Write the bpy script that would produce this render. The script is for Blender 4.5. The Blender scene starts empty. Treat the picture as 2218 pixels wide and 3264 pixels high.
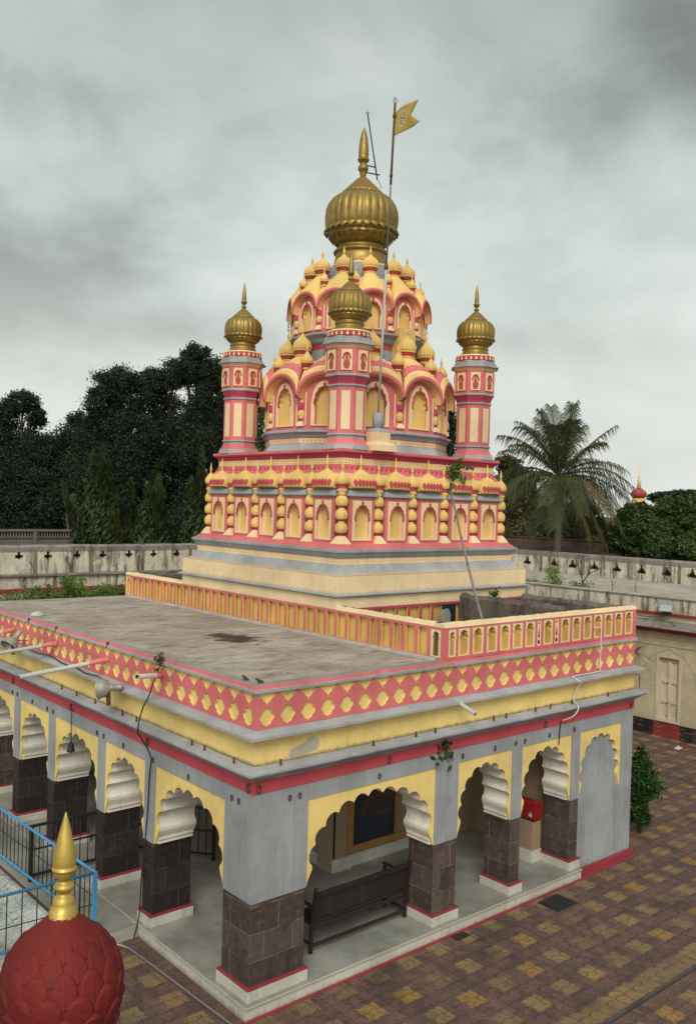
import bpy, bmesh, math, random
import numpy as np
from mathutils import Vector, Matrix
from mathutils.geometry import tessellate_polygon

S = bpy.context.scene
COL = S.collection
PI = math.pi
R = math.radians
rnd = random.Random(7)

# ------------------------------------------------------------------ camera
CAM = Vector((-6.436, -9.099, 6.455))
YAW, PIT, ROL, FPX = 0.859, -0.009, 0.029, 2844.56
FW = Vector((math.cos(PIT) * math.cos(YAW), math.cos(PIT) * math.sin(YAW), math.sin(PIT)))
_r = FW.cross(Vector((0, 0, 1))).normalized()
_u = _r.cross(FW)
RT = _r * math.cos(ROL) + _u * math.sin(ROL)
UP = _u * math.cos(ROL) - _r * math.sin(ROL)
cd = bpy.data.cameras.new('camera')
cam = bpy.data.objects.new('camera', cd)
COL.objects.link(cam)
cam.matrix_world = Matrix(((RT.x, UP.x, -FW.x, CAM.x), (RT.y, UP.y, -FW.y, CAM.y), (RT.z, UP.z, -FW.z, CAM.z), (0, 0, 0, 1)))
cd.sensor_fit = 'VERTICAL'
cd.sensor_height = 36
cd.lens = 36 * FPX / 3264
cd.clip_start = 0.05
cd.clip_end = 3000
S.camera = cam

# ------------------------------------------------------------------ sky
SUN_EL, SUN_AZ = R(40), R(228)          # direction towards the sun, azimuth from +X
W = bpy.data.worlds.new('World')
S.world = W
W.use_nodes = True
nt = W.node_tree
nt.nodes.clear()
L = nt.links.new
def wn(t, **k):
    n = nt.nodes.new(t)
    for a, b in k.items():
        setattr(n, a, b)
    return n
def wmath(op, a, b=None, c=None):
    n = wn('ShaderNodeMath', operation=op)
    for i, q in enumerate((a, b, c)):
        if q is None: continue
        if isinstance(q, (int, float)): n.inputs[i].default_value = q
        else: L(q, n.inputs[i])
    return n.outputs[0]
tc = wn('ShaderNodeTexCoord')
sky = wn('ShaderNodeTexSky', sky_type='NISHITA', sun_disc=False, sun_elevation=SUN_EL, sun_rotation=PI / 2 - SUN_AZ, air_density=2.0, dust_density=4.0)
sep = wn('ShaderNodeSeparateXYZ')
L(tc.outputs['Generated'], sep.inputs[0])
# cloud deck: direction projected on a flattened dome so that clouds get thinner towards the horizon
den = wmath('ADD', wmath('MAXIMUM', sep.outputs['Z'], 0.0), 0.42)
cx = wmath('DIVIDE', sep.outputs['X'], den)
cy = wmath('DIVIDE', sep.outputs['Y'], den)
cmb = wn('ShaderNodeCombineXYZ')
L(cx, cmb.inputs[0]); L(cy, cmb.inputs[1])
def wnoise(scale, detail, rough, off=(0, 0, 0), dist=0.0):
    mp = wn('ShaderNodeMapping')
    mp.inputs['Location'].default_value = off
    L(cmb.outputs[0], mp.inputs[0])
    n = wn('ShaderNodeTexNoise')
    n.inputs['Scale'].default_value = scale
    n.inputs['Detail'].default_value = detail
    n.inputs['Roughness'].default_value = rough
    n.inputs['Distortion'].default_value = dist
    L(mp.outputs[0], n.inputs['Vector'])
    return n.outputs['Fac']
n1 = wnoise(1.25, 3, 0.5, (5.5, 5.5, 0), 0.15)
n2 = wnoise(3.4, 8, 0.55, (9.3, 1.2, 0), 0.15)
cl = wmath('ADD', wmath('MULTIPLY', n1, 0.66), wmath('MULTIPLY', n2, 0.34))
ramp = wn('ShaderNodeValToRGB')
e = ramp.color_ramp.elements
e[0].position = 0.40; e[0].color = (0.225, 0.248, 0.232, 1)
e[1].position = 0.605; e[1].color = (0.66, 0.70, 0.665, 1)
m_ = e.new(0.5); m_.color = (0.46, 0.515, 0.485, 1)
L(cl, ramp.inputs[0])
# the deck is brighter and thinner towards the horizon, heavier overhead
hz = wn('ShaderNodeMapRange', interpolation_type='SMOOTHSTEP')
hz.inputs['From Min'].default_value = 0.02; hz.inputs['From Max'].default_value = 0.33
hz.inputs['To Min'].default_value = 0.85; hz.inputs['To Max'].default_value = 0.0
L(sep.outputs['Z'], hz.inputs['Value'])
mixh = wn('ShaderNodeMix', data_type='RGBA')
mixh.inputs['B'].default_value = (0.67, 0.69, 0.66, 1)
L(hz.outputs[0], mixh.inputs['Factor']); L(ramp.outputs[0], mixh.inputs['A'])
# broad unseen sky glow behind the viewer, added to light the fronts
sund = Vector((math.cos(SUN_EL) * math.cos(SUN_AZ), math.cos(SUN_EL) * math.sin(SUN_AZ), math.sin(SUN_EL)))
dot = wn('ShaderNodeVectorMath', operation='DOT_PRODUCT')
L(tc.outputs['Generated'], dot.inputs[0]); dot.inputs[1].default_value = sund
gl = wn('ShaderNodeMapRange', interpolation_type='SMOOTHSTEP')
gl.inputs['From Min'].default_value = 0.30; gl.inputs['From Max'].default_value = 1.0
gl.inputs['To Min'].default_value = 1.0; gl.inputs['To Max'].default_value = 2.4
L(dot.outputs['Value'], gl.inputs['Value'])
ov = wn('ShaderNodeMapRange', interpolation_type='SMOOTHSTEP')      # cloud thickens overhead
ov.inputs['From Min'].default_value = 0.33; ov.inputs['From Max'].default_value = 0.56
ov.inputs['To Min'].default_value = 0.92; ov.inputs['To Max'].default_value = 0.60
L(sep.outputs['Z'], ov.inputs['Value'])
vm = wn('ShaderNodeVectorMath', operation='SCALE')
L(mixh.outputs['Result'], vm.inputs[0]); L(wmath('MULTIPLY', gl.outputs[0], ov.outputs[0]), vm.inputs['Scale'])
sk = wn('ShaderNodeVectorMath', operation='SCALE')
L(sky.outputs[0], sk.inputs[0]); sk.inputs['Scale'].default_value = 0.05
mixs = wn('ShaderNodeMix', data_type='RGBA')
mixs.inputs['Factor'].default_value = 0.9
L(sk.outputs[0], mixs.inputs['A']); L(vm.outputs[0], mixs.inputs['B'])
bg = wn('ShaderNodeBackground')
bg.inputs['Strength'].default_value = 1.0
L(mixs.outputs['Result'], bg.inputs['Color'])
out = wn('ShaderNodeOutputWorld')
L(bg.outputs[0], out.inputs[0])

# ------------------------------------------------------------------ sun (veiled by cloud)
sd = bpy.data.lights.new('sun', 'SUN')
sd.energy = 1.4
sd.angle = R(25)
sd.color = (1.0, 0.95, 0.86)
so = bpy.data.objects.new('sun', sd)
COL.objects.link(so)
so.rotation_euler = sund.to_track_quat('Z', 'Y').to_euler()
so.location = (-20, -10, 40)

vs = S.view_settings
vs.view_transform = 'Standard'
vs.look = 'None'
vs.exposure = 0.47
vs.gamma = 1.0
vs.use_curve_mapping = False
S.render.engine = 'CYCLES'

# ------------------------------------------------------------------ camera-space measuring helpers (give world points)
def ray(u, v):
    return FW + RT * ((u - 1109) / FPX) - UP * ((v - 1632) / FPX)
def at(u, v, depth):
    return CAM + ray(u, v) * depth
def onz(u, v, z):
    d = ray(u, v); return CAM + d * ((z - CAM.z) / d.z)
def ony(u, v, y):
    d = ray(u, v); return CAM + d * ((y - CAM.y) / d.y)
def onx(u, v, x):
    d = ray(u, v); return CAM + d * ((x - CAM.x) / d.x)
DK = 1.4047

# ------------------------------------------------------------------ materials
MATS = {}
def _mix(nt, a, b, fac, blend='MIX'):
    n = nt.nodes.new('ShaderNodeMix')
    n.data_type = 'RGBA'
    n.blend_type = blend
    for nm, q in (('A', a), ('B', b)):
        if isinstance(q, tuple): n.inputs[nm].default_value = (*q[:3], 1)
        else: nt.links.new(q, n.inputs[nm])
    if isinstance(fac, (int, float)): n.inputs['Factor'].default_value = fac
    else: nt.links.new(fac, n.inputs['Factor'])
    return n.outputs['Result']
def _noise(nt, vec, scale, detail=4, rough=0.55, dist=0.0):
    n = nt.nodes.new('ShaderNodeTexNoise')
    n.inputs['Scale'].default_value = scale
    n.inputs['Detail'].default_value = detail
    n.inputs['Roughness'].default_value = rough
    n.inputs['Distortion'].default_value = dist
    nt.links.new(vec, n.inputs['Vector'])
    return n.outputs['Fac']
def _map(nt, vec, scale=(1, 1, 1), loc=(0, 0, 0), rot=(0, 0, 0)):
    n = nt.nodes.new('ShaderNodeMapping')
    n.inputs['Scale'].default_value = scale
    n.inputs['Location'].default_value = loc
    n.inputs['Rotation'].default_value = rot
    nt.links.new(vec, n.inputs[0])
    return n.outputs[0]
def _rng(nt, v, a, b, c=0.0, d=1.0):
    n = nt.nodes.new('ShaderNodeMapRange')
    n.interpolation_type = 'SMOOTHSTEP'
    n.inputs['From Min'].default_value = a
    n.inputs['From Max'].default_value = b
    n.inputs['To Min'].default_value = c
    n.inputs['To Max'].default_value = d
    nt.links.new(v, n.inputs['Value'])
    return n.outputs[0]
def _mth(nt, op, a, b=None, c=None):
    n = nt.nodes.new('ShaderNodeMath')
    n.operation = op
    for i, q in enumerate((a, b, c)):
        if q is None: continue
        if isinstance(q, (int, float)): n.inputs[i].default_value = q
        else: nt.links.new(q, n.inputs[i])
    return n.outputs[0]
def _new(name, rough=0.8, metal=0.0, spec=0.3):
    m = bpy.data.materials.new(name)
    m.use_nodes = True
    nt = m.node_tree
    b = nt.nodes['Principled BSDF']
    b.inputs['Roughness'].default_value = rough
    b.inputs['Metallic'].default_value = metal
    b.inputs['Specular IOR Level'].default_value = spec
    g = nt.nodes.new('ShaderNodeNewGeometry')
    MATS[name] = m
    return m, nt, b, g.outputs['Position']
def _bump(nt, b, h, strength, dist=0.02):
    n = nt.nodes.new('ShaderNodeBump')
    n.inputs['Strength'].default_value = strength
    n.inputs['Distance'].default_value = dist
    nt.links.new(h, n.inputs['Height'])
    nt.links.new(n.outputs[0], b.inputs['Normal'])
def paint(name, col, rough=0.78, var=0.16, streak=0.22, dirt=(0.10, 0.085, 0.075), spots=0.35, bump=0.25, metal=0.0, spec=0.25, grime=()):
    """weathered wall paint: tone drift, rain streaks, mould specks, trowel bump"""
    m, nt, b, P = _new(name, rough, metal, spec)
    a = _noise(nt, P, 1.1, 6, 0.6)
    lo = tuple(c * (1 - var) for c in col); hi = tuple(min(1, c * (1 + var * 0.8)) for c in col)
    c = _mix(nt, lo, hi, _rng(nt, a, 0.3, 0.7))
    st = _noise(nt, _map(nt, P, (7.5, 7.5, 0.40)), 1.7, 6, 0.65)
    c = _mix(nt, c, dirt, _rng(nt, st, 0.50, 0.78, 0.0, streak))
    sl = _noise(nt, _map(nt, P, (11, 11, 0.5), (3, 1, 7)), 1.5, 4, 0.6)
    c = _mix(nt, c, tuple(min(1, q * 1.25 + 0.002) for q in col), _rng(nt, sl, 0.56, 0.74, 0.0, 0.3))
    bl = _noise(nt, P, 2.7, 7, 0.72)
    c = _mix(nt, c, dirt, _rng(nt, bl, 0.56, 0.74, 0.0, streak * 0.8))
    if grime:
        # settled grime along ledges: (level, height, strength), ragged upper edge
        sz = nt.nodes.new('ShaderNodeSeparateXYZ'); nt.links.new(P, sz.inputs[0])
        rg = _noise(nt, _map(nt, P, (9, 9, 2)), 1.5, 6, 0.7)
        for lv, hh, ss in grime:
            up = _mth(nt, 'ADD', sz.outputs['Z'], _mth(nt, 'MULTIPLY', _mth(nt, 'SUBTRACT', 0.5, rg), hh * 2.2))
            f = _rng(nt, up, lv + hh, lv, 0, ss)
            f = _mth(nt, 'MULTIPLY', f, _mth(nt, 'GREATER_THAN', sz.outputs['Z'], lv - 0.02))
            c = _mix(nt, c, dirt, f)
    sp = _noise(nt, P, 17, 5, 0.7)
    c = _mix(nt, c, dirt, _rng(nt, sp, 0.62, 0.72, 0.0, spots))
    pt = _noise(nt, P, 5.5, 3, 0.5, 0.4)
    c = _mix(nt, c, tuple(min(1, q * 1.15 + 0.002) for q in col), _rng(nt, pt, 0.6, 0.72, 0.0, 0.28))
    nt.links.new(c, b.inputs['Base Color'])
    _bump(nt, b, _noise(nt, P, 26, 5, 0.6), bump, 0.012)
    return m
paint('yellow_paint', (0.74, 0.545, 0.20), var=0.15, streak=0.2, spots=0.3, dirt=(0.20, 0.13, 0.07), grime=((3.14, .06, .8),))
paint('sand_paint', (0.76, 0.575, 0.345), var=0.13, streak=0.17, spots=0.28, dirt=(0.26, 0.17, 0.10), grime=((5.22, .03, .4), (4.905, .05, .3), (4.15, .1, .5)))
paint('dome_yellow', (0.72, 0.48, 0.165), var=0.16, streak=0.2, spots=0.3, dirt=(0.24, 0.14, 0.07))
paint('cream_paint', (0.78, 0.60, 0.345), var=0.1, streak=0.12, spots=0.25)
paint('ochre_paint', (0.64, 0.42, 0.13), var=0.15, streak=0.16, spots=0.25)
paint('pink_paint', (0.61, 0.155, 0.158), var=0.17, streak=0.22, spots=0.3, dirt=(0.20, 0.06, 0.06))
paint('crimson_paint', (0.46, 0.055, 0.095), var=0.14, streak=0.15, spots=0.2)
paint('dark_red', (0.27, 0.035, 0.045), streak=0.4, spots=0.4, dirt=(0.07, 0.03, 0.03))
paint('red_paint', (0.47, 0.07, 0.085), var=0.14, streak=0.16, spots=0.2)
paint('grey_paint', (0.29, 0.295, 0.31), var=0.2, streak=0.5, spots=0.5, dirt=(0.12, 0.112, 0.105), grime=((0.0, .25, .6),))
paint('light_grey_paint', (0.34, 0.34, 0.35), var=0.22, streak=0.5, spots=0.75, dirt=(0.16, 0.15, 0.14))
paint('offwhite_paint', (0.68, 0.63, 0.55), var=0.16, streak=0.4, spots=0.3, dirt=(0.22, 0.19, 0.16))
paint('ceiling_shade', (0.13, 0.105, 0.085))  # dark ceiling colour, chosen to deepen the shade inside the hall
paint('inner_cream', (0.30, 0.215, 0.14), var=0.12, streak=0.2, spots=0.25)  # cream darkened so the hall interior sits in deeper shade
paint('marble', (0.275, 0.27, 0.24), rough=0.42, var=0.35, streak=0.55, spots=0.5, dirt=(0.2, 0.17, 0.13), bump=0.05, spec=0.4)
paint('white_marble', (0.50, 0.485, 0.42), rough=0.5, var=0.2, streak=0.5, spots=0.5, dirt=(0.25, 0.20, 0.13), bump=0.1, grime=((0.0, .09, .75), (0.19, .035, .5)))
paint('bulb_red', (0.145, 0.0135, 0.012), rough=0.75, var=0.25, streak=0.75, spots=0.85, dirt=(0.06, 0.025, 0.022), bump=0.35)
paint('dark_wood', (0.018, 0.011, 0.010), rough=0.5, var=0.3, streak=0.2, spots=0.3, spec=0.4)
paint('frame_wood', (0.36, 0.19, 0.055), rough=0.55, var=0.2, streak=0.1, spots=0.2)
paint('black_iron', (0.018, 0.017, 0.018), rough=0.55, var=0.2, streak=0.1, spots=0.15, dirt=(0.08, 0.04, 0.025), spec=0.4)
paint('blue_paint', (0.06, 0.225, 0.43), rough=0.5, var=0.15, streak=0.1, spots=0.35, dirt=(0.06, 0.10, 0.15))
paint('white_pipe', (0.47, 0.46, 0.42), rough=0.6, var=0.15, streak=0.3, spots=0.5)
paint('steel', (0.27, 0.245, 0.235), rough=0.45, var=0.15, streak=0.2, spots=0.35, metal=0.55, dirt=(0.14, 0.10, 0.08))
paint('horn_metal', (0.34, 0.32, 0.28), rough=0.45, var=0.2, streak=0.2, spots=0.5, metal=0.3, dirt=(0.12, 0.10, 0.08))
paint('rust', (0.09, 0.055, 0.04), rough=0.85, var=0.3, streak=0.2, spots=0.4)
paint('box_red', (0.26, 0.012, 0.016), rough=0.4, var=0.1, streak=0.08, spots=0.12, spec=0.4)
paint('cable_black', (0.025, 0.022, 0.02), rough=0.6, var=0.3, streak=0.1, spots=0.2)
paint('cable_white', (0.60, 0.58, 0.53), rough=0.6, var=0.1, streak=0.1, spots=0.2)
paint('flag_cloth', (0.36, 0.265, 0.06), rough=0.9, var=0.1, streak=0.05, spots=0.1, bump=0.15)
paint('flag_white', (0.55, 0.52, 0.42), rough=0.9, var=0.06, streak=0.0, spots=0.05)
paint('door_cream', (0.55, 0.47, 0.34), rough=0.7, var=0.12, streak=0.3, spots=0.3, dirt=(0.22, 0.14, 0.09))
paint('bark', (0.085, 0.065, 0.05), rough=0.95, var=0.35, streak=0.3, spots=0.4, bump=0.7)
paint('palm_bark', (0.13, 0.105, 0.085), rough=0.95, var=0.3, streak=0.1, spots=0.4, bump=0.7)
paint('bird_brown', (0.075, 0.045, 0.032), rough=0.9, var=0.4, streak=0.1, spots=0.3)
paint('roof_tile', (0.12, 0.060, 0.048), rough=0.9, var=0.45, streak=0.3, spots=0.5, bump=0.5)
paint('concrete', (0.27, 0.255, 0.23), rough=0.9, var=0.2, streak=0.4, spots=0.5, bump=0.4)
paint('old_concrete', (0.155, 0.135, 0.12), rough=0.95, var=0.3, streak=0.5, spots=0.6, bump=0.5)
paint('dark_concrete', (0.10, 0.085, 0.078), rough=0.95, var=0.35, streak=0.6, spots=0.6, dirt=(0.03, 0.026, 0.024), bump=0.6)
paint('glass_panel', (0.34, 0.38, 0.37), rough=0.2, var=0.1, streak=0.1, spots=0.1, spec=0.5)
paint('spire_red', (0.34, 0.06, 0.055), rough=0.7)
paint('worn_brick', (0.21, 0.145, 0.10), rough=0.95, var=0.4, streak=0.5, spots=0.6, bump=0.8)
paint('bare_plaster', (0.46, 0.40, 0.32), rough=0.95, var=0.25, streak=0.2, spots=0.4, bump=0.6)
paint('picture_blue', (0.016, 0.022, 0.04), rough=0.3, var=0.2, streak=0.0, spots=0.05, spec=0.5)
paint('picture_gold', (0.10, 0.048, 0.028), rough=0.45, var=0.3, streak=0.0, spots=0.3)

def gold(name, col, rough=0.42):
    m, nt, b, P = _new(name, rough, 0.6, 0.4)
    a = _noise(nt, P, 3.5, 6, 0.62)
    c = _mix(nt, tuple(q * 0.72 for q in col), col, _rng(nt, a, 0.32, 0.62))
    st = _noise(nt, _map(nt, P, (7, 7, 0.6)), 1.5, 5, 0.6)
    c = _mix(nt, c, (0.16, 0.085, 0.032), _rng(nt, st, 0.55, 0.8, 0, 0.45))
    sp = _noise(nt, P, 21, 4, 0.65)
    c = _mix(nt, c, (0.09, 0.05, 0.03), _rng(nt, sp, 0.64, 0.76, 0, 0.5))
    nt.links.new(c, b.inputs['Base Color'])
    nt.links.new(_rng(nt, a, 0.3, 0.7, rough + 0.12, rough - 0.05), b.inputs['Roughness'])
    _bump(nt, b, _noise(nt, P, 18, 5, 0.6), 0.12, 0.01)
gold('gold_paint', (0.34, 0.225, 0.062))
gold('bright_gold', (0.62, 0.44, 0.11), 0.4)

def stone_mat(name, c1, c2, mortar, stain, scale_u=0.42, scale_v=0.33):
    m, nt, b, P = _new(name, 0.88, 0, 0.2)
    uv = nt.nodes.new('ShaderNodeUVMap')
    br = nt.nodes.new('ShaderNodeTexBrick')
    br.inputs['Color1'].default_value = (*c1, 1)
    br.inputs['Color2'].default_value = (*c2, 1)
    br.inputs['Mortar'].default_value = (*mortar, 1)
    br.inputs['Scale'].default_value = 1.0
    br.inputs['Mortar Size'].default_value = 0.005
    br.inputs['Brick Width'].default_value = scale_u
    br.inputs['Row Height'].default_value = scale_v
    wob = nt.nodes.new('ShaderNodeVectorMath'); wob.operation = 'MULTIPLY_ADD'
    nz = nt.nodes.new('ShaderNodeTexNoise'); nz.inputs['Scale'].default_value = 4
    nt.links.new(uv.outputs[0], nz.inputs['Vector'])
    nt.links.new(nz.outputs['Color'], wob.inputs[0]); wob.inputs[1].default_value = (0.03, 0.03, 0)
    nt.links.new(uv.outputs[0], wob.inputs[2])
    nt.links.new(wob.outputs[0], br.inputs['Vector'])
    gap = _noise(nt, P, 3.2, 3, 0.5)
    a = _noise(nt, P, 3.3, 8, 0.72)
    base = _mix(nt, c1, c2, _rng(nt, a, 0.3, 0.7))
    c = _mix(nt, base, br.outputs['Color'], _rng(nt, gap, 0.36, 0.52, 0.05, 0.9))
    mo = _noise(nt, P, 11, 7, 0.75)
    c = _mix(nt, c, tuple(q * 1.55 for q in c2), _rng(nt, mo, 0.52, 0.68, 0, 0.6))
    c = _mix(nt, c, tuple(q * 0.5 for q in c1), _rng(nt, mo, 0.46, 0.34, 0, 0.7))
    gr = _noise(nt, P, 55, 3, 0.7)
    c = _mix(nt, c, tuple(q * 1.9 for q in c2), _rng(nt, gr, 0.58, 0.75, 0, 0.35))
    c = _mix(nt, c, stain, _rng(nt, _noise(nt, _map(nt, P, (4, 4, 0.8)), 1.3, 5, 0.6), 0.5, 0.75, 0, 0.5))
    wh = _noise(nt, _map(nt, P, (14, 14, 3)), 1.6, 5, 0.7)
    c = _mix(nt, c, (0.40, 0.36, 0.33), _rng(nt, wh, 0.66, 0.74, 0, 0.6))
    nt.links.new(c, b.inputs['Base Color'])
    _bump(nt, b, _noise(nt, P, 40, 6, 0.7), 0.6, 0.012)
stone_mat('basalt', (0.052, 0.037, 0.031), (0.110, 0.080, 0.066), (0.21, 0.175, 0.15), (0.022, 0.015, 0.015), .46, .345)

stone_mat('shaded_basalt', (0.020, 0.015, 0.0145), (0.042, 0.033, 0.030), (0.09, 0.075, 0.068), (0.012, 0.009, 0.009), .46, .345)  # blacker left-row basalt, with the arcade's shade put into its colour

def plaster(name, col, mould, amt=0.75, lev=0.5):
    """old lime plaster with black mould blooms and exposed patches"""
    m, nt, b, P = _new(name, 0.92, 0, 0.15)
    a = _noise(nt, P, 0.8, 7, 0.65)
    c = _mix(nt, tuple(q * 0.78 for q in col), tuple(min(1, q * 1.12) for q in col), _rng(nt, a, 0.3, 0.7))
    st = _noise(nt, _map(nt, P, (2.6, 2.6, 0.5)), 1.5, 8, 0.7)
    c = _mix(nt, c, mould, _rng(nt, st, lev, lev + 0.22, 0, amt))
    sp = _noise(nt, _map(nt, P, (1, 1, 1.8)), 6.5, 6, 0.72)
    c = _mix(nt, c, tuple(q * 0.9 for q in mould), _rng(nt, sp, 0.60, 0.68, 0, amt * 0.9))
    fl = _noise(nt, _map(nt, P, (2, 2, 12)), 2.0, 6, 0.75)
    c = _mix(nt, c, (0.27, 0.20, 0.14), _rng(nt, fl, 0.56, 0.66, 0, amt * 0.75))
    wp = _noise(nt, P, 4.2, 7, 0.75)
    c = _mix(nt, c, tuple(min(1, q * 1.25) for q in col), _rng(nt, wp, 0.55, 0.66, 0, 0.6))
    nt.links.new(c, b.inputs['Base Color'])
    _bump(nt, b, _noise(nt, P, 14, 7, 0.7), 0.6, 0.03)
plaster('old_plaster', (0.60, 0.545, 0.43), (0.060, 0.048, 0.040), 0.93, 0.435)
plaster('coping_mould', (0.27, 0.235, 0.21), (0.06, 0.05, 0.045), 0.8, 0.46)
plaster('wall_cream', (0.50, 0.415, 0.275), (0.26, 0.195, 0.125), 0.5, 0.56)
plaster('terrace', (0.44, 0.39, 0.325), (0.15, 0.125, 0.11), 0.7, 0.48)
plaster('wall_foot', (0.075, 0.042, 0.036), (0.018, 0.015, 0.015), 0.97, 0.36)
plaster('oxide_red', (0.28, 0.045, 0.045), (0.07, 0.025, 0.025), 0.6, 0.52)
plaster('mossy', (0.155, 0.125, 0.108), (0.04, 0.034, 0.03), 0.75, 0.45)
plaster('step_stone', (0.40, 0.39, 0.36), (0.15, 0.13, 0.11), 0.6, 0.52)

def roof_mat():
    m, nt, b, P = _new('roof_screed', 0.93, 0, 0.15)
    uvr = _map(nt, P, (1, 1, 1))
    a = _noise(nt, P, 0.9, 8, 0.7)
    c = _mix(nt, (0.30, 0.245, 0.20), (0.46, 0.40, 0.335), _rng(nt, a, 0.33, 0.66))
    st = _noise(nt, _map(nt, P, (0.8, 2.4, 1), (0, 0, 0), (0, 0, 0.62)), 1.7, 8, 0.72)
    c = _mix(nt, c, (0.175, 0.13, 0.11), _rng(nt, st, 0.48, 0.66, 0, 0.8))
    fs = _noise(nt, _map(nt, P, (1.5, 5, 1), (0, 0, 0), (0, 0, 0.2)), 3.5, 7, 0.75)
    c = _mix(nt, c, (0.15, 0.105, 0.09), _rng(nt, fs, 0.54, 0.66, 0, 0.75))
    lf = _noise(nt, _map(nt, P, (1.2, 6, 1), (5, 2, 0), (0, 0, 0.35)), 2.6, 7, 0.72)
    c = _mix(nt, c, (0.50, 0.46, 0.39), _rng(nt, lf, 0.56, 0.68, 0, 0.5))
    # tile joints
    bk = nt.nodes.new('ShaderNodeTexBrick')
    for k, v in (('Scale', 1.0), ('Mortar Size', 0.008), ('Brick Width', 0.6), ('Row Height', 0.45)): bk.inputs[k].default_value = v
    bk.inputs['Color1'].default_value = bk.inputs['Color2'].default_value = (0, 0, 0, 1); bk.inputs['Mortar'].default_value = (1, 1, 1, 1)
    nt.links.new(uvr, bk.inputs['Vector'])
    c = _mix(nt, c, (0.19, 0.16, 0.14), _mth(nt, 'MULTIPLY', bk.outputs['Color'], 0.45))
    # the one old water stain
    gd = nt.nodes.new('ShaderNodeVectorMath'); gd.operation = 'DISTANCE'
    nt.links.new(_map(nt, P, (1.0, 0.55, 0), (0, 0, 0)), gd.inputs[0])
    stc = onz(745, 2035, 4.13)
    gd.inputs[1].default_value = (stc.x, stc.y * 0.55, 0)
    sn = _noise(nt, _map(nt, P, (1, 2.5, 1), (0, 0, 0), (0, 0, 0.5)), 2.4, 6, 0.7)
    dd = _mth(nt, 'ADD', gd.outputs['Value'], _mth(nt, 'MULTIPLY', _mth(nt, 'SUBTRACT', sn, 0.5), 1.2))
    c = _mix(nt, c, (0.045, 0.026, 0.024), _rng(nt, dd, 0.20, 0.42, 0.93, 0.0))
    nt.links.new(c, b.inputs['Base Color'])
    _bump(nt, b, _noise(nt, P, 12, 7, 0.7), 0.5, 0.03)
roof_mat()

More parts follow.
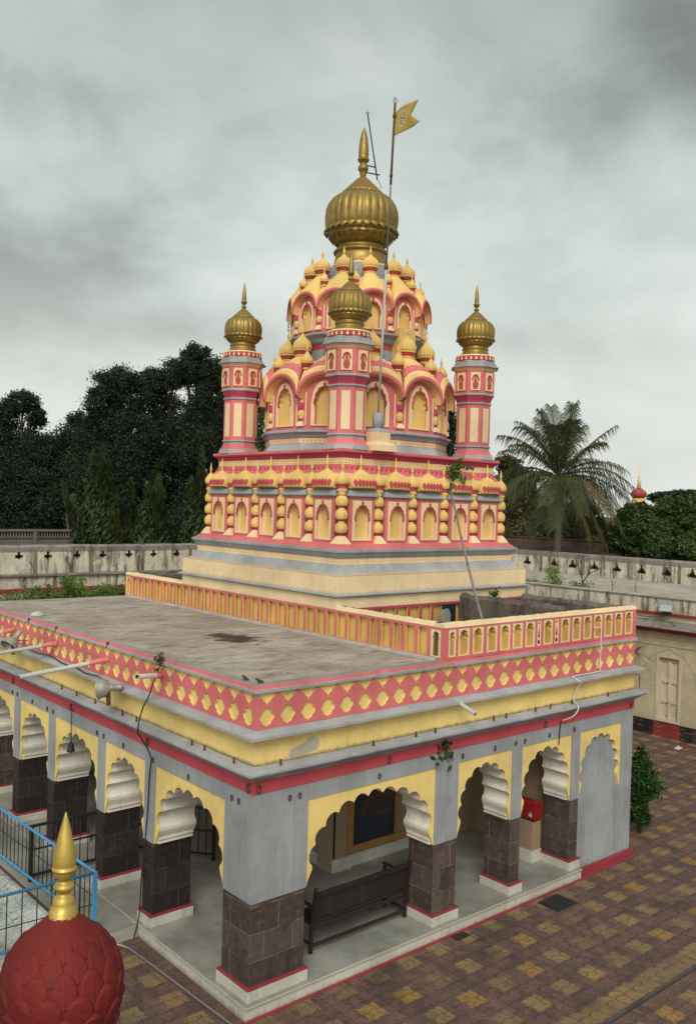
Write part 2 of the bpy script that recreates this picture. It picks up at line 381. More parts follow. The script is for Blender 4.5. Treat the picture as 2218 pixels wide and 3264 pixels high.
def paver_mat():
    m, nt, b, P = _new('pavers', 0.85, 0, 0.25)
    sp = nt.nodes.new('ShaderNodeSeparateXYZ'); nt.links.new(P, sp.inputs[0])
    X, Y = sp.outputs['X'], sp.outputs['Y']
    p = 0.10
    def tri(v, per, amp, ph=0.0):
        f = _mth(nt, 'PINGPONG', _mth(nt, 'ADD', v, ph), per)
        return _mth(nt, 'MULTIPLY', _mth(nt, 'SUBTRACT', _mth(nt, 'DIVIDE', f, per), 0.5), amp)
    xw = _mth(nt, 'ADD', X, tri(Y, p, 0.042))
    yw = _mth(nt, 'ADD', Y, tri(X, p, 0.042, 0.05))
    def line(v, per, w, ph=0.0):
        f = _mth(nt, 'ABSOLUTE', _mth(nt, 'SUBTRACT', _mth(nt, 'FRACT', _mth(nt, 'DIVIDE', _mth(nt, 'ADD', v, ph + 100 * per), per)), 0.5))
        return _rng(nt, f, 0.5 - w / per, 0.5 - w / per * 0.35)
    j = _mth(nt, 'MAXIMUM', line(xw, p * 2.05, 0.006, 0.03), line(yw, p * 1.975, 0.006, 0.05))
    def cell(v, per, ph, half):
        f = _mth(nt, 'ABSOLUTE', _mth(nt, 'SUBTRACT', _mth(nt, 'FRACT', _mth(nt, 'DIVIDE', _mth(nt, 'ADD', v, 100 * per - ph + per / 2), per)), 0.5))
        return _mth(nt, 'LESS_THAN', f, half / per)
    xw2 = _mth(nt, 'ADD', X, tri(Y, p * .75, 0.016)); yw2 = _mth(nt, 'ADD', Y, tri(X, p * .75, 0.016))
    sq = _mth(nt, 'MULTIPLY', cell(xw2, 0.613, 1.33, 0.150), cell(yw2, 0.592, -0.85, 0.150))
    ci = nt.nodes.new('ShaderNodeCombineXYZ')
    nt.links.new(_mth(nt, 'ROUND', _mth(nt, 'DIVIDE', _mth(nt, 'SUBTRACT', X, 1.33), 0.613)), ci.inputs[0]); nt.links.new(_mth(nt, 'ROUND', _mth(nt, 'DIVIDE', _mth(nt, 'ADD', Y, 0.85), 0.592)), ci.inputs[1])
    cw = nt.nodes.new('ShaderNodeTexWhiteNoise'); cw.noise_dimensions = '2D'; nt.links.new(ci.outputs[0], cw.inputs['Vector'])
    strip = _mth(nt, 'MULTIPLY', _mth(nt, 'LESS_THAN', yw, -2.50), _mth(nt, 'GREATER_THAN', yw, -2.83))
    yel = _mth(nt, 'MAXIMUM', sq, strip)
    vid = nt.nodes.new('ShaderNodeTexVoronoi'); vid.inputs['Scale'].default_value = 1.63
    nt.links.new(P, vid.inputs['Vector'])
    sv = nt.nodes.new('ShaderNodeSeparateColor'); nt.links.new(vid.outputs['Color'], sv.inputs[0])
    rr = _mix(nt, (0.115, 0.072, 0.057), (0.165, 0.092, 0.073), _rng(nt, _noise(nt, P, 1.1, 5, 0.6), 0.35, 0.65))
    rr = _mix(nt, rr, (0.095, 0.066, 0.058), _rng(nt, _noise(nt, P, 4.5, 2, 0.5), 0.5, 0.62, 0, 0.7))
    yy = _mix(nt, (0.23, 0.16, 0.08), (0.29, 0.185, 0.075), sv.outputs['Red'])
    yy = _mix(nt, yy, (0.19, 0.15, 0.075), _rng(nt, _noise(nt, P, 2.1, 4, 0.6), 0.45, 0.7, 0, 0.8))
    yy = _mix(nt, yy, (0.30, 0.17, 0.045), _mth(nt, 'MULTIPLY', _mth(nt, 'GREATER_THAN', cw.outputs['Value'], 0.86), 0.8))
    fade = _mth(nt, 'SUBTRACT', 1.0, _mth(nt, 'MULTIPLY', _rng(nt, cw.outputs['Value'], 0.55, 0.0), 0.5))
    fade = _mth(nt, 'MULTIPLY', fade, _rng(nt, _noise(nt, P, 9, 5, 0.7), 0.70, 0.45, 0.45, 1.0))
    pav = nt.nodes.new('ShaderNodeTexVoronoi'); pav.inputs['Scale'].default_value = 6.5; nt.links.new(P, pav.inputs['Vector'])
    ps = nt.nodes.new('ShaderNodeSeparateColor'); nt.links.new(pav.outputs['Color'], ps.inputs[0])
    rr = _mix(nt, rr, (0.20, 0.10, 0.085), _mth(nt, 'MULTIPLY', _mth(nt, 'GREATER_THAN', ps.outputs['Red'], 0.72), 0.35))
    rr = _mix(nt, rr, (0.07, 0.05, 0.045), _mth(nt, 'MULTIPLY', _mth(nt, 'GREATER_THAN', ps.outputs['Green'], 0.7), 0.4))
    c = _mix(nt, rr, yy, _mth(nt, 'MULTIPLY', yel, fade))
    d1 = _noise(nt, P, 0.75, 7, 0.66)
    c = _mix(nt, c, (0.055, 0.042, 0.038), _rng(nt, d1, 0.5, 0.72, 0, 0.75))
    d2 = _noise(nt, P, 7, 6, 0.72)
    c = _mix(nt, c, (0.06, 0.046, 0.040), _rng(nt, d2, 0.52, 0.7, 0, 0.6))
    d3 = _noise(nt, P, 2.6, 6, 0.7)
    c = _mix(nt, c, (0.26, 0.215, 0.18), _rng(nt, d3, 0.60, 0.78, 0, 0.4))
    c = _mix(nt, c, (0.030, 0.023, 0.021), _mth(nt, 'MULTIPLY', j, 0.85))
    nt.links.new(c, b.inputs['Base Color'])
    h = _mth(nt, 'SUBTRACT', _mth(nt, 'MULTIPLY', _noise(nt, P, 30, 5, 0.7), 0.5), j)
    _bump(nt, b, h, 0.5, 0.012)
paver_mat()

def terrain_mat():
    m, nt, b, P = _new('terrain', 0.95, 0, 0.1)
    c = _mix(nt, (0.06, 0.075, 0.03), (0.13, 0.10, 0.065), _rng(nt, _noise(nt, P, 0.15, 8, 0.65), 0.4, 0.62))
    nt.links.new(c, b.inputs['Base Color'])
terrain_mat()

def mosaic_mat():
    m, nt, b, P = _new('mosaic', 0.55, 0, 0.35)
    v = nt.nodes.new('ShaderNodeTexVoronoi'); v.inputs['Scale'].default_value = 38
    nt.links.new(P, v.inputs['Vector'])
    s = nt.nodes.new('ShaderNodeSeparateColor'); nt.links.new(v.outputs['Color'], s.inputs[0])
    big = _noise(nt, P, 1.6, 5, 0.65)
    dk = _mix(nt, (0.10, 0.14, 0.16), (0.40, 0.44, 0.42), s.outputs['Red'])
    lt = _mix(nt, (0.34, 0.36, 0.30), (0.56, 0.56, 0.50), s.outputs['Green'])
    c = _mix(nt, dk, lt, _rng(nt, big, 0.4, 0.6))
    c = _mix(nt, c, (0.20, 0.17, 0.06), _rng(nt, _noise(nt, P, 2.4, 4, 0.6), 0.5, 0.72, 0, 0.55))
    c = _mix(nt, c, (0.05, 0.06, 0.06), _rng(nt, _noise(nt, P, 3.7, 5, 0.7), 0.58, 0.7, 0, 0.8))
    nt.links.new(c, b.inputs['Base Color'])
mosaic_mat()

def leaf_mat(name, c1, c2, tip=None, trans=0.25):
    m, nt, b, P = _new(name, 0.6, 0, 0.25)
    g = nt.nodes.new('ShaderNodeNewGeometry')
    c = _mix(nt, c1, c2, g.outputs['Random Per Island'])
    c = _mix(nt, c, tip or tuple(q * 1.7 for q in c2), _rng(nt, _noise(nt, P, 0.55, 4, 0.6), 0.48, 0.72, 0, 0.6))
    nt.links.new(c, b.inputs['Base Color'])
    tr = nt.nodes.new('ShaderNodeBsdfTranslucent')
    nt.links.new(c, tr.inputs[0])
    mx = nt.nodes.new('ShaderNodeMixShader'); mx.inputs[0].default_value = trans
    o = nt.nodes['Material Output']
    nt.links.new(b.outputs[0], mx.inputs[1]); nt.links.new(tr.outputs[0], mx.inputs[2]); nt.links.new(mx.outputs[0], o.inputs[0])
leaf_mat('leaf_dark', (0.018, 0.028, 0.019), (0.030, 0.045, 0.024), (0.058, 0.084, 0.036), trans=0.15)
leaf_mat('leaf_lime', (0.07, 0.12, 0.022), (0.135, 0.20, 0.042))
leaf_mat('leaf_ashoka', (0.024, 0.038, 0.014), (0.056, 0.074, 0.024), trans=0.2)
leaf_mat('leaf_mid', (0.030, 0.058, 0.014), (0.072, 0.115, 0.028), (0.13, 0.185, 0.05))
leaf_mat('leaf_bright', (0.095, 0.165, 0.03), (0.18, 0.27, 0.055))
leaf_mat('leaf_bush', (0.018, 0.050, 0.010), (0.042, 0.105, 0.018))
leaf_mat('leaf_dry', (0.075, 0.07, 0.03), (0.12, 0.10, 0.045))
leaf_mat('leaf_palm', (0.034, 0.048, 0.017), (0.085, 0.098, 0.034), (0.14, 0.135, 0.055), 0.12)
leaf_mat('leaf_palm_old', (0.10, 0.085, 0.032), (0.17, 0.13, 0.05), (0.20, 0.14, 0.05), 0.12)

# ------------------------------------------------------------------ mesh builder
class MB:
    def __init__(s):
        s.v = []; s.f = []; s.m = []; s.s = []; s.keys = []
    def k(s, mat):
        if mat not in s.keys: s.keys.append(mat)
        return s.keys.index(mat)
    def add(s, vs, fs, mat, smooth=False):
        o = len(s.v)
        s.v += [tuple(q) for q in vs]
        mats = mat if isinstance(mat, list) else None
        for i, f in enumerate(fs):
            s.f.append([o + q for q in f])
            s.m.append(s.k(mats[i] if mats else mat)); s.s.append(smooth)
    def merge(s, g):
        o = len(s.v); s.v += g.v
        for f, q, w in zip(g.f, g.m, g.s):
            s.f.append([o + i for i in f]); s.m.append(s.k(g.keys[q])); s.s.append(w)
    def box(s, x0, x1, y0, y1, z0, z1, mat):
        vs = [(x, y, z) for z in (z0, z1) for y in (y0, y1) for x in (x0, x1)]
        s.add(vs, [(0, 2, 3, 1), (4, 5, 7, 6), (0, 1, 5, 4), (2, 6, 7, 3), (0, 4, 6, 2), (1, 3, 7, 5)], mat)
    def bar(s, a, b, w, h, mat, up=(0, 0, 1)):
        a, b = Vector(a), Vector(b)
        d = (b - a).normalized(); upv = Vector(up)
        if abs(d.dot(upv)) > 0.98: upv = Vector((1, 0, 0))
        x = d.cross(upv).normalized(); y = x.cross(d)
        vs = []
        for q in (a, b):
            for i, j in ((-1, -1), (1, -1), (1, 1), (-1, 1)): vs.append(q + x * (i * w / 2) + y * (j * h / 2))
        s.add(vs, [(3, 2, 1, 0), (4, 5, 6, 7), (0, 1, 5, 4), (1, 2, 6, 5), (2, 3, 7, 6), (3, 0, 4, 7)], mat)
    def tube(s, pts, rad, mat, n=8, smooth=True, cap=True):
        pts = [Vector(p) for p in pts]
        rads = rad if isinstance(rad, (list, tuple)) else [rad] * len(pts)
        vs = []; fs = []
        px = None
        for i, p in enumerate(pts):
            t = (pts[min(i + 1, len(pts) - 1)] - pts[max(i - 1, 0)])
            t = t.normalized() if t.length > 1e-9 else Vector((0, 0, 1))
            if px is None:
                px = t.orthogonal().normalized()
            else:
                px = (px - t * px.dot(t))
                px = px.normalized() if px.length > 1e-6 else t.orthogonal().normalized()
            py = t.cross(px)
            for k in range(n):
                a = 2 * PI * k / n
                vs.append(p + (px * math.cos(a) + py * math.sin(a)) * rads[i])
        for i in range(len(pts) - 1):
            for k in range(n):
                fs.append((i * n + k, i * n + (k + 1) % n, (i + 1) * n + (k + 1) % n, (i + 1) * n + k))
        if cap:
            fs.append(tuple(range(n))[::-1]); fs.append(tuple((len(pts) - 1) * n + k for k in range(n)))
        s.add(vs, fs, mat, smooth)
    def lathe(s, prof, n, mat, c=(0, 0, 0), ribs=0, rd=0.0, rz=None, smooth=True, sc=(1, 1)):
        """prof: list of (r, z[, mat]) from bottom to top; ribs cut grooves between rz levels"""
        vs = []; fs = []; ms = []
        for q in prof:
            r, z = q[0], q[1]
            for k in range(n):
                a = 2 * PI * k / n
                rr = r
                if ribs and (rz is None or rz[0] <= z <= rz[1]):
                    rr = r * (1 - rd * (1 - abs(math.sin(ribs * a / 2)) ** 0.6))
                vs.append((c[0] + rr * math.cos(a) * sc[0], c[1] + rr * math.sin(a) * sc[1], c[2] + z))
        for i in range(len(prof) - 1):
            mm = prof[i][2] if len(prof[i]) > 2 else mat
            for k in range(n):
                fs.append((i * n + k, i * n + (k + 1) % n, (i + 1) * n + (k + 1) % n, (i + 1) * n + k)); ms.append(mm)
        fs.append(tuple(range(n))[::-1]); ms.append(ms[0])
        fs.append(tuple((len(prof) - 1) * n + k for k in range(n))); ms.append(ms[-2])
        s.add(vs, fs, ms, smooth)
    def stack(s, loop, prof, caps=(True, True), jz=0.0):
        """prof: (param, z, mat) ; loop(param) -> list of xy; faces from row i to i+1 take mat of row i"""
        rows = [loop(q[0]) for q in prof]
        n = len(rows[0]); vs = []; fs = []; ms = []
        r0 = random.Random(n)
        wv = [r0.uniform(-1, 1) * jz for _ in range(n)]
        for q, rw in zip(prof, rows):
            vs += [(x, y, q[1] + wv[k] + r0.uniform(-.35, .35) * jz) for k, (x, y) in enumerate(rw)]
        for i in range(len(prof) - 1):
            for k in range(n):
                fs.append((i * n + k, i * n + (k + 1) % n, (i + 1) * n + (k + 1) % n, (i + 1) * n + k)); ms.append(prof[i][2])
        if caps[0]: fs.append(tuple(range(n))[::-1]); ms.append(prof[0][2])
        if caps[1]: fs.append(tuple((len(prof) - 1) * n + k for k in range(n))); ms.append(prof[-1][2])
        s.add(vs, fs, ms)
    def plate(s, outer, holes, T, d0, d1, front, side=None, back=None, hole_side=None):
        """2D outline (s,z) with holes, extruded from d0 (back) to d1 (front) through T(s,z,d)"""
        side = side or front; back = back or side; hole_side = hole_side or side
        loops = [outer] + list(holes)
        tris = tessellate_polygon([[Vector((a, b, 0)) for a, b in lp] for lp in loops])
        flat = [q for lp in loops for q in lp]
        n = len(flat)
        vs = [T(a, b, d1) for a, b in flat] + [T(a, b, d0) for a, b in flat]
        fs = []; ms = []
        for t in tris:
            fs.append(tuple(t)); ms.append(front)
            fs.append(tuple(n + q for q in reversed(t))); ms.append(back)
        o = 0
        for li, lp in enumerate(loops):
            m = len(lp)
            for i in range(m):
                a, b = o + i, o + (i + 1) % m
                fs.append((a, b, n + b, n + a)); ms.append(side if li == 0 else hole_side)
            o += m
        s.add(vs, fs, ms)
    def build(s, name, parent=None, loc=(0, 0, 0), rz=0.0, bevel=0.0, recalc=True):
        me = bpy.data.meshes.new(name)
        me.from_pydata(s.v, [], s.f)
        for q in s.keys: me.materials.append(MATS[q])
        me.polygons.foreach_set('material_index', s.m)
        me.polygons.foreach_set('use_smooth', s.s)
        if recalc:
            bm = bmesh.new(); bm.from_mesh(me)
            bmesh.ops.recalc_face_normals(bm, faces=bm.faces)
            bm.to_mesh(me); bm.free()
        me.update()
        # box-projected UVs in metres
        uvl = me.uv_layers.new(name='UVMap')
        nl = len(me.loops)
        if nl and nl < 400000:
            co = np.empty(len(me.vertices) * 3, np.float32); me.vertices.foreach_get('co', co); co = co.reshape(-1, 3)
            vi = np.empty(nl, np.int32); me.loops.foreach_get('vertex_index', vi)
            nr = np.empty(len(me.polygons) * 3, np.float32); me.polygons.foreach_get('normal', nr); nr = np.abs(nr.reshape(-1, 3))
            tot = np.empty(len(me.polygons), np.int32); me.polygons.foreach_get('loop_total', tot)
            ax = np.repeat(np.argmax(nr, 1), tot)
            P = co[vi]
            uv = np.where((ax == 0)[:, None], P[:, [1, 2]], np.where((ax == 1)[:, None], P[:, [0, 2]], P[:, [0, 1]]))
            uvl.data.foreach_set('uv', uv.astype(np.float32).ravel())
        o = bpy.data.objects.new(name, me)
        COL.objects.link(o)
        o.location = loc
        o.rotation_euler = (0, 0, rz)
        if parent: o.parent = parent
        if bevel:
            md = o.modifiers.new('bevel', 'BEVEL'); md.width = bevel; md.segments = 1; md.limit_method = 'ANGLE'; md.angle_limit = R(40)
        return o

def tag(o, label, cat, group=None):
    o['label'] = label; o['category'] = cat
    if group: o['group'] = group
    return o
def thing(name, label, cat, loc=(0, 0, 0), rz=0.0, group=None):
    o = bpy.data.objects.new(name, None)
    COL.objects.link(o)
    o.location = loc; o.rotation_euler = (0, 0, rz); o.empty_display_size = 0.3
    return tag(o, label, cat, group)
def struct(o):
    o['kind'] = 'structure'; return o
def dup(o, parent=None, loc=None, rz=None):
    c = o.copy(); COL.objects.link(c)
    if parent is not None: c.parent = parent
    if loc is not None: c.location = loc
    if rz is not None: c.rotation_euler = (0, 0, rz)
    for ch in list(o.children):
        dup(ch, c)
    return c

def rect(x0, x1, y0, y1):
    return lambda e: [(x0 + e, y0 + e), (x1 - e, y0 + e), (x1 - e, y1 - e), (x0 + e, y1 - e)]
def rough_rect(x0, x1, y0, y1, step=.22, amp=.006):
    """rectangle with many points along its sides, hand-plastered unevenness"""
    def f(e):
        r0 = random.Random(round(e * 1000) + 77)
        c = [(x0 + e, y0 + e), (x1 - e, y0 + e), (x1 - e, y1 - e), (x0 + e, y1 - e)]
        L0 = [x1 - x0, y1 - y0, x1 - x0, y1 - y0]
        out = []
        for i in range(4):
            a, b = c[i], c[(i + 1) % 4]; n = int(L0[i] / step)
            for k in range(n):
                t = k / n; j = r0.uniform(-amp, amp) if k else 0
                dx, dy = (0, j) if i % 2 == 0 else (j, 0)
                out.append((a[0] + (b[0] - a[0]) * t + dx, a[1] + (b[1] - a[1]) * t + dy))
        return out
    return f
def ngon(n, rot, cx=0.0, cy=0.0):
    return lambda r: [(cx + r * math.cos(rot + 2 * PI * k / n), cy + r * math.sin(rot + 2 * PI * k / n)) for k in range(n)]

def multifoil(x0, x1, zs, zp, nl, bulge, p=0.9, seg=5):
    """scalloped arch from (x0,zs) over the peak to (x1,zs); lobes bulge away from the opening"""
    w = (x1 - x0) / 2; c = (x0 + x1) / 2
    N = 240
    pts = [(c - w * math.cos(PI * i / N), zs + (zp - zs) * max(0, math.sin(PI * i / N)) ** p) for i in range(N + 1)]
    d = [0.0]
    for a, b in zip(pts, pts[1:]): d.append(d[-1] + math.hypot(b[0] - a[0], b[1] - a[1]))
    knots = []
    for j in range(nl + 1):
        t = d[-1] * j / nl
        i = min(max(next((k for k in range(len(d)) if d[k] >= t - 1e-9), N), 0), N)
        knots.append(pts[i])
    out = []
    for (ax, az), (bx, bz) in zip(knots, knots[1:]):
        mx, mz = (ax + bx) / 2, (az + bz) / 2
        dx, dz = bx - ax, bz - az
        ch = math.hypot(dx, dz)
        nx, nz = -dz / ch, dx / ch
        if nx * (mx - c) + nz * (mz - (zs - 0.1)) < 0: nx, nz = -nx, -nz
        for q in range(seg):
            t = q / seg
            h = bulge * ch * (4 * t * (1 - t)) ** 0.75
            out.append((ax + dx * t + nx * h, az + dz * t + nz * h))
    out.append(knots[-1])
    return out
def arch_hole(x0, x1, zb, zs, zp, nl=7, bulge=0.28, p=0.9, seg=4):
    return [(x0, zb)] + multifoil(x0, x1, zs, zp, nl, bulge, p, seg) + [(x1, zb)]
def boxpath(x0, x1, z0, z1):
    return [(x0, z0), (x0, z1), (x1, z1), (x1, z0)]
# face frames: T(s, z, d) with d pointing out of the wall
def T_y(y0):    return lambda s, z, d: (s, y0 - d, z)         # wall facing -Y
def T_x(x0):    return lambda s, z, d: (x0 - d, s, z)         # wall facing -X

# ================================================================== GROUND
def sheet(name, x0, x1, y0, y1, z, mat):
    m = MB(); m.add([(x0, y0, z), (x1, y0, z), (x1, y1, z), (x0, y1, z)], [(0, 1, 2, 3)], mat)
    return struct(m.build(name))
sheet('terrain', -900, 900, -900, 900, -0.25, 'terrain')
g = MB()
g.box(-14, 17.39, -2.82, 18.0, -0.2, -.004, 'dark_concrete'); g.add([(-14, -2.82, 0), (17.39, -2.82, 0), (17.39, 18, 0), (-14, 18, 0)], [(0, 1, 2, 3)], 'pavers')
struct(g.build('paved_courtyard'))
g = MB()
g.box(-14, 17.39, -16, -2.86, -0.2, -0.049, 'dark_concrete'); g.add([(-14, -16, -.045), (17.39, -16, -.045), (17.39, -2.86, -.045), (-14, -2.86, -.045)], [(0, 1, 2, 3)], 'pavers')
struct(g.build('lower_paving'))
g = MB()
g.box(-14, 17.39, -2.86, -2.82, -0.2, -0.10, 'dark_concrete')
struct(g.build('drain_channel'))

# ================================================================== TEMPLE
XE, YE = 8.612, 10.258            # hall footprint
XP, YS, WS = 3.394, 2.536, 5.13   # shrine (spire base) corner and size
CX, CY = XP + WS / 2, YS + WS / 2
ZF, ZB, ZST, ZSP, ZL = 0.19, 0.37, 1.41, 2.564, 2.79
temple = thing('temple', 'painted temple in yellow, pink and grey with a stepped spire under golden ribbed domes', 'temple')

PR = [(0.0, 0.876), (3.293, 3.795), (5.082, 5.337), (6.70, 6.95), (8.24, XE)]       # piers along the right front (x)
PL = [(0.0, 0.643), (2.49, 2.80), (4.12, 4.375), (6.09, 6.37), (7.73, 8.03), (9.61, YE)]  # along the left front (y)
DR, DL = 0.55, 0.65               # pier depths

m = MB()
m.box(-0.093, 6.96, -0.093, 0.9, 0.0, ZF, 'white_marble')
m.box(-0.093, 0.9, 0.9, YE, 0.0, ZF, 'white_marble')
m.box(-0.118, 6.96, -0.118, -0.094, 0.165, 0.194, 'white_marble')
m.box(-0.118, -0.094, -0.094, YE, 0.165, 0.194, 'white_marble')
m.box(-0.125, 6.96, -0.125, -0.095, -0.01, 0.032, 'dark_red')
m.build('plinth', temple, bevel=0.006)
m = MB()
m.box(6.96, XE + 0.05, -0.05, 0.0, 0.0, 0.15, 'dark_red')
m.box(6.96, XE + 0.09, -0.10, -0.05, 0.0, 0.035, 'dark_red')
m.box(XE, XE + 0.05, 0.0, YE, 0.0, 0.15, 'dark_red')
m.box(XE + 0.05, XE + 0.09, -0.05, YE, 0.0, 0.035, 'dark_red')
m.build('skirting', temple, bevel=0.008)
m = MB()
m.box(0.9, XE - 0.01, 0.9, YE - 0.01, 0.02, ZF, 'marble')
m.add([(-0.09, -0.09, ZF + .004), (6.95, -0.09, ZF + .004), (6.95, 0.95, ZF + .004), (-0.09, 0.95, ZF + .004)], [(0, 1, 2, 3)], 'marble')
m.add([(-0.09, 0.95, ZF + .004), (0.95, 0.95, ZF + .004), (0.95, YE, ZF + .004), (-0.09, YE, ZF + .004)], [(0, 1, 2, 3)], 'marble')
m.build('floor', temple, recalc=False)

def pillar(x0, x1, y0, y1, st='basalt', base=True):
    """grey painted upper pier, dark dressed-stone shaft, white base block with red line"""
    g = MB()
    g.box(x0, x1, y0, y1, ZST, ZSP, 'grey_paint')
    p = g.build('pillar', temple)
    g = MB(); g.box(x0 + .004, x1 - .004, y0 + .004, y1 - .004, ZF, ZST, st); g.build('stone_shaft', p, bevel=0.012)
    if base:
        g = MB()
        g.box(x0 - .04, x1 + .04, y0 - .04, y1 + .04, ZF, ZB - .03, 'white_marble')
        g.box(x0 - .042, x1 + .042, y0 - .042, y1 + .042, ZB - .03, ZB, 'dark_red')
        g.build('base_block', p, bevel=0.006)
    return p
pillar(0, PR[0][1], 0, PL[0][1])
for a, b in PR[1:4]: pillar(a, b, 0, DR)
for a, b in PL[1:5]: pillar(0, DL, a, b, 'shaded_basalt')
pillar(0, DL, PL[5][0], YE)

def bay_outline(s0, s1, zp):
    j = 0.105 if s1 - s0 > 1.5 else 0.085
    base = [(s0, ZST), (s0 + .012, ZST), (s0 + .03, 1.47), (s0 + j * 0.8, 1.57), (s0 + j, 1.615)]
    top = multifoil(s0 + j, s1 - j, 1.66, zp, 11 if s1 - s0 > 2 else 9, 0.30, 0.82, 6)
    rb = [(2 * (s0 + s1) / 2 - a, b) for a, b in reversed(base)]
    opening = base + top + rb
    return [(s0, ZSP)] + opening + [(s1, ZSP)]
def arch_bay(s0, s1, T, depth, zp):
    g = MB()
    o = bay_outline(s0 + .002, s1 - .002, zp)
    g.plate(o, [], T, -0.055, -0.016, 'yellow_paint', side='yellow_paint')
    p = g.build('arch_panel', temple)
    # deep white scalloped soffit behind the yellow face
    g = MB()
    o2 = [(s0 + .002, ZSP)] + [(a, b) for a, b in o[1:-1]] + [(s1 - .002, ZSP)]
    g.plate(o2, [], T, -depth, -0.057, 'offwhite_paint')
    # bracket moulding at the foot of the soffit
    for sgn, sx in ((1, s0), (-1, s1)):
        for zz, w in ((1.412, .022), (1.47, .030)):
            a, b = sorted((sx + sgn * .004, sx + sgn * (.030 + w)))
            vs = [T(q, z, d) for z in (zz, zz + .035) for d in (-depth + .02, -0.06) for q in (a, b)]
            g.add(vs, [(0, 2, 3, 1), (4, 5, 7, 6), (0, 1, 5, 4), (2, 6, 7, 3), (0, 4, 6, 2), (1, 3, 7, 5)], 'offwhite_paint')
    g.build('soffit', p)
for (a, b), zp in zip(((PR[0][1], PR[1][0]), (PR[1][1], PR[2][0]), (PR[2][1], PR[3][0])), (2.405, 2.40, 2.405)):
    arch_bay(a, b, T_y(0), DR, zp)
for i in range(5):
    arch_bay(PL[i][1], PL[i + 1][0], T_x(0), DL, 2.365 if i != 1 else 2.385)

# blind bay at the far right and the plain wall behind it
m = MB()
m.box(6.95, 8.24, 0.075, 0.55, ZF - .02, ZSP, 'grey_paint')
m.box(8.24, XE, 0.0, 0.55, 0.0, ZSP, 'grey_paint')
m.box(6.95, 8.24, 0.012, 0.075, 0.0, 0.17, 'grey_paint')
m.box(XE - .25, XE, 0.55, YE - .25, 0.0, ZSP, 'grey_paint')
m.box(0.66, XE - .25, YE - .3, YE, 0.0, ZSP, 'grey_paint')
w = m.build('wall', temple)
m = MB()
o = bay_outline(6.952, 8.238, 2.40)
m.plate(o, [], T_y(0), -0.075, -0.016, 'yellow_paint')
m.box(8.178, 8.186, 0.02, 0.074, 0.17, 1.41, 'grey_paint')
m.box(8.200, 8.238, 0.02, 0.074, 0.17, 1.41, 'grey_paint')
m.box(6.952, 6.985, 0.02, 0.074, 0.17, 1.41, 'grey_paint')
m.build('blind_arch', temple)
m = MB()
m.box(6.70, 6.95, 0.0, 0.012, 1.40, 1.401, 'grey_paint')
m.box(0, XE, 0.0, 0.55, ZSP, ZL, 'grey_paint')
m.box(0, 0.65, 0.55, YE, ZSP, ZL, 'grey_paint')
m.box(XE - .25, XE, 0.55, YE, ZSP, ZL, 'grey_paint')
m.box(0.65, XE - .25, YE - .3, YE, ZSP, ZL, 'grey_paint')
m.build('lintel', temple)

# sanctum walls inside the hall
m = MB()
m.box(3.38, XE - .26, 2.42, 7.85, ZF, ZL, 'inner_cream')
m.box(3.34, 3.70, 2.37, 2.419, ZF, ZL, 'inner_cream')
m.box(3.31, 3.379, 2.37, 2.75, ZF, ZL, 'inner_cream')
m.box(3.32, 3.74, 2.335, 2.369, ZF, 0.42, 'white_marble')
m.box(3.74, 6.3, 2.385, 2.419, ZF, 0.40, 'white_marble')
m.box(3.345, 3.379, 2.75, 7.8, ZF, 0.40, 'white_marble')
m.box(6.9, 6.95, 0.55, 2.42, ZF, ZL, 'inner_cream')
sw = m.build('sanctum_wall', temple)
m = MB()
for x0, x1 in ((4.75, 5.65),):
    m.box(x0, x0 + .08, 2.33, 2.384, 0.42, 2.25, 'frame_wood'); m.box(x1 - .08, x1, 2.33, 2.384, 0.42, 2.25, 'frame_wood')
    m.box(x0 + .08, x1 - .08, 2.33, 2.384, 2.16, 2.25, 'frame_wood'); m.box(x0 + .08, x1 - .08, 2.36, 2.40, 0.42, 2.16, 'inner_cream')
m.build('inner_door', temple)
m = MB()
m.add([(0.01, 0.01, ZL + .01), (XE - .01, 0.01, ZL + .01), (XE - .01, YE - .01, ZL + .01), (0.01, YE - .01, ZL + .01)], [(0, 1, 2, 3)], 'ceiling_shade')
m.build('ceiling', temple, recalc=False)

# entablature
HR = rect(0, XE, 0, YE)
HRR = rough_rect(0, XE, 0, YE)
m = MB(); m.stack(HR, [(-.012, ZL, 'red_paint'), (-.012, 2.948, 'red_paint')], (True, False)); m.build('red_band', temple)
m = MB()
m.stack(HRR, [(-.006, 2.950, 'grey_paint'), (-.035, 2.958, 'grey_paint'), (-.06, 2.985, 'grey_paint'), (-.10, 3.015, 'grey_paint'), (-.165, 3.05, 'grey_paint'), (-.172, 3.078, 'light_grey_paint'), (-.205, 3.084, 'light_grey_paint'),
             (-.205, 3.112, 'light_grey_paint'), (-.02, 3.146, 'light_grey_paint')], (False, False), .004)
m.build('eave', temple)
m = MB(); m.stack(HR, [(0, 3.135, 'yellow_paint'), (0, 3.485, 'yellow_paint')], (False, False)); m.build('yellow_band', temple)
m = MB()
m.stack(HRR, [(0, 3.478, 'grey_paint'), (-.05, 3.482, 'grey_paint'), (-.125, 3.496, 'grey_paint'), (-.15, 3.502, 'light_grey_paint'), (-.15, 3.536, 'light_grey_paint'), (-.012, 3.588, 'light_grey_paint'), (.02, 3.590, 'light_grey_paint')], (False, False), .004)
m.build('cornice', temple)

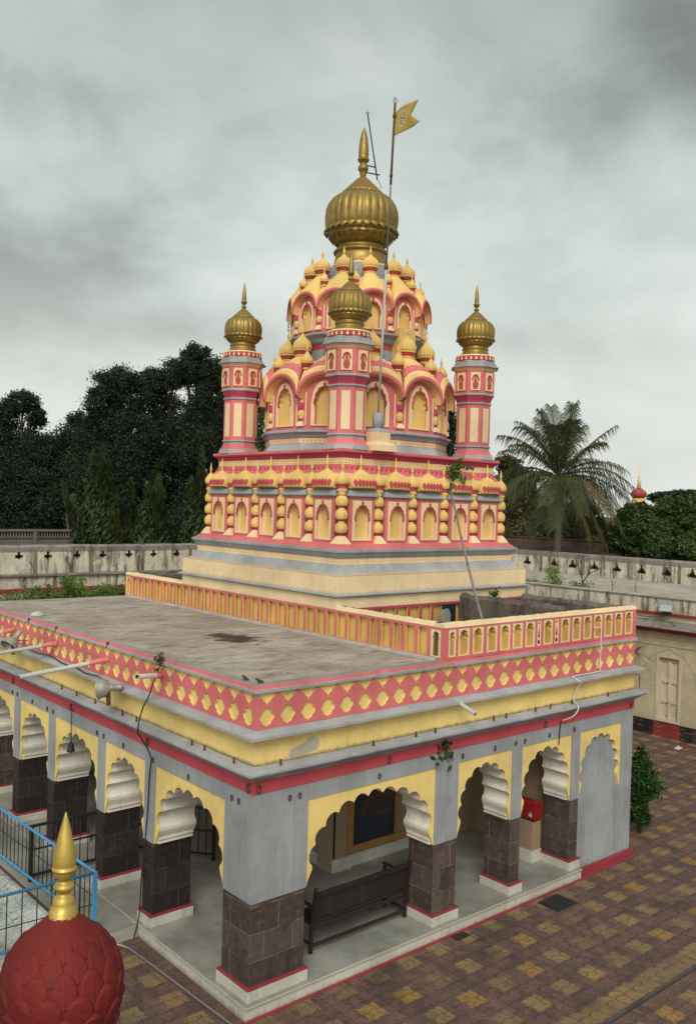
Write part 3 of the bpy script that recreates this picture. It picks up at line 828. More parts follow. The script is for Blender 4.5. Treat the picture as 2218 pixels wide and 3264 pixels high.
# frieze of pink ogee leaves over yellow lozenges
ZLB, ZLT = 3.590, 4.056
def frieze(n, p, T, ext0, ext1, clip=0.0):
    g = MB()
    h = ZLT - ZLB
    g.plate(boxpath(-p * .5 + ext0 + (.102 if clip else .03), n * p - ext1, ZLB, ZLT), [], T, -0.10, -0.028, 'yellow_paint')
    loz = [(0, -.285), (.06, -.235), (.13, -.228), (.20, -.205), (.245, -.16), (.255, -.115), (.32, -.095), (.375, -.05), (.395, 0), (.375, .05), (.32, .095), (.262, .11), (.25, .155), (.205, .205), (.13, .235), (.065, .245), (.012, .285)]
    loz = [(a * .90, b * .95) for a, b in loz]
    half = [(.5, 0)] + [(.5 - a, .335 + b) for a, b in loz] + [(.488, .66), (.472, .70), (.42, .745), (.355, .755), (.325, .80), (.265, .85), (.19, .868), (.145, .90), (.07, .935), (0, .99)]
    for k in range(n + 1):
        c = k * p
        rt = [(a, b) for a, b in half if k or a * p > clip + .002]; lf = [(-a, b) for a, b in half]
        lo, hi = -0.5 * p + ext0, n * p - ext1
        if k == 0: lf = [(clip / p, 0), (clip / p, .96)]
        if k == n: rt = [(0.0, 0), (0.0, .995)]
        poly = [(c + a * p, ZLB + b * h) for a, b in rt] + [(c + a * p, ZLB + b * h) for a, b in reversed(lf)]
        q = []
        for pt in poly:
            if not q or math.hypot(pt[0] - q[-1][0], pt[1] - q[-1][1]) > 1e-5: q.append(pt)
        if math.hypot(q[0][0] - q[-1][0], q[0][1] - q[-1][1]) < 1e-5: q.pop()
        g.plate(q, [], T, -0.028, 0.0, 'pink_paint', side='pink_paint' if k == 0 else 'yellow_paint')
    return g
pr = XE / 26; pl = YE / 31
g1 = frieze(26, pr, T_y(0), pr * .5, 0)
g1.build('leaf_frieze', temple)
frieze(31, pl, T_x(0), pl * .5 + .0285, .03, .0285).build('leaf_frieze', temple)
m = MB(); m.box(XE - .1, XE, .03, YE, ZLB, ZLT, 'pink_paint'); m.box(.03, XE - .1, YE - .1, YE, ZLB, ZLT, 'pink_paint'); m.build('rear_frieze', temple)
m = MB()
m.stack(HRR, [(.03, 4.050, 'light_grey_paint'), (-.035, 4.058, 'light_grey_paint'), (-.035, 4.092, 'light_grey_paint'), (-.012, 4.098, 'pink_paint'), (.004, 4.146, 'concrete'), (.11, 4.160, 'concrete'), (.14, 4.135, 'concrete')], (False, False), .005)
for y in (2.36, 4.08, 6.09, 7.35):
    m.box(-.042, .02, y - .012, y + .012, 4.06, 4.15, 'rust')
m.build('coping', temple)
m = MB()
m.add([(.11, .11, 4.137), (XE - .1, .11, 4.137), (XE - .1, YE - .1, 4.137), (.11, YE - .1, 4.137)], [(0, 1, 2, 3)], 'roof_screed')
m.build('roof', temple, recalc=False)
# mortar fillet where roof meets the parapet wall
m = MB()
rr_ = random.Random(3)
ys_ = np.linspace(.15, YE - .12, 150)
vs = []; 
for y in ys_:
    wv = .035 + rr_.random() * .05
    vs += [(XP - .001, y, 4.175), (XP - wv, y, 4.150), (XP - wv - .03, y, 4.1385)]
m.add(vs, [(3 * i + j, 3 * i + j + 1, 3 * i + j + 4, 3 * i + j + 3) for i in range(149) for j in range(2)], 'step_stone')
m.build('fillet', temple)

# hooks and pegs
m = MB()
for a in PR[:4]:
    for s in ((a[0] + a[1]) / 2 - .07, (a[0] + a[1]) / 2 + .1): pass
def ringlet(c, T, rad=.028):
    g = MB()
    g.tube([T(c[0] + rad * .75 * math.cos(t), c[1] + rad * 1.35 * math.sin(t), .014) for t in np.linspace(0, 2 * PI, 9)], .008, 'rust', 5)
    g.tube([T(c[0], c[1] + rad, -.01), T(c[0], c[1] + rad, .02)], .008, 'rust', 5)
    return g
for s in (.56, .72, 2.13, 3.86, 4.62, 5.14, 5.37, 6.03, 6.74): ringlet((s, 2.655), T_y(0)).build('hook', temple)
for s in (.31, .47, 1.55, 2.54, 3.48, 4.16, 4.40, 6.16, 6.43, 7.12, 7.86, 8.11): ringlet((s, 2.635), T_x(0)).build('hook', temple)
for s in (.06, 2.30, 5.9, 8.5): ringlet((s, 2.86), T_y(-.012), .04).build('hook', temple)
for s in (.09, 2.71, 5.40, 8.06): ringlet((s, 2.86), T_x(-.012), .045).build('hook', temple)
for s in (.32, 1.9, 2.73, 3.13, 4.45, 4.75, 5.5, 5.9, 6.5, 7.6): 
    g = MB(); g.box(s, s + .022, -.11, -.09, 3.09, 3.21, 'rust'); g.build('peg', temple)
for s in (.30, 1.0, 1.32, 2.9, 3.35, 4.3, 5.0, 5.6): 
    g = MB(); g.box(-.11, -.09, s, s + .022, 3.09, 3.21, 'rust'); g.build('peg', temple)
# bare plaster patch on the yellow band
m = MB()
pp = [(.52, 3.20), (.60, 3.17), (.78, 3.19), (.98, 3.20), (1.04, 3.26), (1.02, 3.34), (.94, 3.40), (.86, 3.385), (.78, 3.33), (.66, 3.30), (.55, 3.27)]
m.plate(pp, [], T_y(0), -.01, .003, 'bare_plaster'); m.build('bare_patch', temple)

# ---------------------------------------------------------------- parapets with niches around the shrine
ZP0, ZP1 = 4.15, 4.68
def niche_parapet():
    g = MB()
    T = T_y(0)
    x0, x1 = XP, XE
    holes = []; cream = []
    cs = [3.565, 3.828, 4.149, 4.482, 4.802, 5.119, 5.444, 5.925, 6.41, 6.735, 7.06, 7.385, 7.71, 8.037, 8.374]
    for i, c in enumerate(cs):
        w = .085 if i == 0 else .13
        holes.append(boxpath(c - w, c + w, 4.195, 4.615)[::1])
    slots = [5.68, 6.165]
    for c in slots: holes.append(boxpath(c - .055, c + .055, 4.195, 4.615))
    g.plate(boxpath(x0, x1, ZP0, 4.64), holes, T, -0.05, 0.0, 'pink_paint')
    g.plate(boxpath(x0 + .125, x1, ZP0, 4.66), [], T, -0.20, -0.125, 'ochre_paint')
    for i, c in enumerate(cs):
        w = .085 if i == 0 else .13
        hw = w - .045
        h = arch_hole(c - hw, c + hw, 4.215, 4.44, 4.585, 5, .28)
        g.plate(boxpath(c - w, c + w, 4.195, 4.615), [h], T, -0.124, -0.008, 'cream_paint', side='cream_paint', hole_side='ochre_paint')
    for c in slots:
        hs = [[(c, 4.60 - .06), (c - .022, 4.565), (c, 4.59), (c + .022, 4.565)],
              [(c, 4.515), (c - .024, 4.35), (c, 4.31), (c + .024, 4.35)],
              [(c + .03 * math.cos(t), 4.255 + .04 * math.sin(t)) for t in np.linspace(0, 2 * PI, 10)[:-1]]]
        g.plate(boxpath(c - .055, c + .055, 4.195, 4.615), hs, T, -0.06, -0.008, 'cream_paint', hole_side='rust')
        g.plate(boxpath(c - .05, c + .05, 4.20, 4.61), [], T, -0.08, -0.062, 'rust')
    return g
g = niche_parapet()
# sloping weathered coping
def coping_strip(pts_in_out, zs, mat):
    pass
n_ = 60; rr_ = random.Random(5); vs = []
for i in range(n_ + 1):
    xx = XP + (XE - XP) * i / n_
    j = rr_.random() * .012
    vs += [(xx, -.006, 4.64), (xx, .012, 4.685 + j), (xx, .10, 4.70 + j), (xx, .21, 4.685 + j), (xx, .212, 4.15)]
fs = []; ms = []
for i in range(n_):
    for j in range(4):
        fs.append((5 * i + j, 5 * i + j + 1, 5 * i + 5 + j + 1, 5 * i + 5 + j)); ms.append(['cream_paint', 'cream_paint', 'mossy', 'mossy'][j])
vs += [(XP, -.006, 4.641), (XP, .205, 4.641)]; e_ = len(vs)
fs += [(0, 1, 2, 3, e_ - 1, e_ - 2), tuple(5 * n_ + q for q in range(5))]; ms += ['cream_paint', 'cream_paint']
g.add(vs, fs, ms)
g.build('parapet', temple)

def panel_run(y0, y1, n, arch_first=False, arch_last=False, slim=()):
    """pink framed recessed panels on the wall that faces the hall roof (x = XP)"""
    g = MB(); T = T_x(XP)
    holes = []; p = (y1 - y0) / n
    for i in range(n):
        a, b = y0 + i * p, y0 + (i + 1) * p
        if i in slim:
            holes.append(boxpath(a + .03, a + .085, 4.185, 4.60)); holes.append(boxpath(a + .118, b - .035, 4.185, 4.60)); continue
        holes.append(boxpath(a + .035, b - .035, 4.185, 4.60))
    g.plate(boxpath(y0, y1, ZP0 - .01, 4.64), holes, T, -0.045, 0.0, 'pink_paint', hole_side='ochre_paint')
    g.plate(boxpath(y0, y1, ZP0 - .01, 4.64), [], T, -0.12, -0.07, 'ochre_paint')
    for i in range(n):
        a, b = y0 + i * p, y0 + (i + 1) * p
        if (i == 0 and arch_first) or (i == n - 1 and arch_last):
            hw = p / 2 - .075; c = (a + b) / 2
            g.plate(boxpath(a + .035, b - .035, 4.185, 4.60), [arch_hole(c - hw, c + hw, 4.20, 4.44, 4.57, 5, .25)], T, -0.068, -.006, 'cream_paint', hole_side='ochre_paint')
    return g
panel_run(.0505, YS, 9, arch_first=True, slim=(3, 5)).build('panel_wall', temple)
panel_run(YS, YS + WS, 18, slim=(9,)).build('panel_wall', temple)
panel_run(YS + WS, YE, 9, arch_last=True, slim=(4,)).build('panel_wall', temple)
for y0, y1 in ((0.21, YS + .02), (YS + WS - .02, YE)):
    m = MB(); vs = []; n_ = 40
    for i in range(n_ + 1):
        yy = y0 + (y1 - y0) * i / n_; j = rr_.random() * .012
        vs += [(XP - .004, yy, 4.64), (XP + .012, yy, 4.685 + j), (XP + .10, yy, 4.70 + j), (XP + .21, yy, 4.685 + j), (XP + .212, yy, 4.15), (XP + .121, yy, 4.15), (XP + .121, yy, 4.64)]
    fs = []; ms = []
    for i in range(n_):
        for j in range(6): fs.append((7 * i + j, 7 * i + j + 1, 7 * i + 7 + j + 1, 7 * i + 7 + j)); ms.append(['cream_paint', 'cream_paint', 'mossy', 'mossy', 'mossy', 'mossy'][j])
    m.add(vs, fs, ms); m.build('wall_coping', temple)
# panels on the shrine base above the side terrace
m = MB(); T = T_y(YS)
xs_ = np.linspace(XP + .22, XP + WS, 17)
holes = [boxpath(a + .03, b - .03, 4.20, 4.60) for i, (a, b) in enumerate(zip(xs_, xs_[1:])) if i != 8]
m.plate(boxpath(XP + .213, XP + WS, 4.14, 4.64), holes, T, -.045, 0, 'crimson_paint', hole_side='ochre_paint')
m.plate(boxpath(XP + .213, XP + WS, 4.14, 4.64), [], T, -.12, -.07, 'ochre_paint')
m.build('panel_wall', temple)
# rear parapets of the side terraces, mossy inside
def mossy_wall(pts, h0, h1, th, name='terrace_wall', mat='mossy'):
    g = MB()
    (ax, ay), (bx, by) = pts
    d = Vector((bx - ax, by - ay, 0)); ln = d.length; d.normalize(); nrm = Vector((-d.y, d.x, 0))
    n = max(2, int(ln / .12)); vs = []; r2 = random.Random(9)
    for i in range(n + 1):
        c = Vector((ax, ay, 0)) + d * (ln * i / n)
        j = r2.uniform(-.02, .02)
        for o, z in ((-th / 2, h0), (-th / 2, h1 - .05 + j), (-th * .22, h1 + j), (th * .22, h1 + j * .6), (th / 2, h1 - .06 + j), (th / 2, h0)):
            q = c + nrm * o; vs.append((q.x, q.y, z))
    fs = [(6 * i + j, 6 * i + j + 1, 6 * i + 6 + j + 1, 6 * i + 6 + j) for i in range(n) for j in range(5)]
    fs += [tuple(range(6)), tuple(6 * n + j for j in range(6))[::-1]]
    g.add(vs, fs, mat)
    return g.build(name, temple)
mossy_wall(((XE - .12, .215), (XE - .12, YE)), 4.13, 4.69, .24)
mossy_wall(((6.62, .22), (6.62, YS - .001)), 4.13, 4.78, .22)
mossy_wall(((XP + .22, YE - .12), (XE - .26, YE - .12)), 4.13, 4.66, .22)
m = MB(); m.box(XP + .21, XE - .2, .2, YS, 4.14, 4.18, 'mossy'); m.box(XP + .21, XE - .2, YS + WS, YE - .2, 4.14, 4.18, 'mossy'); m.build('terrace_floor', temple)
# small doorway in the shrine base: black sheet painted for its inner shade
m = MB(); m.box(6.02, 6.40, YS - .012, YS - .001, 4.185, 4.60, 'black_iron'); m.build('doorway_shade', temple)

# ---------------------------------------------------------------- shrine base mouldings
SR = rect(XP, XP + WS, YS, YS + WS)
m = MB()
m.stack(SR, [(.13, 4.10, 'ochre_paint'), (.13, 4.62, 'ochre_paint')], (False, False))
m.stack(SR, [(.005, 4.64, 'sand_paint'), (.0, 4.645, 'sand_paint'), (.0, 4.835, 'grey_paint'), (-.03, 4.842, 'grey_paint'), (-.035, 4.855, 'light_grey_paint'), (-.075, 4.866, 'light_grey_paint'), (-.075, 4.886, 'light_grey_paint'), (-.005, 4.905, 'light_grey_paint'),
             (.0, 4.909, 'sand_paint'), (.0, 5.221, 'sand_paint'), (.10, 5.228, 'light_grey_paint'), (.14, 5.255, 'light_grey_paint'), (.205, 5.385, 'light_grey_paint'),
             (.222, 5.388, 'sand_paint'), (.222, 5.50, 'grey_paint'), (.19, 5.515, 'grey_paint'), (.165, 5.565, 'grey_paint'), (.142, 5.60, 'light_grey_paint'), (.132, 5.606, 'light_grey_paint'), (.132, 5.655, 'light_grey_paint'),
             (.165, 5.66, 'pink_paint'), (.20, 5.685, 'pink_paint'), (.235, 5.715, 'pink_paint'), (.275, 5.750, 'pink_paint'), (.45, 5.752, 'sand_paint'), (.44, 6.74, 'sand_paint'), (.42, 6.76, 'sand_paint'), (.42, 7.004, 'sand_paint'),
             (.425, 7.006, 'pink_paint'), (.455, 7.05, 'pink_paint'), (.505, 7.115, 'pink_paint'), (.510, 7.174, 'sand_paint'), (.514, 7.178, 'sand_paint'), (.514, 7.283, 'crimson_paint'), (.506, 7.30, 'crimson_paint'), (.475, 7.36, 'crimson_paint'), (.44, 7.392, 'crimson_paint'),
             (.424, 7.396, 'pink_paint'), (.424, 7.445, 'pink_paint'), (.50, 7.450, 'pink_paint')], (False, True))
base_m = m
# raised ornament on the mouldings: scallops, chevrons, leaf tips
def ornament():
    g = MB()
    def run(T, s0, s1, n, fn):
        p = (s1 - s0) / n
        for i in range(n): fn(T, s0 + (i + .5) * p, p)
    def scallop(T, c, p):
        o = [(c + p * .42 * math.cos(t), 5.475 - p * .55 * math.sin(t)) for t in np.linspace(0, PI, 7)]
        i = [(c + p * .25 * math.cos(t), 5.475 - p * .34 * math.sin(t)) for t in np.linspace(PI, 0, 7)]
        g.plate(o + i, [], T, -.004, .009, 'cream_paint')
    def chev(T, c, p):
        a = [(c - .3 * p, 7.265), (c - .02 * p, 7.265), (c + .3 * p, 7.232), (c - .02 * p, 7.198), (c - .3 * p, 7.198), (c + .02 * p, 7.232)]
        g.plate(a, [], T, -.004, .012, 'ochre_paint', side='cream_paint')
    def drip(T, c, p):
        g.plate([(c - .4 * p, 7.40), (c - .22 * p, 7.378), (c, 7.368), (c + .22 * p, 7.378), (c + .4 * p, 7.40)], [], T, -.05, .0, 'crimson_paint')
    def leaf(T, c, p):
        pts = [(c - .38 * p, 7.04, .0), (c - .1 * p, 7.12, .0), (c + .3 * p, 7.135, .0), (c + .06 * p, 7.085, .0)]
        g.plate([(a, b) for a, b, _ in pts], [], T, -.03, .018, 'crimson_paint', side='pink_paint')
    for Tm, lo, hi in ((T_y(YS + .222), XP + .222, XP + WS - .222), (T_x(XP + .222), YS + .222, YS + WS - .222)): run(Tm, lo, hi, 62, scallop)
    for Tm, lo, hi in ((T_y(YS + .514), XP + .514, XP + WS - .514), (T_x(XP + .514), YS + .514, YS + WS - .514)): run(Tm, lo, hi, 52, chev)
    for Tm, lo, hi in ((T_y(YS + .426), XP + .426, XP + WS - .426), (T_x(XP + .426), YS + .426, YS + WS - .426)): run(Tm, lo, hi, 84, drip)
    for Tm, lo, hi in ((T_y(YS + .49), XP + .49, XP + WS - .49), (T_x(XP + .49), YS + .49, YS + WS - .49)): run(Tm, lo, hi, 34, leaf)
    return g
base_m.merge(ornament()); base_m.build('shrine_base', temple)

# ---------------------------------------------------------------- shrine niches and bead columns (built once, facing -Y)
def spike(g, z, r, h, mat='dome_yellow', c=(0, 0)):
    g.lathe([(r * .35, z - .01), (r * .45, z + h * .04), (r * .95, z + h * .10), (r * .5, z + h * .17), (r * .42, z + h * .22), (r * .9, z + h * .28), (r, z + h * .36), (r * .72, z + h * .55), (r * .38, z + h * .75), (r * .05, z + h)], 10, mat, (c[0], c[1], 0))
NS = (WS - 2 * .40) / 5     # niche spacing
def make_niche():
    T = T_y(0); hw = .305
    g = MB()
    fr = arch_hole(-.155, .155, 5.83, 6.20, 6.40, 7, .26)
    g.plate(boxpath(-hw, hw, 5.75, 6.575), [arch_hole(-.155, .155, 5.83, 6.22, 6.425, 9, .2)], T, -.085, 0.0, 'pink_paint', hole_side='cream_paint')
    g.plate(boxpath(-.225, .225, 5.80, 6.52), [arch_hole(-.168, .168, 5.85, 6.20, 6.445, 7, .2)], T, .0, .016, 'cream_paint')
    g.plate(boxpath(-.20, .20, 5.80, 6.50), [], T, -.10, -.080, 'dome_yellow')
    # crimson beaded rim over the upper half of the arch
    pts = multifoil(-.158, .158, 6.16, 6.43, 9, .22, .85, 3)
    g.tube([T(a, b, .012) for a, b in pts], .021, 'red_paint', 6)
    g.lathe([(.012, 6.45), (.028, 6.475), (.026, 6.495), (.008, 6.52)], 8, 'red_paint', (0, -.012, 0))
    n = g.build('niche', temple)
    g = MB()
    lp = lambda e: [(-hw - e, -e), (hw + e, -e), (hw + e, .11), (-hw - e, .11)]
    g.stack(lp, [(.0, 6.572, 'grey_paint'), (.03, 6.59, 'light_grey_paint'), (.055, 6.60, 'light_grey_paint'), (.055, 6.625, 'light_grey_paint'), (.03, 6.632, 'light_grey_paint'), (-.005, 6.70, 'grey_paint'), (-.03, 6.708, 'grey_paint'), (-.03, 6.728, 'dome_yellow'), (.02, 6.735, 'dome_yellow'), (.02, 6.752, 'dome_yellow')])
    g.build('entablature', n)
    # ribbed squat dome with crimson drops
    g = MB()
    prof = [(.29, 6.75), (.303, 6.785), (.300, 6.84), (.278, 6.90), (.240, 6.95), (.185, 6.995), (.115, 7.035), (.058, 7.062), (.03, 7.09)]
    vs = []; fs = []; K = 72
    for r, z in prof:
        for k in range(K):
            a = 2 * PI * k / K
            # squarish plan
            q = r / max(abs(math.cos(a)) ** 4 + abs(math.sin(a)) ** 4, 1e-6) ** .25
            q *= 1 - .05 * (1 - abs(math.sin(9 * a)) ** .6) if z > 6.90 else 1
            vs.append((q * math.cos(a), .05 + min(q * math.sin(a) * .62, .10) if False else .06 + q * math.sin(a) * .58, z))
    for i in range(len(prof) - 1):
        for k in range(K): fs.append((i * K + k, i * K + (k + 1) % K, (i + 1) * K + (k + 1) % K, (i + 1) * K + k))
    g.add(vs, fs, 'dome_yellow', True)
    def dome_y(s, z):
        r_ = np.interp(z, [q[1] for q in prof], [q[0] for q in prof])
        return .06 - .58 * max(r_ ** 4 - s ** 4, 1e-9) ** .25
    for k in range(7):
        sx = (k - 3) * .080
        o = [(sx, 6.765), (sx - .024, 6.795), (sx - .0375, 6.83), (sx - .03, 6.868), (sx, 6.90), (sx + .03, 6.868), (sx + .0375, 6.83), (sx + .024, 6.795)]
        g.plate(o, [], lambda s, z, d: (s, dome_y(s, z) - d, z), -.012, .012, 'red_paint')
    g.build('niche_dome', n)
    g = MB(); spike(g, 7.08, .034, .27, c=(0, .06)); g.build('finial', n)
    return n
def make_bead_column():
    g = MB()
    sq = lambda e: [(-e, -e), (e, -e), (e, e), (-e, e)]
    g.stack(sq, [(.135, 5.745, 'cream_paint'), (.105, 5.80, 'cream_paint'), (.065, 5.87, 'cream_paint'), (.05, 5.885, 'red_paint'), (.05, 5.92, 'red_paint')])
    c = g.build('bead_column', temple)
    for z in (6.02, 6.26, 6.50):
        g = MB()
        g.lathe([(.055, z - .115, 'red_paint'), (.075, z - .095, 'red_paint'), (.098, z - .075, 'dome_yellow'), (.115, z - .03), (.117, z), (.108, z + .05), (.085, z + .085), (.055, z + .10), (.055, z + .13)], 32, 'dome_yellow', ribs=8, rd=.17, rz=(z - .08, z + .09))
        g.build('bead', c)
    g = MB()
    g.lathe([(.06, 6.60), (.085, 6.625), (.06, 6.65), (.095, 6.69, 'dome_yellow'), (.095, 6.715), (.075, 6.72, 'red_paint'), (.08, 6.77, 'red_paint'), (.115, 6.81, 'dome_yellow'), (.127, 6.85), (.122, 6.90), (.095, 6.95), (.06, 6.99), (.03, 7.03)], 32, 'dome_yellow', ribs=8, rd=.16, rz=(6.80, 6.99))
    g.build('cap_bulb', c)
    g = MB(); spike(g, 7.02, .028, .24); g.build('finial', c)
    return c
nproto = make_niche(); cproto = make_bead_column()
first = True
for side in range(4):
    a = side * PI / 2
    ca, sa = math.cos(a), math.sin(a)
    ds = WS / 2 - .343
    for i in range(5):
        s = (i - 2) * NS
        loc = (CX + s * ca + ds * sa, CY + s * sa - ds * ca, 0)
        o = nproto if first else dup(nproto, temple)
        o.location = loc; o.rotation_euler = (0, 0, a); first = False
first = True
dc = WS / 2 - .40
for side in range(4):
    a = side * PI / 2
    ca, sa = math.cos(a), math.sin(a)
    for i in range(5):
        s = (i - 2.5) * NS
        o = cproto if first else dup(cproto, temple)
        o.location = (CX + s * ca + dc * sa, CY + s * sa - dc * ca, 0); o.rotation_euler = (0, 0, a); first = False

# ---------------------------------------------------------------- golden onion dome profile helper
def onion(g, z0, s, mat, n=96, ribs=24):
    """s = scale; heights as on the corner turrets (1.0 = 0.40 m radius)"""
    P = [(.258, .0), (.300, .03), (.335, .07), (.345, .085), (.352, .10), (.345, .112), (.372, .125), (.372, .14)]
    g.lathe([(r * s, z0 + z * s) for r, z in P], n, mat)
    B = [(.365, .142), (.385, .18), (.395, .235), (.399, .30), (.392, .37), (.372, .43), (.335, .485), (.285, .525), (.225, .548)]
    g.lathe([(r * s, z0 + z * s) for r, z in B], n * 2, mat, ribs=ribs, rd=.045, rz=(z0 + .143 * s, z0 + .56 * s))
    # row of rounded petal tips under the belly
    for k in range(ribs):
        a = 2 * PI * (k + .5) / ribs
        w = 2 * PI * .38 * s / ribs
        vs = []; fs = []
        for i in range(5):
            t = -1 + 2 * i / 4
            for j, (rr, zz) in enumerate(((.375, .178), (.398, .150), (.388, .128 + .02 * t * t))):
                aa = a + t * w * .46 / (.38 * s)
                lift = (1 - t * t)
                vs.append(((rr * s + .012 * s * lift) * math.cos(aa), (rr * s + .012 * s * lift) * math.sin(aa), z0 + (zz - .012 * lift) * s if j else z0 + zz * s))
        for i in range(4):
            for j in range(2): fs.append((i * 3 + j, i * 3 + j + 1, i * 3 + 3 + j + 1, i * 3 + 3 + j))
        g.add(vs, fs, mat, True)
    # leaf frill on the bowl
    for k in range(ribs):
        a = 2 * PI * k / ribs; w = PI / ribs * .85
        vs = []
        for da, rr, zz in ((-w, .352, .085), (0, .345, .105), (w, .352, .085), (0, .310, .028)):
            vs.append((rr * s * 1.02 * math.cos(a + da), rr * s * 1.02 * math.sin(a + da), z0 + zz * s))
        g.add(vs, [(0, 1, 2), (0, 2, 3)], mat)
    # cap of overlapping leaves
    Cc = [(.236, .545), (.232, .565), (.205, .59), (.17, .625), (.125, .67), (.08, .715), (.04, .745), (.028, .76)]
    g.lathe([(r * s, z0 + z * s) for r, z in Cc], n, mat, ribs=ribs, rd=.07, rz=(z0 + .54 * s, z0 + .7 * s))
def kalash(g, z0, s, mat):
    P = [(.03, .0), (.034, .015), (.05, .03), (.055, .045), (.05, .062), (.032, .072), (.03, .085), (.04, .095), (.062, .14), (.07, .148), (.066, .16), (.044, .165), (.046, .19), (.047, .23), (.040, .33), (.028, .44), (.013, .53), (.002, .565)]
    g.lathe([(r * s, z0 + z * s) for r, z in P], 24, mat)

# ---------------------------------------------------------------- corner turrets
TD = .831
def make_turret():
    o8 = ngon(8, PI / 8)
    k = 1 / math.cos(PI / 8)
    g = MB()
    A = lambda r: r * k * .965
    g.stack(o8, [(A(.44), 7.44, 'light_grey_paint'), (A(.425), 7.525, 'light_grey_paint'), (A(.415), 7.53, 'pink_paint'), (A(.375), 7.575, 'pink_paint'), (A(.35), 7.645, 'pink_paint'), (A(.345), 7.65, 'grey_paint'), (A(.345), 7.69, 'grey_paint'),
                 (A(.372), 7.70, 'light_grey_paint'), (A(.372), 7.715, 'light_grey_paint'), (A(.347), 7.728, 'pink_paint'), (A(.347), 8.565, 'grey_paint'), (A(.36), 8.575, 'grey_paint'), (A(.372), 8.59, 'light_grey_paint'), (A(.372), 8.605, 'light_grey_paint'),
                 (A(.35), 8.62, 'crimson_paint'), (A(.36), 8.66, 'crimson_paint'), (A(.385), 8.715, 'crimson_paint'), (A(.395), 8.745, 'grey_paint'), (A(.42), 8.76, 'light_grey_paint'), (A(.42), 8.785, 'light_grey_paint'), (A(.402), 8.80, 'pink_paint'),
                 (A(.402), 9.265, 'sand_paint'), (A(.435), 9.315, 'sand_paint'), (A(.465), 9.325, 'grey_paint'), (A(.495), 9.335, 'light_grey_paint'), (A(.495), 9.355, 'light_grey_paint'), (A(.455), 9.37, 'grey_paint'), (A(.445), 9.40, 'light_grey_paint'), (A(.445), 9.415, 'grey_paint'), (A(.415), 9.43, 'grey_paint'),
                 (A(.41), 9.46, 'light_grey_paint'), (A(.40), 9.475, 'light_grey_paint')])
    t = g.build('corner_turret', temple)
    ap1, ap2 = .347 * .965, .402 * .965
    for j in range(8):
        a = j * PI / 4
        ca, sa = math.cos(a), math.sin(a)
        T1 = lambda s, z, d: ((ap1 + d) * ca - s * sa, (ap1 + d) * sa + s * ca, z)
        T2 = lambda s, z, d: ((ap2 + d) * ca - s * sa, (ap2 + d) * sa + s * ca, z)
        g = MB()
        g.plate(boxpath(-.082, .082, 7.80, 8.50), [], T1, -.01, .008, 'sand_paint', side='cream_paint')
        g.build('shaft_panel', t)
        g = MB()
        g.plate(boxpath(-.098, .098, 8.855, 9.225), [arch_hole(-.06, .06, 8.875, 9.06, 9.165, 5, .25)], T2, -.01, .026, 'cream_paint', hole_side='ochre_paint')
        g.plate(boxpath(-.09, .09, 8.87, 9.215), [], T2, -.008, .004, 'ochre_paint')
        pot = [(.018, 8.885), (.03, 8.90), (.036, 8.93), (.055, 8.955), (.058, 8.985), (.04, 9.02), (.016, 9.035), (.022, 9.06), (.014, 9.09), (.02, 9.11), (.012, 9.14)]
        g.plate([(x, z) for x, z in pot] + [(-x, z) for x, z in reversed(pot)], [], T2, .004, .018, 'red_paint')
        pts = multifoil(-.06, .06, 9.05, 9.17, 5, .25, .8, 3)
        g.tube([T2(x, z, .024) for x, z in pts], .011, 'red_paint', 5)
        g.build('niche_panel', t)
    g = MB()
    g.lathe([(.395, 9.47, 'pink_paint'), (.405, 9.475, 'red_paint'), (.40, 9.575, 'cream_paint'), (.398, 9.597, 'cream_paint'), (.33, 9.60, 'cream_paint'), (.3, 9.602, 'cream_paint')], 48, 'cream_paint')
    for k2 in range(24):
        a = 2 * PI * k2 / 24
        Tc = lambda s, z, d: ((.402 + d) * math.cos(a + s / .402), (.402 + d) * math.sin(a + s / .402), z)
        g.plate([(0, 9.485), (-.022, 9.505), (-.024, 9.52), (-.007, 9.545), (0, 9.575), (.007, 9.545), (.024, 9.52), (.022, 9.505)], [], Tc, -.01, .008, 'cream_paint')
    g.build('lozenge_ring', t)
    g = MB()
    g.lathe([(.315, 9.595), (.31, 9.615), (.285, 9.65), (.262, 9.70), (.256, 9.725), (.275, 9.737), (.275, 9.752), (.256, 9.762), (.262, 9.785), (.256, 9.80)], 64, 'gold_paint')
    onion(g, 9.795, 1.0, 'gold_paint', 72, 24)
    g.build('turret_dome', t)
    g = MB(); kalash(g, 10.535, 1.0, 'gold_paint'); g.build('finial', t)
    return t
tp = make_turret()
for i, (x, y) in enumerate(((XP + TD, YS + TD), (XP + WS - TD, YS + TD), (XP + TD, YS + WS - TD), (XP + WS - TD, YS + WS - TD))):
    o = tp if i == 0 else dup(tp, temple)
    o.location = (x, y, 0)

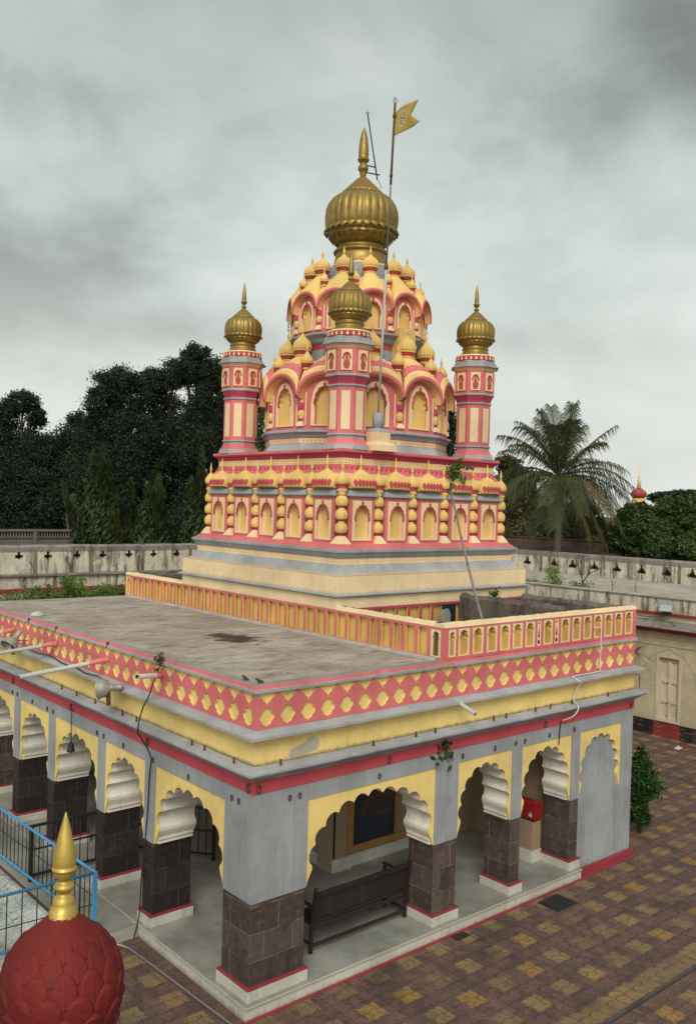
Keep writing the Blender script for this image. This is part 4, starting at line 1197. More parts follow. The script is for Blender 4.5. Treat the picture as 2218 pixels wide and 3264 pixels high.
# ---------------------------------------------------------------- round spire tiers
d12 = ngon(12, R(15), CX, CY)
k12 = 1 / math.cos(R(15))
m = MB()
AP = lambda r: r * k12
m.stack(d12, [(AP(1.93), 7.44, 'light_grey_paint'), (AP(1.90), 7.49, 'light_grey_paint'), (AP(1.84), 7.605, 'light_grey_paint'), (AP(1.845), 7.612, 'sand_paint'), (AP(1.845), 7.70, 'grey_paint'), (AP(1.86), 7.715, 'grey_paint'), (AP(1.90), 7.785, 'grey_paint'), (AP(1.945), 7.81, 'light_grey_paint'),
              (AP(1.95), 7.82, 'light_grey_paint'), (AP(1.95), 7.855, 'light_grey_paint'), (AP(1.875), 7.875, 'pink_paint'), (AP(1.855), 7.88, 'pink_paint'), (AP(1.855), 7.925, 'pink_paint'), (AP(1.78), 7.926, 'sand_paint'), (AP(1.78), 8.80, 'sand_paint'), (AP(1.62), 9.0, 'sand_paint'), (AP(1.36), 9.27, 'grey_paint'),
              (AP(1.30), 9.28, 'grey_paint'), (AP(1.30), 9.50, 'grey_paint'), (AP(1.285), 9.505, 'crimson_paint'), (AP(1.285), 9.605, 'grey_paint'), (AP(1.33), 9.64, 'grey_paint'), (AP(1.37), 9.72, 'grey_paint'), (AP(1.43), 9.775, 'light_grey_paint'), (AP(1.445), 9.785, 'light_grey_paint'), (AP(1.445), 9.815, 'light_grey_paint'), (AP(1.375), 9.83, 'pink_paint'),
              (AP(1.365), 9.835, 'pink_paint'), (AP(1.365), 9.875, 'sand_paint'), (AP(1.29), 9.876, 'sand_paint'), (AP(1.29), 10.5, 'sand_paint'), (AP(1.15), 10.7, 'sand_paint'), (AP(.92), 11.0, 'grey_paint'), (AP(.80), 11.1, 'grey_paint'), (AP(.62), 11.40, 'sand_paint'), (AP(.5), 11.5, 'sand_paint')])
# dots on the sand band
for j in range(12):
    az = j * R(30)
    er = Vector((math.cos(az), math.sin(az), 0)); et = Vector((-math.sin(az), math.cos(az), 0))
    Tb = lambda s, z, d: tuple(Vector((CX, CY, 0)) + er * (1.845 + d) + et * s + Vector((0, 0, z)))
    for q in range(11):
        s = (q - 5) * .085
        m.plate([(s - .022, 7.685), (s - .028, 7.665), (s, 7.63), (s + .028, 7.665), (s + .022, 7.685)], [], Tb, -.004, .014, 'ochre_paint', side='sand_paint')
m.build('spire_drum', temple)

def make_bay(ra, zb, zs, zap, zfr, hw, fw, iw, dome, hood_d, zV, zA, rd, zn, rn, big):
    """one bay of a tier, at azimuth 0 (outwards = +X), axis at origin"""
    T = lambda s, z, d: (ra + d, s, z)
    g = MB()
    hole = arch_hole(-iw, iw, zb + .02, zs, zap, 7, .24, .9)
    top = [(u * hw, zV - .05 + (zA - zV - .03) * max(0, 1 - u * u) ** .52) for u in np.linspace(-1, 1, 33)]
    g.plate([(-hw, zb)] + top + [(hw, zb)], [hole], T, -.07, .0, 'pink_paint', hole_side='dome_yellow')
    ft = [(-fw + 2 * fw * i / 14, zs + (zfr - zs) * (1 - abs(-1 + 2 * i / 14) ** 2.2) ** .55) for i in range(15)]
    g.plate([(-fw, zb + .015)] + ft + [(fw, zb + .015)], [arch_hole(-iw - .015, iw + .015, zb + .035, zs, zap + .03, 7, .24, .9)], T, .0, .028, 'cream_paint', hole_side='cream_paint')
    g.plate([(-fw * .96, zb + .03)] + [(a * .9, b - .03) for a, b in ft] + [(fw * .96, zb + .03)], [], T, -.078, -.066, 'dome_yellow')
    pts = multifoil(-iw - .004, iw + .004, zs - .03, zap + .012, 7, .24, .88, 3)
    g.tube([T(a, b, .020) for a, b in pts], .019 if big else .016, 'red_paint', 6)
    g.lathe([(.008, zap + .02), (.03, zap + .05), (.028, zap + .08), (.006, zap + .11)], 8, 'red_paint', (ra + .022, 0, 0))
    for sg in (-1, 1):
        for e0 in (hw - .125, ):
            a, b = sorted((sg * e0, sg * (e0 + .022)))
            g.plate(boxpath(a, b, zb + .03, zV + .05), [], T, .0, .02, 'cream_paint')
    b = g.build('arch_bay', temple)
    # hood
    g = MB()
    N = 32
    def rim(u): return zV + (zA - zV) * (1 - abs(u) ** 2.0) ** .52
    hw2 = (ra + hood_d) * math.tan(R(15))
    if big: tb = [0, .03, .10, .20, .225, .25, .40, .56, .72, .86, 1.0]; mt = ['pink_paint', 'dome_yellow', 'dome_yellow', 'cream_paint', 'cream_paint', 'pink_paint', 'pink_paint', 'dome_yellow', 'dome_yellow', 'dome_yellow']
    else: tb = [0, .04, .12, .25, .4, .55, .7, .85, 1.0]; mt = ['pink_paint'] + ['dome_yellow'] * 7
    vs = []; fs = []; ms = []
    for i in range(N + 1):
        u = -1 + 2 * i / N
        for j, t in enumerate(tb):
            if big and j == 7: t = .52 + .09 * abs(math.sin(u * PI * 3.5))
            al = u * PI / 2
            rx, ry, rz_ = ra + hood_d - .03 * t, u * hw2, rim(u)
            nx, ny, nz = rd + rn * math.cos(al), rn * math.sin(al), zn
            hx = t ** (1.35 if big else 1.15); vz = t ** (.86 if big else .95)
            # the gable sweeps in at the waist
            ky = t ** (1.55 if big else 1.2)
            vs.append((rx + (nx - rx) * hx, ry + (ny - ry) * ky, rz_ + (nz - rz_) * vz))
    M_ = len(tb)
    for i in range(N):
        for j in range(M_ - 1): fs.append((i * M_ + j, i * M_ + j + 1, (i + 1) * M_ + j + 1, (i + 1) * M_ + j)); ms.append(mt[j])
    g.add(vs, fs, ms, True)
    # lip and underside
    vs = []; fs = []; ms = []
    lw = .062 if big else .05
    for i in range(N + 1):
        u = -1 + 2 * i / N
        z = rim(u)
        vs += [(ra + hood_d, u * hw2, z), (ra + hood_d + .004, u * hw2 * .93, z - lw), (ra + hood_d - .03, u * hw2 * .92, z - lw - .008), (ra - .01, u * hw * .90, z - lw - .02)]
    for i in range(N):
        for j in range(3): fs.append((i * 4 + j, i * 4 + j + 1, (i + 1) * 4 + j + 1, (i + 1) * 4 + j)); ms.append(['pink_paint', 'pink_paint', 'dome_yellow'][j])
    g.add(vs, fs, ms, True)
    g.build('hood', b)
    g = MB()
    zc, zr0, zr1, zm, zt, rm = dome
    c = (rd, 0, 0)
    g.lathe([(rn * 1.0, zn - .02), (rn * 1.0, zn), (rn * 1.12, zn + .006), (rn * 1.12, zn + .022), (rn * .75, zn + .026), (rm * .72, zr0 + .005, 'red_paint'), (rm * .86, (zr0 + zr1) / 2, 'red_paint'), (rm * .96, zr1, 'red_paint'), (rm * 1.02, zr1 + .004)], 40, 'dome_yellow', c)
    H = zt - zr1
    g.lathe([(rm * 1.02, zr1), (rm * 1.07, zr1 + H * .15), (rm * 1.07, zr1 + H * .30), (rm * .99, zr1 + H * .46), (rm * .83, zr1 + H * .61), (rm * .60, zr1 + H * .74), (rm * .36, zr1 + H * .85), (rm * .2, zt)], 120, 'dome_yellow', c, ribs=20, rd=.09)
    for q in range(20):
        a = 2 * PI * q / 20
        Tc = lambda s, z, d: (rd + (rm * .99 + d) * math.cos(a + s / rm), (rm * .99 + d) * math.sin(a + s / rm), z)
        g.plate([(-rm * .15, zr1 + .008), (-rm * .13, zr1 - .012), (0, zr1 - .028), (rm * .13, zr1 - .012), (rm * .15, zr1 + .008)], [], Tc, -.012, .006, 'dome_yellow')
    g.build('onion_dome', b)
    g = MB(); spike(g, zt - .012, rm * .19, zt * 0 + (.235 if big else .19), c=(rd, 0)); g.build('finial', b)
    return b
def make_slim(rw, zb, zV, rt, zc, zr, zm, zt, rm, ztip, big):
    """slender engaged column with its small onion dome, at azimuth 0"""
    g = MB(); w = .062 if big else .05
    sq = lambda e: [(rw - e, -e), (rw + e, -e), (rw + e, e), (rw - e, e)]
    g.stack(sq, [(w * 1.35, zb, 'cream_paint'), (w * 1.2, zb + .04, 'cream_paint'), (w * .8, zb + .09, 'cream_paint'), (w * .7, zb + .095, 'red_paint'), (w * .7, zb + .13, 'red_paint')])
    c0 = (rw, 0, 0)
    H = zV - zb
    z1 = zb + .13
    g.lathe([(w * .8, z1 - .02, 'red_paint'), (w * 1.1, z1, 'red_paint'), (w * .9, z1 + .02, 'dome_yellow'), (w * 1.35, z1 + H * .09), (w * 1.4, z1 + H * .14), (w * 1.15, z1 + H * .19), (w * .95, z1 + H * .21, 'dome_yellow'), (w * 1.1, z1 + H * .23, 'crimson_paint'), (w * 1.2, z1 + H * .30, 'crimson_paint'), (w * 1.3, z1 + H * .40, 'crimson_paint'), (w * .95, z1 + H * .42), (w * .98, zV)], 24, 'dome_yellow', c0, ribs=8, rd=.1)
    b = g.build('slim_column', temple)
    g = MB()
    c1 = (rt, 0, 0)
    g.tube([(rw, 0, zV - .02), ((rw + rt) / 2 + .02, 0, (zV + zc) / 2), (rt, 0, zc - .04), (rt, 0, zc)], w * .95, 'dome_yellow', 12)
    g.lathe([(w * 1.0, zc - .02), (w * 1.35, zc - .01), (w * 1.35, zc + .012), (w * .95, zc + .016), (rm * .55, zc + .02, 'red_paint'), (rm * .72, (zc + zr) / 2, 'red_paint'), (rm * .95, zr - .01, 'red_paint'), (rm, zr, 'dome_yellow'), (rm * 1.02, zr + .01)], 28, 'dome_yellow', c1)
    Hh = zt - zr
    g.lathe([(rm, zr), (rm * 1.02, zm), (rm * .93, zr + Hh * .42), (rm * .7, zr + Hh * .62), (rm * .42, zr + Hh * .8), (rm * .2, zt)], 64, 'dome_yellow', c1, ribs=14, rd=.07)
    g.build('onion_dome', b)
    g = MB(); spike(g, zt - .01, rm * .2, ztip - zt + .01, c=(rt, 0)); g.build('finial', b)
    return b
b1 = make_bay(1.855, 7.925, 8.36, 8.67, 8.80, .497, .275, .185, (9.40, 9.405, 9.50, 9.60, 9.81, .180), 0.15, 8.535, 8.955, 1.47, 9.365, .135, True)
s1 = make_slim(1.875, 7.93, 8.72, 1.76, 9.06, 9.16, 9.22, 9.39, .125, 9.58, True)
b2 = make_bay(1.365, 9.875, 10.20, 10.41, 10.50, .366, .20, .135, (11.08, 11.085, 11.18, 11.25, 11.43, .163), 0.115, 10.33, 10.66, 1.02, 11.06, .115, False)
s2 = make_slim(1.385, 9.88, 10.50, 1.27, 10.775, 10.86, 10.915, 11.035, .083, 11.18, False)
for proto, off in ((b1, 0), (s1, 15), (b2, 0), (s2, 15)):
    for j in range(12):
        o = proto if j == 0 else dup(proto, temple)
        o.location = (CX, CY, 0); o.rotation_euler = (0, 0, R(30 * j + off))
# tall deity niche that breaks the upper tier on the right-hand side
m = MB(); T = T_y(CY - 1.43)
m.plate([(CX - .22, 9.25)] + [(CX - .22 + .44 * i / 12, 9.95 + .0 * i) for i in (0, 12)] + [(CX + .22, 9.25)], [], T, -.2, .05, 'dome_yellow')
m.build('niche_pedestal', temple)

# ---------------------------------------------------------------- crowning dome
m = MB()
m.lathe([(.60, 11.38), (.56, 11.50), (.535, 11.60), (.525, 11.665), (.53, 11.69), (.565, 11.70), (.578, 11.73), (.565, 11.755), (.51, 11.765), (.475, 11.80), (.468, 11.845), (.475, 11.87), (.485, 11.875)], 96, 'gold_paint', (0, 0, 0))
onion(m, 11.872, 1.945, 'gold_paint', 128, 28)
o = m.build('crowning_dome', temple, (CX, CY, 0))
m = MB()
KZ = 13.335
prof = [(.055, 13.30), (.06, 13.36), (.072, 13.40), (.075, 13.445), (.10, 13.475), (.112, 13.52), (.10, 13.565), (.072, 13.59), (.07, 13.61), (.08, 13.63), (.118, 13.685), (.126, 13.70), (.12, 13.715), (.098, 13.725), (.107, 13.78), (.108, 13.86), (.10, 14.0), (.078, 14.15), (.045, 14.29), (.015, 14.37), (.002, 14.39)]
m.lathe([(r, z) for r, z in prof], 32, 'gold_paint')
m.build('finial', o)

# ================================================================== CLOISTER WINGS round the courtyard
XW = 17.4            # inner face of the right-hand wing
YW = 18.0            # inner face of the far wing
def crosshole(c, zc, a=.145, b=.045, tee=False):
    j = lambda: rnd.uniform(-.012, .012)
    if tee:
        P = [(-.17, -.15), (.17, -.15), (.18, -.05), (.09, -.03), (.085, .03), (.05, .04), (.045, .15), (-.045, .15), (-.05, .04), (-.09, .03), (-.095, -.03), (-.18, -.05)]
        return [(c + x + j(), zc + z + j()) for x, z in P]
    P = [(-b, -a * .62), (b, -a * .62), (b, -b), (a * .8, -b), (a * .8, b), (b, b), (b, a), (-b, a), (-b, b), (-a * .8, b), (-a * .8, -b), (-b, -b)]
    return [(c + x + j(), zc + z + j()) for x, z in P]
def wing_parapet(T, s0, s1, z0, z1, crosses, slots, parent, zc, tee=False):
    g = MB()
    holes = [crosshole(c, zc, tee=tee) for c in crosses]
    cuts = sorted(slots)
    g.plate(boxpath(s0, s1, z0, z1 - .12), holes, T, -.26, 0.0, 'old_plaster', hole_side='worn_brick')
    g.plate(boxpath(s0, s1, z0, z1 - .12), [], T, -.34, -.262, 'bark')
    g.build('parapet_wall', parent)
    g = MB()
    n = int((s1 - s0) / .3); vs = []; r2 = random.Random(4)
    for i in range(n + 1):
        s = s0 + (s1 - s0) * i / n; j = r2.uniform(-.012, .012)
        vs += [T(s, z1 - .20 + j, .012), T(s, z1 - .06 + j, .022), T(s, z1 + j, -.10), T(s, z1 + j * .5, -.26), T(s, z1 - .125, -.36)]
    g.add(vs, [(5 * i + j, 5 * i + j + 1, 5 * i + 5 + j + 1, 5 * i + 5 + j) for i in range(n) for j in range(4)], 'coping_mould')
    g.build('parapet_coping', parent)
    for c in slots:
        g = MB()
        w = .055
        zs = np.linspace(z0 + .0, z1 - .14, 9)
        for a, b in zip(zs, zs[1:]):
            q = rnd.uniform(-.008, .008)
            g.plate(boxpath(c - w + q, c + w + q, a + .004, b - .004), [], T, -.01, .018 + rnd.uniform(0, .012), 'worn_brick')
        g.build('brick_strip', parent)

east = thing('cloister_wing', 'cream plastered cloister wing at the right with a panelled double door and flat roof terrace', 'building', (XW, 4, 0))
def eb(g, name, **k):
    o = g.build(name, east, **k); o.location = (-XW, -4, 0); return o
TE = T_x(XW)
g = MB()
yd0, yd1 = 3.83, 4.60
dz0, dz1 = .42, 2.38
g.plate(boxpath(-12, YW, .42, 3.02), [boxpath(yd0, yd1, .43, dz1)], TE, -.35, 0, 'wall_cream')
eb(g, 'wall')
g = MB()
g.plate(boxpath(-12, YW, -.05, .42), [boxpath(yd0 - .02, yd1 + .02, -.04, .40)], TE, -.35, .05, 'wall_foot'); eb(g, 'wall_foot')
g = MB()
g.box(XW - .06, XW + .3, yd0 - .02, yd1 + .02, 0.0, .40, 'oxide_red'); eb(g, 'doorstep')
# string courses and the pointed arch line over the door
g = MB()
g.plate(boxpath(-12, YW, 2.83, 2.85), [], TE, -.01, .022, 'wall_cream')
g.plate(boxpath(-12, YW, 2.62, 2.64), [], TE, -.01, .022, 'wall_cream')
cy_ = (yd0 + yd1) / 2
arc = [(cy_ - .86 * math.cos(t), 1.45 + 1.03 * math.sin(t) ** .85 + (.07 * max(0, 1 - abs(math.cos(t)) * 4))) for t in np.linspace(.05, PI - .05, 41)]
for (a, b), (c, d) in zip(arc, arc[1:]):
    g.bar(TE(a, b, .004), TE(c, d, .004), .018, .018, 'step_stone')
eb(g, 'moulding')
g = MB()
prof = [(0.0, 3.00, 'oxide_red'), (-.16, 3.03, 'oxide_red'), (-.30, 3.13, 'oxide_red'), (-.31, 3.15, 'coping_mould'), (-.30, 3.17, 'coping_mould'), (-.02, 3.36, 'wall_cream'), (0.0, 3.37, 'wall_cream'), (0.0, 3.50, 'oxide_red'), (-.06, 3.51, 'oxide_red'), (-.06, 3.57, 'oxide_red'), (0.0, 3.58, 'old_plaster'), (0.0, 3.97, 'coping_mould'), (-.03, 3.98, 'coping_mould'), (-.03, 4.02, 'terrace'), (.3, 4.03, 'terrace')]
vs = []; fs = []; ms = []; n_ = 60
for i in range(n_ + 1):
    y = -12 + (YW + 12) * i / n_
    vs += [(XW + e_, y, z) for e_, z, _ in prof]
K_ = len(prof)
for i in range(n_):
    for j in range(K_ - 1): fs.append((i * K_ + j, i * K_ + j + 1, (i + 1) * K_ + j + 1, (i + 1) * K_ + j)); ms.append(prof[j][2])
g.add(vs, fs, ms); eb(g, 'cornice')
g = MB(); g.box(XW + .3, 22.7, -12, YW + 5, 3.9, 4.0, 'terrace'); eb(g, 'roof_terrace')
def kx(z0, u): return 1600 + u * .3914
cr = [onx(1600 + u * .3914, 1700 + v * .3914, 22.7).y for u, v in ((203, 250), (420, 250), (570, 260), (745, 270), (930, 290), (1130, 310), (1335, 330), (1545, 350))]
sl = [onx(1600 + u * .3914, 1700 + v * .3914, 22.7).y for u, v in ((315, 255), (655, 260), (1030, 300), (1440, 345))]
stp = (cr[0] - cr[-1]) / 7
cr += [cr[0] + stp * k for k in (1, 2, 3)] + [cr[-1] - stp * k for k in (1, 2, 3, 4)]
holder = bpy.data.objects.new('rear_parapet', None)
COL.objects.link(holder); holder.parent = east; holder.location = (-XW, -4, 0)
wing_parapet(T_x(22.7), -12, YW + 5, 4.0, 4.80, cr, sl, holder, 4.40, tee=True)
# the double door
d = None
g = MB()
for a, b in ((yd0, yd0 + .07), (yd1 - .07, yd1)): g.plate(boxpath(a, b, .43, dz1), [], TE, -.10, .02, 'door_cream')
g.plate(boxpath(yd0 + .07, yd1 - .07, dz1 - .10, dz1), [], TE, -.10, .02, 'door_cream')
g.plate(boxpath(yd0 + .07, yd1 - .07, .43, .50), [], TE, -.10, .01, 'door_cream')
g.plate(boxpath(yd0 + .07, yd1 - .07, dz1 - .16, dz1 - .13), [], TE, -.10, .0, 'frame_wood')
dd = eb(g, 'door')
for a, b in ((yd0 + .075, cy_ - .004), (cy_ + .004, yd1 - .075)):
    g = MB()
    zz = [.505, 1.02, 1.60, 2.21]
    hs = [boxpath(a + .055, b - .055, z0 + .05, z1 - .05) for z0, z1 in zip(zz, zz[1:])]
    g.plate(boxpath(a, b, .505, 2.215), hs, TE, -.09, -.045, 'door_cream')
    g.plate(boxpath(a + .01, b - .01, .51, 2.21), [], TE, -.12, -.075, 'door_cream')
    q = g.build('door_leaf', dd)
g = MB(); g.plate(boxpath(cy_ - .025, cy_ + .025, .51, 2.21), [], TE, -.044, -.03, 'door_cream')
for z in (.62, 1.0, 1.58): g.tube([TE(cy_ + .03, z, -.03), TE(cy_ + .03, z, .0), TE(cy_ - .0, z - .01, .0)], .012, 'rust', 6)
g.build('door_bolt', dd)

north = thing('cloister_wing', 'mouldy whitewashed rampart wing at the left rear pierced by small crosses', 'building', (2, YW, 0))
def nb(g, name):
    o = g.build(name, north); o.location = (-2, -YW, 0); return o
TN = T_y(YW)
g = MB()
vs = []; fs = []; ms = []
prof = [(0, -.1, 'wall_cream'), (0, 3.0, 'oxide_red'), (-.16, 3.03, 'oxide_red'), (-.30, 3.13, 'oxide_red'), (-.31, 3.16, 'coping_mould'), (-.02, 3.36, 'wall_cream'), (0, 3.37, 'wall_cream'), (0, 3.46, 'oxide_red'), (-.06, 3.47, 'oxide_red'), (-.06, 3.56, 'oxide_red'), (0, 3.58, 'old_plaster'), (0, 3.92, 'coping_mould'), (-.10, 3.95, 'coping_mould'), (-.11, 4.0, 'coping_mould'), (0.02, 4.03, 'coping_mould')]
n_ = 80; K_ = len(prof)
for i in range(n_ + 1):
    xx = -25 + (XW + 25) * i / n_; j = rnd.uniform(-.012, .012)
    vs += [(xx, YW + e_, z + (j if z > 3.9 else 0)) for e_, z, _ in prof]
for i in range(n_):
    for j in range(K_ - 1): fs.append((i * K_ + j, i * K_ + j + 1, (i + 1) * K_ + j + 1, (i + 1) * K_ + j)); ms.append(prof[j][2])
g.add(vs, fs, ms); nb(g, 'wall')
cr = [ony(u, 1782, YW).x for u in (62, 154, 247, 329, 412, 490, 564)]
stp = (cr[-1] - cr[0]) / 6
cr = [cr[0] - stp * k for k in (3, 2, 1)] + cr + [cr[-1] + stp * k for k in range(1, 10)]
sl = [ony(u, 1790, YW).x for u in (113, 290, 455)]
sl += [sl[-1] + (sl[-1] - sl[0]) / 2 * k for k in (1, 2, 3, 4)]
hn = bpy.data.objects.new('rear_parapet', None)
COL.objects.link(hn); hn.parent = north; hn.location = (-2, -YW, 0)
wing_parapet(TN, -25, XW + 5, 4.03, 4.91, cr, sl, hn, 4.56)

# concrete balustrade of a roof beyond the left rampart
bl = thing('balustrade', 'grey concrete balustrade on a roof edge beyond the left rampart', 'balustrade', (6, 22, 4.2))
def bb(g, name):
    o = g.build(name, bl); o.location = (-6, -22, -4.2); return o
g = MB(); g.box(-8, 9.0, 22.0, 22.14, 5.16, 5.24, 'old_concrete'); g.box(-8, 9.0, 22.01, 22.13, 4.94, 4.99, 'old_concrete'); g.box(-8, 9.0, 22.0, 22.14, 4.66, 4.72, 'old_concrete'); bb(g, 'rail')
g = MB(); g.box(-8, 9.0, 22.3, 26, 0, 4.6, 'dark_concrete'); g.box(-8, 9.0, 22.0, 22.3, 3.2, 4.66, 'old_concrete'); bb(g, 'wall')
for xx in np.arange(3.0, 9.0, 1.42):
    g = MB(); g.box(xx - .06, xx + .06, 21.985, 22.155, 4.72, 5.16, 'old_concrete'); bb(g, 'post')
for xx in np.arange(4.2, 8.95, .10):
    if min(abs(xx - q) for q in np.arange(3.0, 9.0, 1.42)) < .08: continue
    g = MB(); g.lathe([(.022, 4.985), (.036, 5.02), (.024, 5.06), (.024, 5.12), (.034, 5.165)], 6, 'old_concrete', (xx, 22.07, 0)); bb(g, 'baluster')
g = MB()
hs = []
for xx in np.arange(4.2, 8.9, .12):
    hs.append(boxpath(xx, xx + .05, 4.76, 4.80)); hs.append(boxpath(xx + .03, xx + .08, 4.86, 4.90))
g.plate(boxpath(4.1, 9.0, 4.721, 4.939), hs, T_y(22.05), -.04, 0, 'old_concrete', hole_side='dark_concrete'); bb(g, 'pierced_panel')

# tiled roof behind the right-hand rampart
tr = thing('tiled_house', 'low house roof of dark clay tiles behind the right rampart', 'house', (26, 14, 0))
g = MB()
y0, y1 = 11.2, 18.5; nx, ny = 9, 110
vs = []
for i in range(nx + 1):
    for j in range(ny + 1):
        y = y0 + (y1 - y0) * j / ny
        f = (i / nx * nx) % 1
        vs.append((25.2 + 1.6 * i / nx, y, 4.60 + .52 * i / nx + .018 * math.cos(2 * PI * j / 2.0) + rnd.uniform(-.012, .012)))
        vs.append((25.2 + 1.6 * i / nx - .02, y, 4.60 + .52 * i / nx - .03))
W_ = 2 * (ny + 1)
fs = []
for i in range(nx):
    for j in range(ny):
        fs.append((i * W_ + 2 * j, i * W_ + 2 * j + 2, (i + 1) * W_ + 2 * j + 3, (i + 1) * W_ + 2 * j + 1))
        fs.append(((i + 1) * W_ + 2 * j + 1, (i + 1) * W_ + 2 * j + 3, (i + 1) * W_ + 2 * j + 2, (i + 1) * W_ + 2 * j))
g.add(vs, fs, 'roof_tile'); o = g.build('roof', tr, recalc=False); o.location = (-26, -14, 0)
g = MB(); g.tube([(26.8, y0, 5.14), (26.8, y1, 5.14)], .05, 'roof_tile', 8); o = g.build('ridge', tr); o.location = (-26, -14, 0)
g = MB(); g.box(25.4, 28.2, y0 + .2, y1 - .2, 0, 4.55, 'dark_concrete'); o = g.build('wall', tr); o.location = (-26, -14, 0)

# distant small red-domed shrine spire
p = at(1448 * DK, 1130 * DK, 62)
ds = thing('shrine_spire', 'distant small shrine spire with a red ribbed dome above the right-hand trees', 'temple spire', (p.x, p.y, 0))
kz = DK * 62 / FPX
def zv(v): return at(1448 * DK, v * DK, 62).z
g = MB(); g.lathe([(.7, 0), (.7, zv(1150) - .4), (.55, zv(1145)), (.45, zv(1137)), (.40, zv(1131))], 16, 'ochre_paint'); g.build('tower', ds)
g = MB(); g.lathe([(.36, zv(1131)), (.50, zv(1126)), (.57, zv(1121)), (.50, zv(1116)), (.30, zv(1111)), (.15, zv(1107))], 48, 'spire_red', ribs=12, rd=.1); g.build('ribbed_dome', ds)
g = MB(); g.lathe([(.16, zv(1107)), (.10, zv(1095)), (.16, zv(1092)), (.07, zv(1088)), (.10, zv(1083)), (.03, zv(1076)), (.02, zv(1054))], 10, 'cream_paint'); g.build('finial', ds)

# far telephone mast seen left of the spire
p = at(655 * DK, 740 * DK, 110)
g = MB(); zt_ = at(655 * DK, 678 * DK, 110).z
g.tube([(p.x, p.y, 0), (p.x, p.y, zt_ - 4)], .05, 'rust', 5); g.tube([(p.x, p.y, zt_ - 4), (p.x, p.y, zt_)], .025, 'rust', 4)
for q in range(6): g.box(p.x - .12, p.x + .12, p.y - .05, p.y + .05, zt_ - 3.9 + q * .35, zt_ - 3.75 + q * .35, 'rust')
tag(g.build('antenna_mast'), 'thin dark antenna mast far behind the left side of the spire', 'mast')

# ================================================================== PLANTS
def leaves(name, pts, size, mat, parent=None, droop=0.0, aspect=.5, seed=1, up=0.0, fan=None):
    """many small folded leaf faces at the given points"""
    r = np.random.RandomState(seed)
    P = np.asarray(pts, float); n = len(P)
    a = r.uniform(0, 2 * PI, n); el = np.arcsin(np.clip(r.uniform(-.9, .6, n), -1, 1))
    if droop: el = el * (1 - droop) - droop * 1.15
    D = np.stack([np.cos(a) * np.cos(el), np.sin(a) * np.cos(el), np.sin(el)], 1)
    B = np.cross(D, r.normal(size=(n, 3))); B /= np.linalg.norm(B, axis=1)[:, None] + 1e-9
    s = (size * r.uniform(.6, 1.35, n))[:, None]
    V = np.empty((n, 4, 3))
    V[:, 0] = P - D * s * .5; V[:, 2] = P + D * s * .5
    V[:, 1] = P + B * s * aspect * .5 - D * s * .05; V[:, 3] = P - B * s * aspect * .5 - D * s * .05
    me = bpy.data.meshes.new(name)
    me.vertices.add(n * 4); me.vertices.foreach_set('co', V.astype(np.float32).ravel())
    me.loops.add(n * 4); me.loops.foreach_set('vertex_index', np.arange(n * 4, dtype=np.int32))
    me.polygons.add(n); me.polygons.foreach_set('loop_start', np.arange(0, n * 4, 4, dtype=np.int32))
    me.materials.append(MATS[mat])
    me.update(); me.validate()
    o = bpy.data.objects.new(name, me); COL.objects.link(o)
    if parent: o.parent = parent
    return o
def blob_points(blobs, n_per, r, clumps=26, tight=.24):
    """blobs: (center, rx, ry, rz); leaves gathered in clumps spread over each blob's outer shell"""
    out = []
    vol = [b[1] * b[2] * b[3] for b in blobs]
    tot = sum(v ** .67 for v in vol)
    for b, v in zip(blobs, vol):
        n = max(30, int(n_per * len(blobs) * v ** .67 / tot))
        k = max(6, int(clumps))
        d = r.normal(size=(k, 3)); d /= np.linalg.norm(d, axis=1)[:, None]
        rad = r.uniform(.35, 1.0, k) ** .6
        cc = d * rad[:, None]
        w = r.randint(0, k, n)
        q = cc[w] + r.normal(size=(n, 3)) * tight * r.uniform(.6, 1.2, k)[w][:, None]
        out.append(np.array(b[0]) + q * np.array([b[1], b[2], b[3]]))
    return np.concatenate(out)
TREE_N = [0]
def tree(name, label, cat, blobs_px, depth, base_u, mat, n, size, group=None, seed=1, zb=0.0, trunk_r=.22, droop=0.0, limbs=True, clumps=40, dep_k=.9, tight=.19):
    r = np.random.RandomState(seed)
    g0 = at(base_u * DK, 1150 * DK, depth)
    t = thing(name, label, cat, (g0.x, g0.y, zb), group=group)
    k = DK * depth / FPX
    blobs = []
    for u, v, ru, rv in blobs_px:
        c = at(u * DK, v * DK, depth + r.uniform(-1, 1) * ru * k * .5)
        blobs.append((np.array(c) - np.array([g0.x, g0.y, zb]), ru * k, ru * k * dep_k, rv * k))
    g = MB()
    top = max(b[0][2] for b in blobs)
    low = min(b[0][2] - b[3] for b in blobs)
    fork = max(low * .8, top * .35)
    g.tube([(0, 0, -.1), (.05, .03, fork * .5), (0, .05, fork)], [trunk_r * 1.25, trunk_r, trunk_r * .8], 'bark', 8)
    for b in blobs:
        c = b[0]
        m1 = np.array([c[0] * .35, c[1] * .35, fork + (c[2] - fork) * .45])
        g.tube([(0, .05, fork * .92), tuple(m1), tuple(c), tuple(c + np.array([r.uniform(-.5, .5) * b[1], r.uniform(-.5, .5) * b[2], b[3] * .8]))], [trunk_r * .7, trunk_r * .45, trunk_r * .22, .02], 'bark', 6)
        for q in range(5):
            d = r.normal(size=3); d /= np.linalg.norm(d)
            e_ = c + d * np.array(b[1:4]) * .9
            g.tube([tuple(m1 + (c - m1) * r.uniform(.3, 1)), tuple((c + e_) / 2 + r.normal(size=3) * .1), tuple(e_)], [trunk_r * .22, trunk_r * .12, .015], 'bark', 4)
    g.build('trunk', t)
    P = blob_points(blobs, n, r, clumps, tight)
    leaves('crown', P, size, mat, t, droop, .5, seed)
    return t
D1 = 60
gp = 'dark trees behind the left rampart'
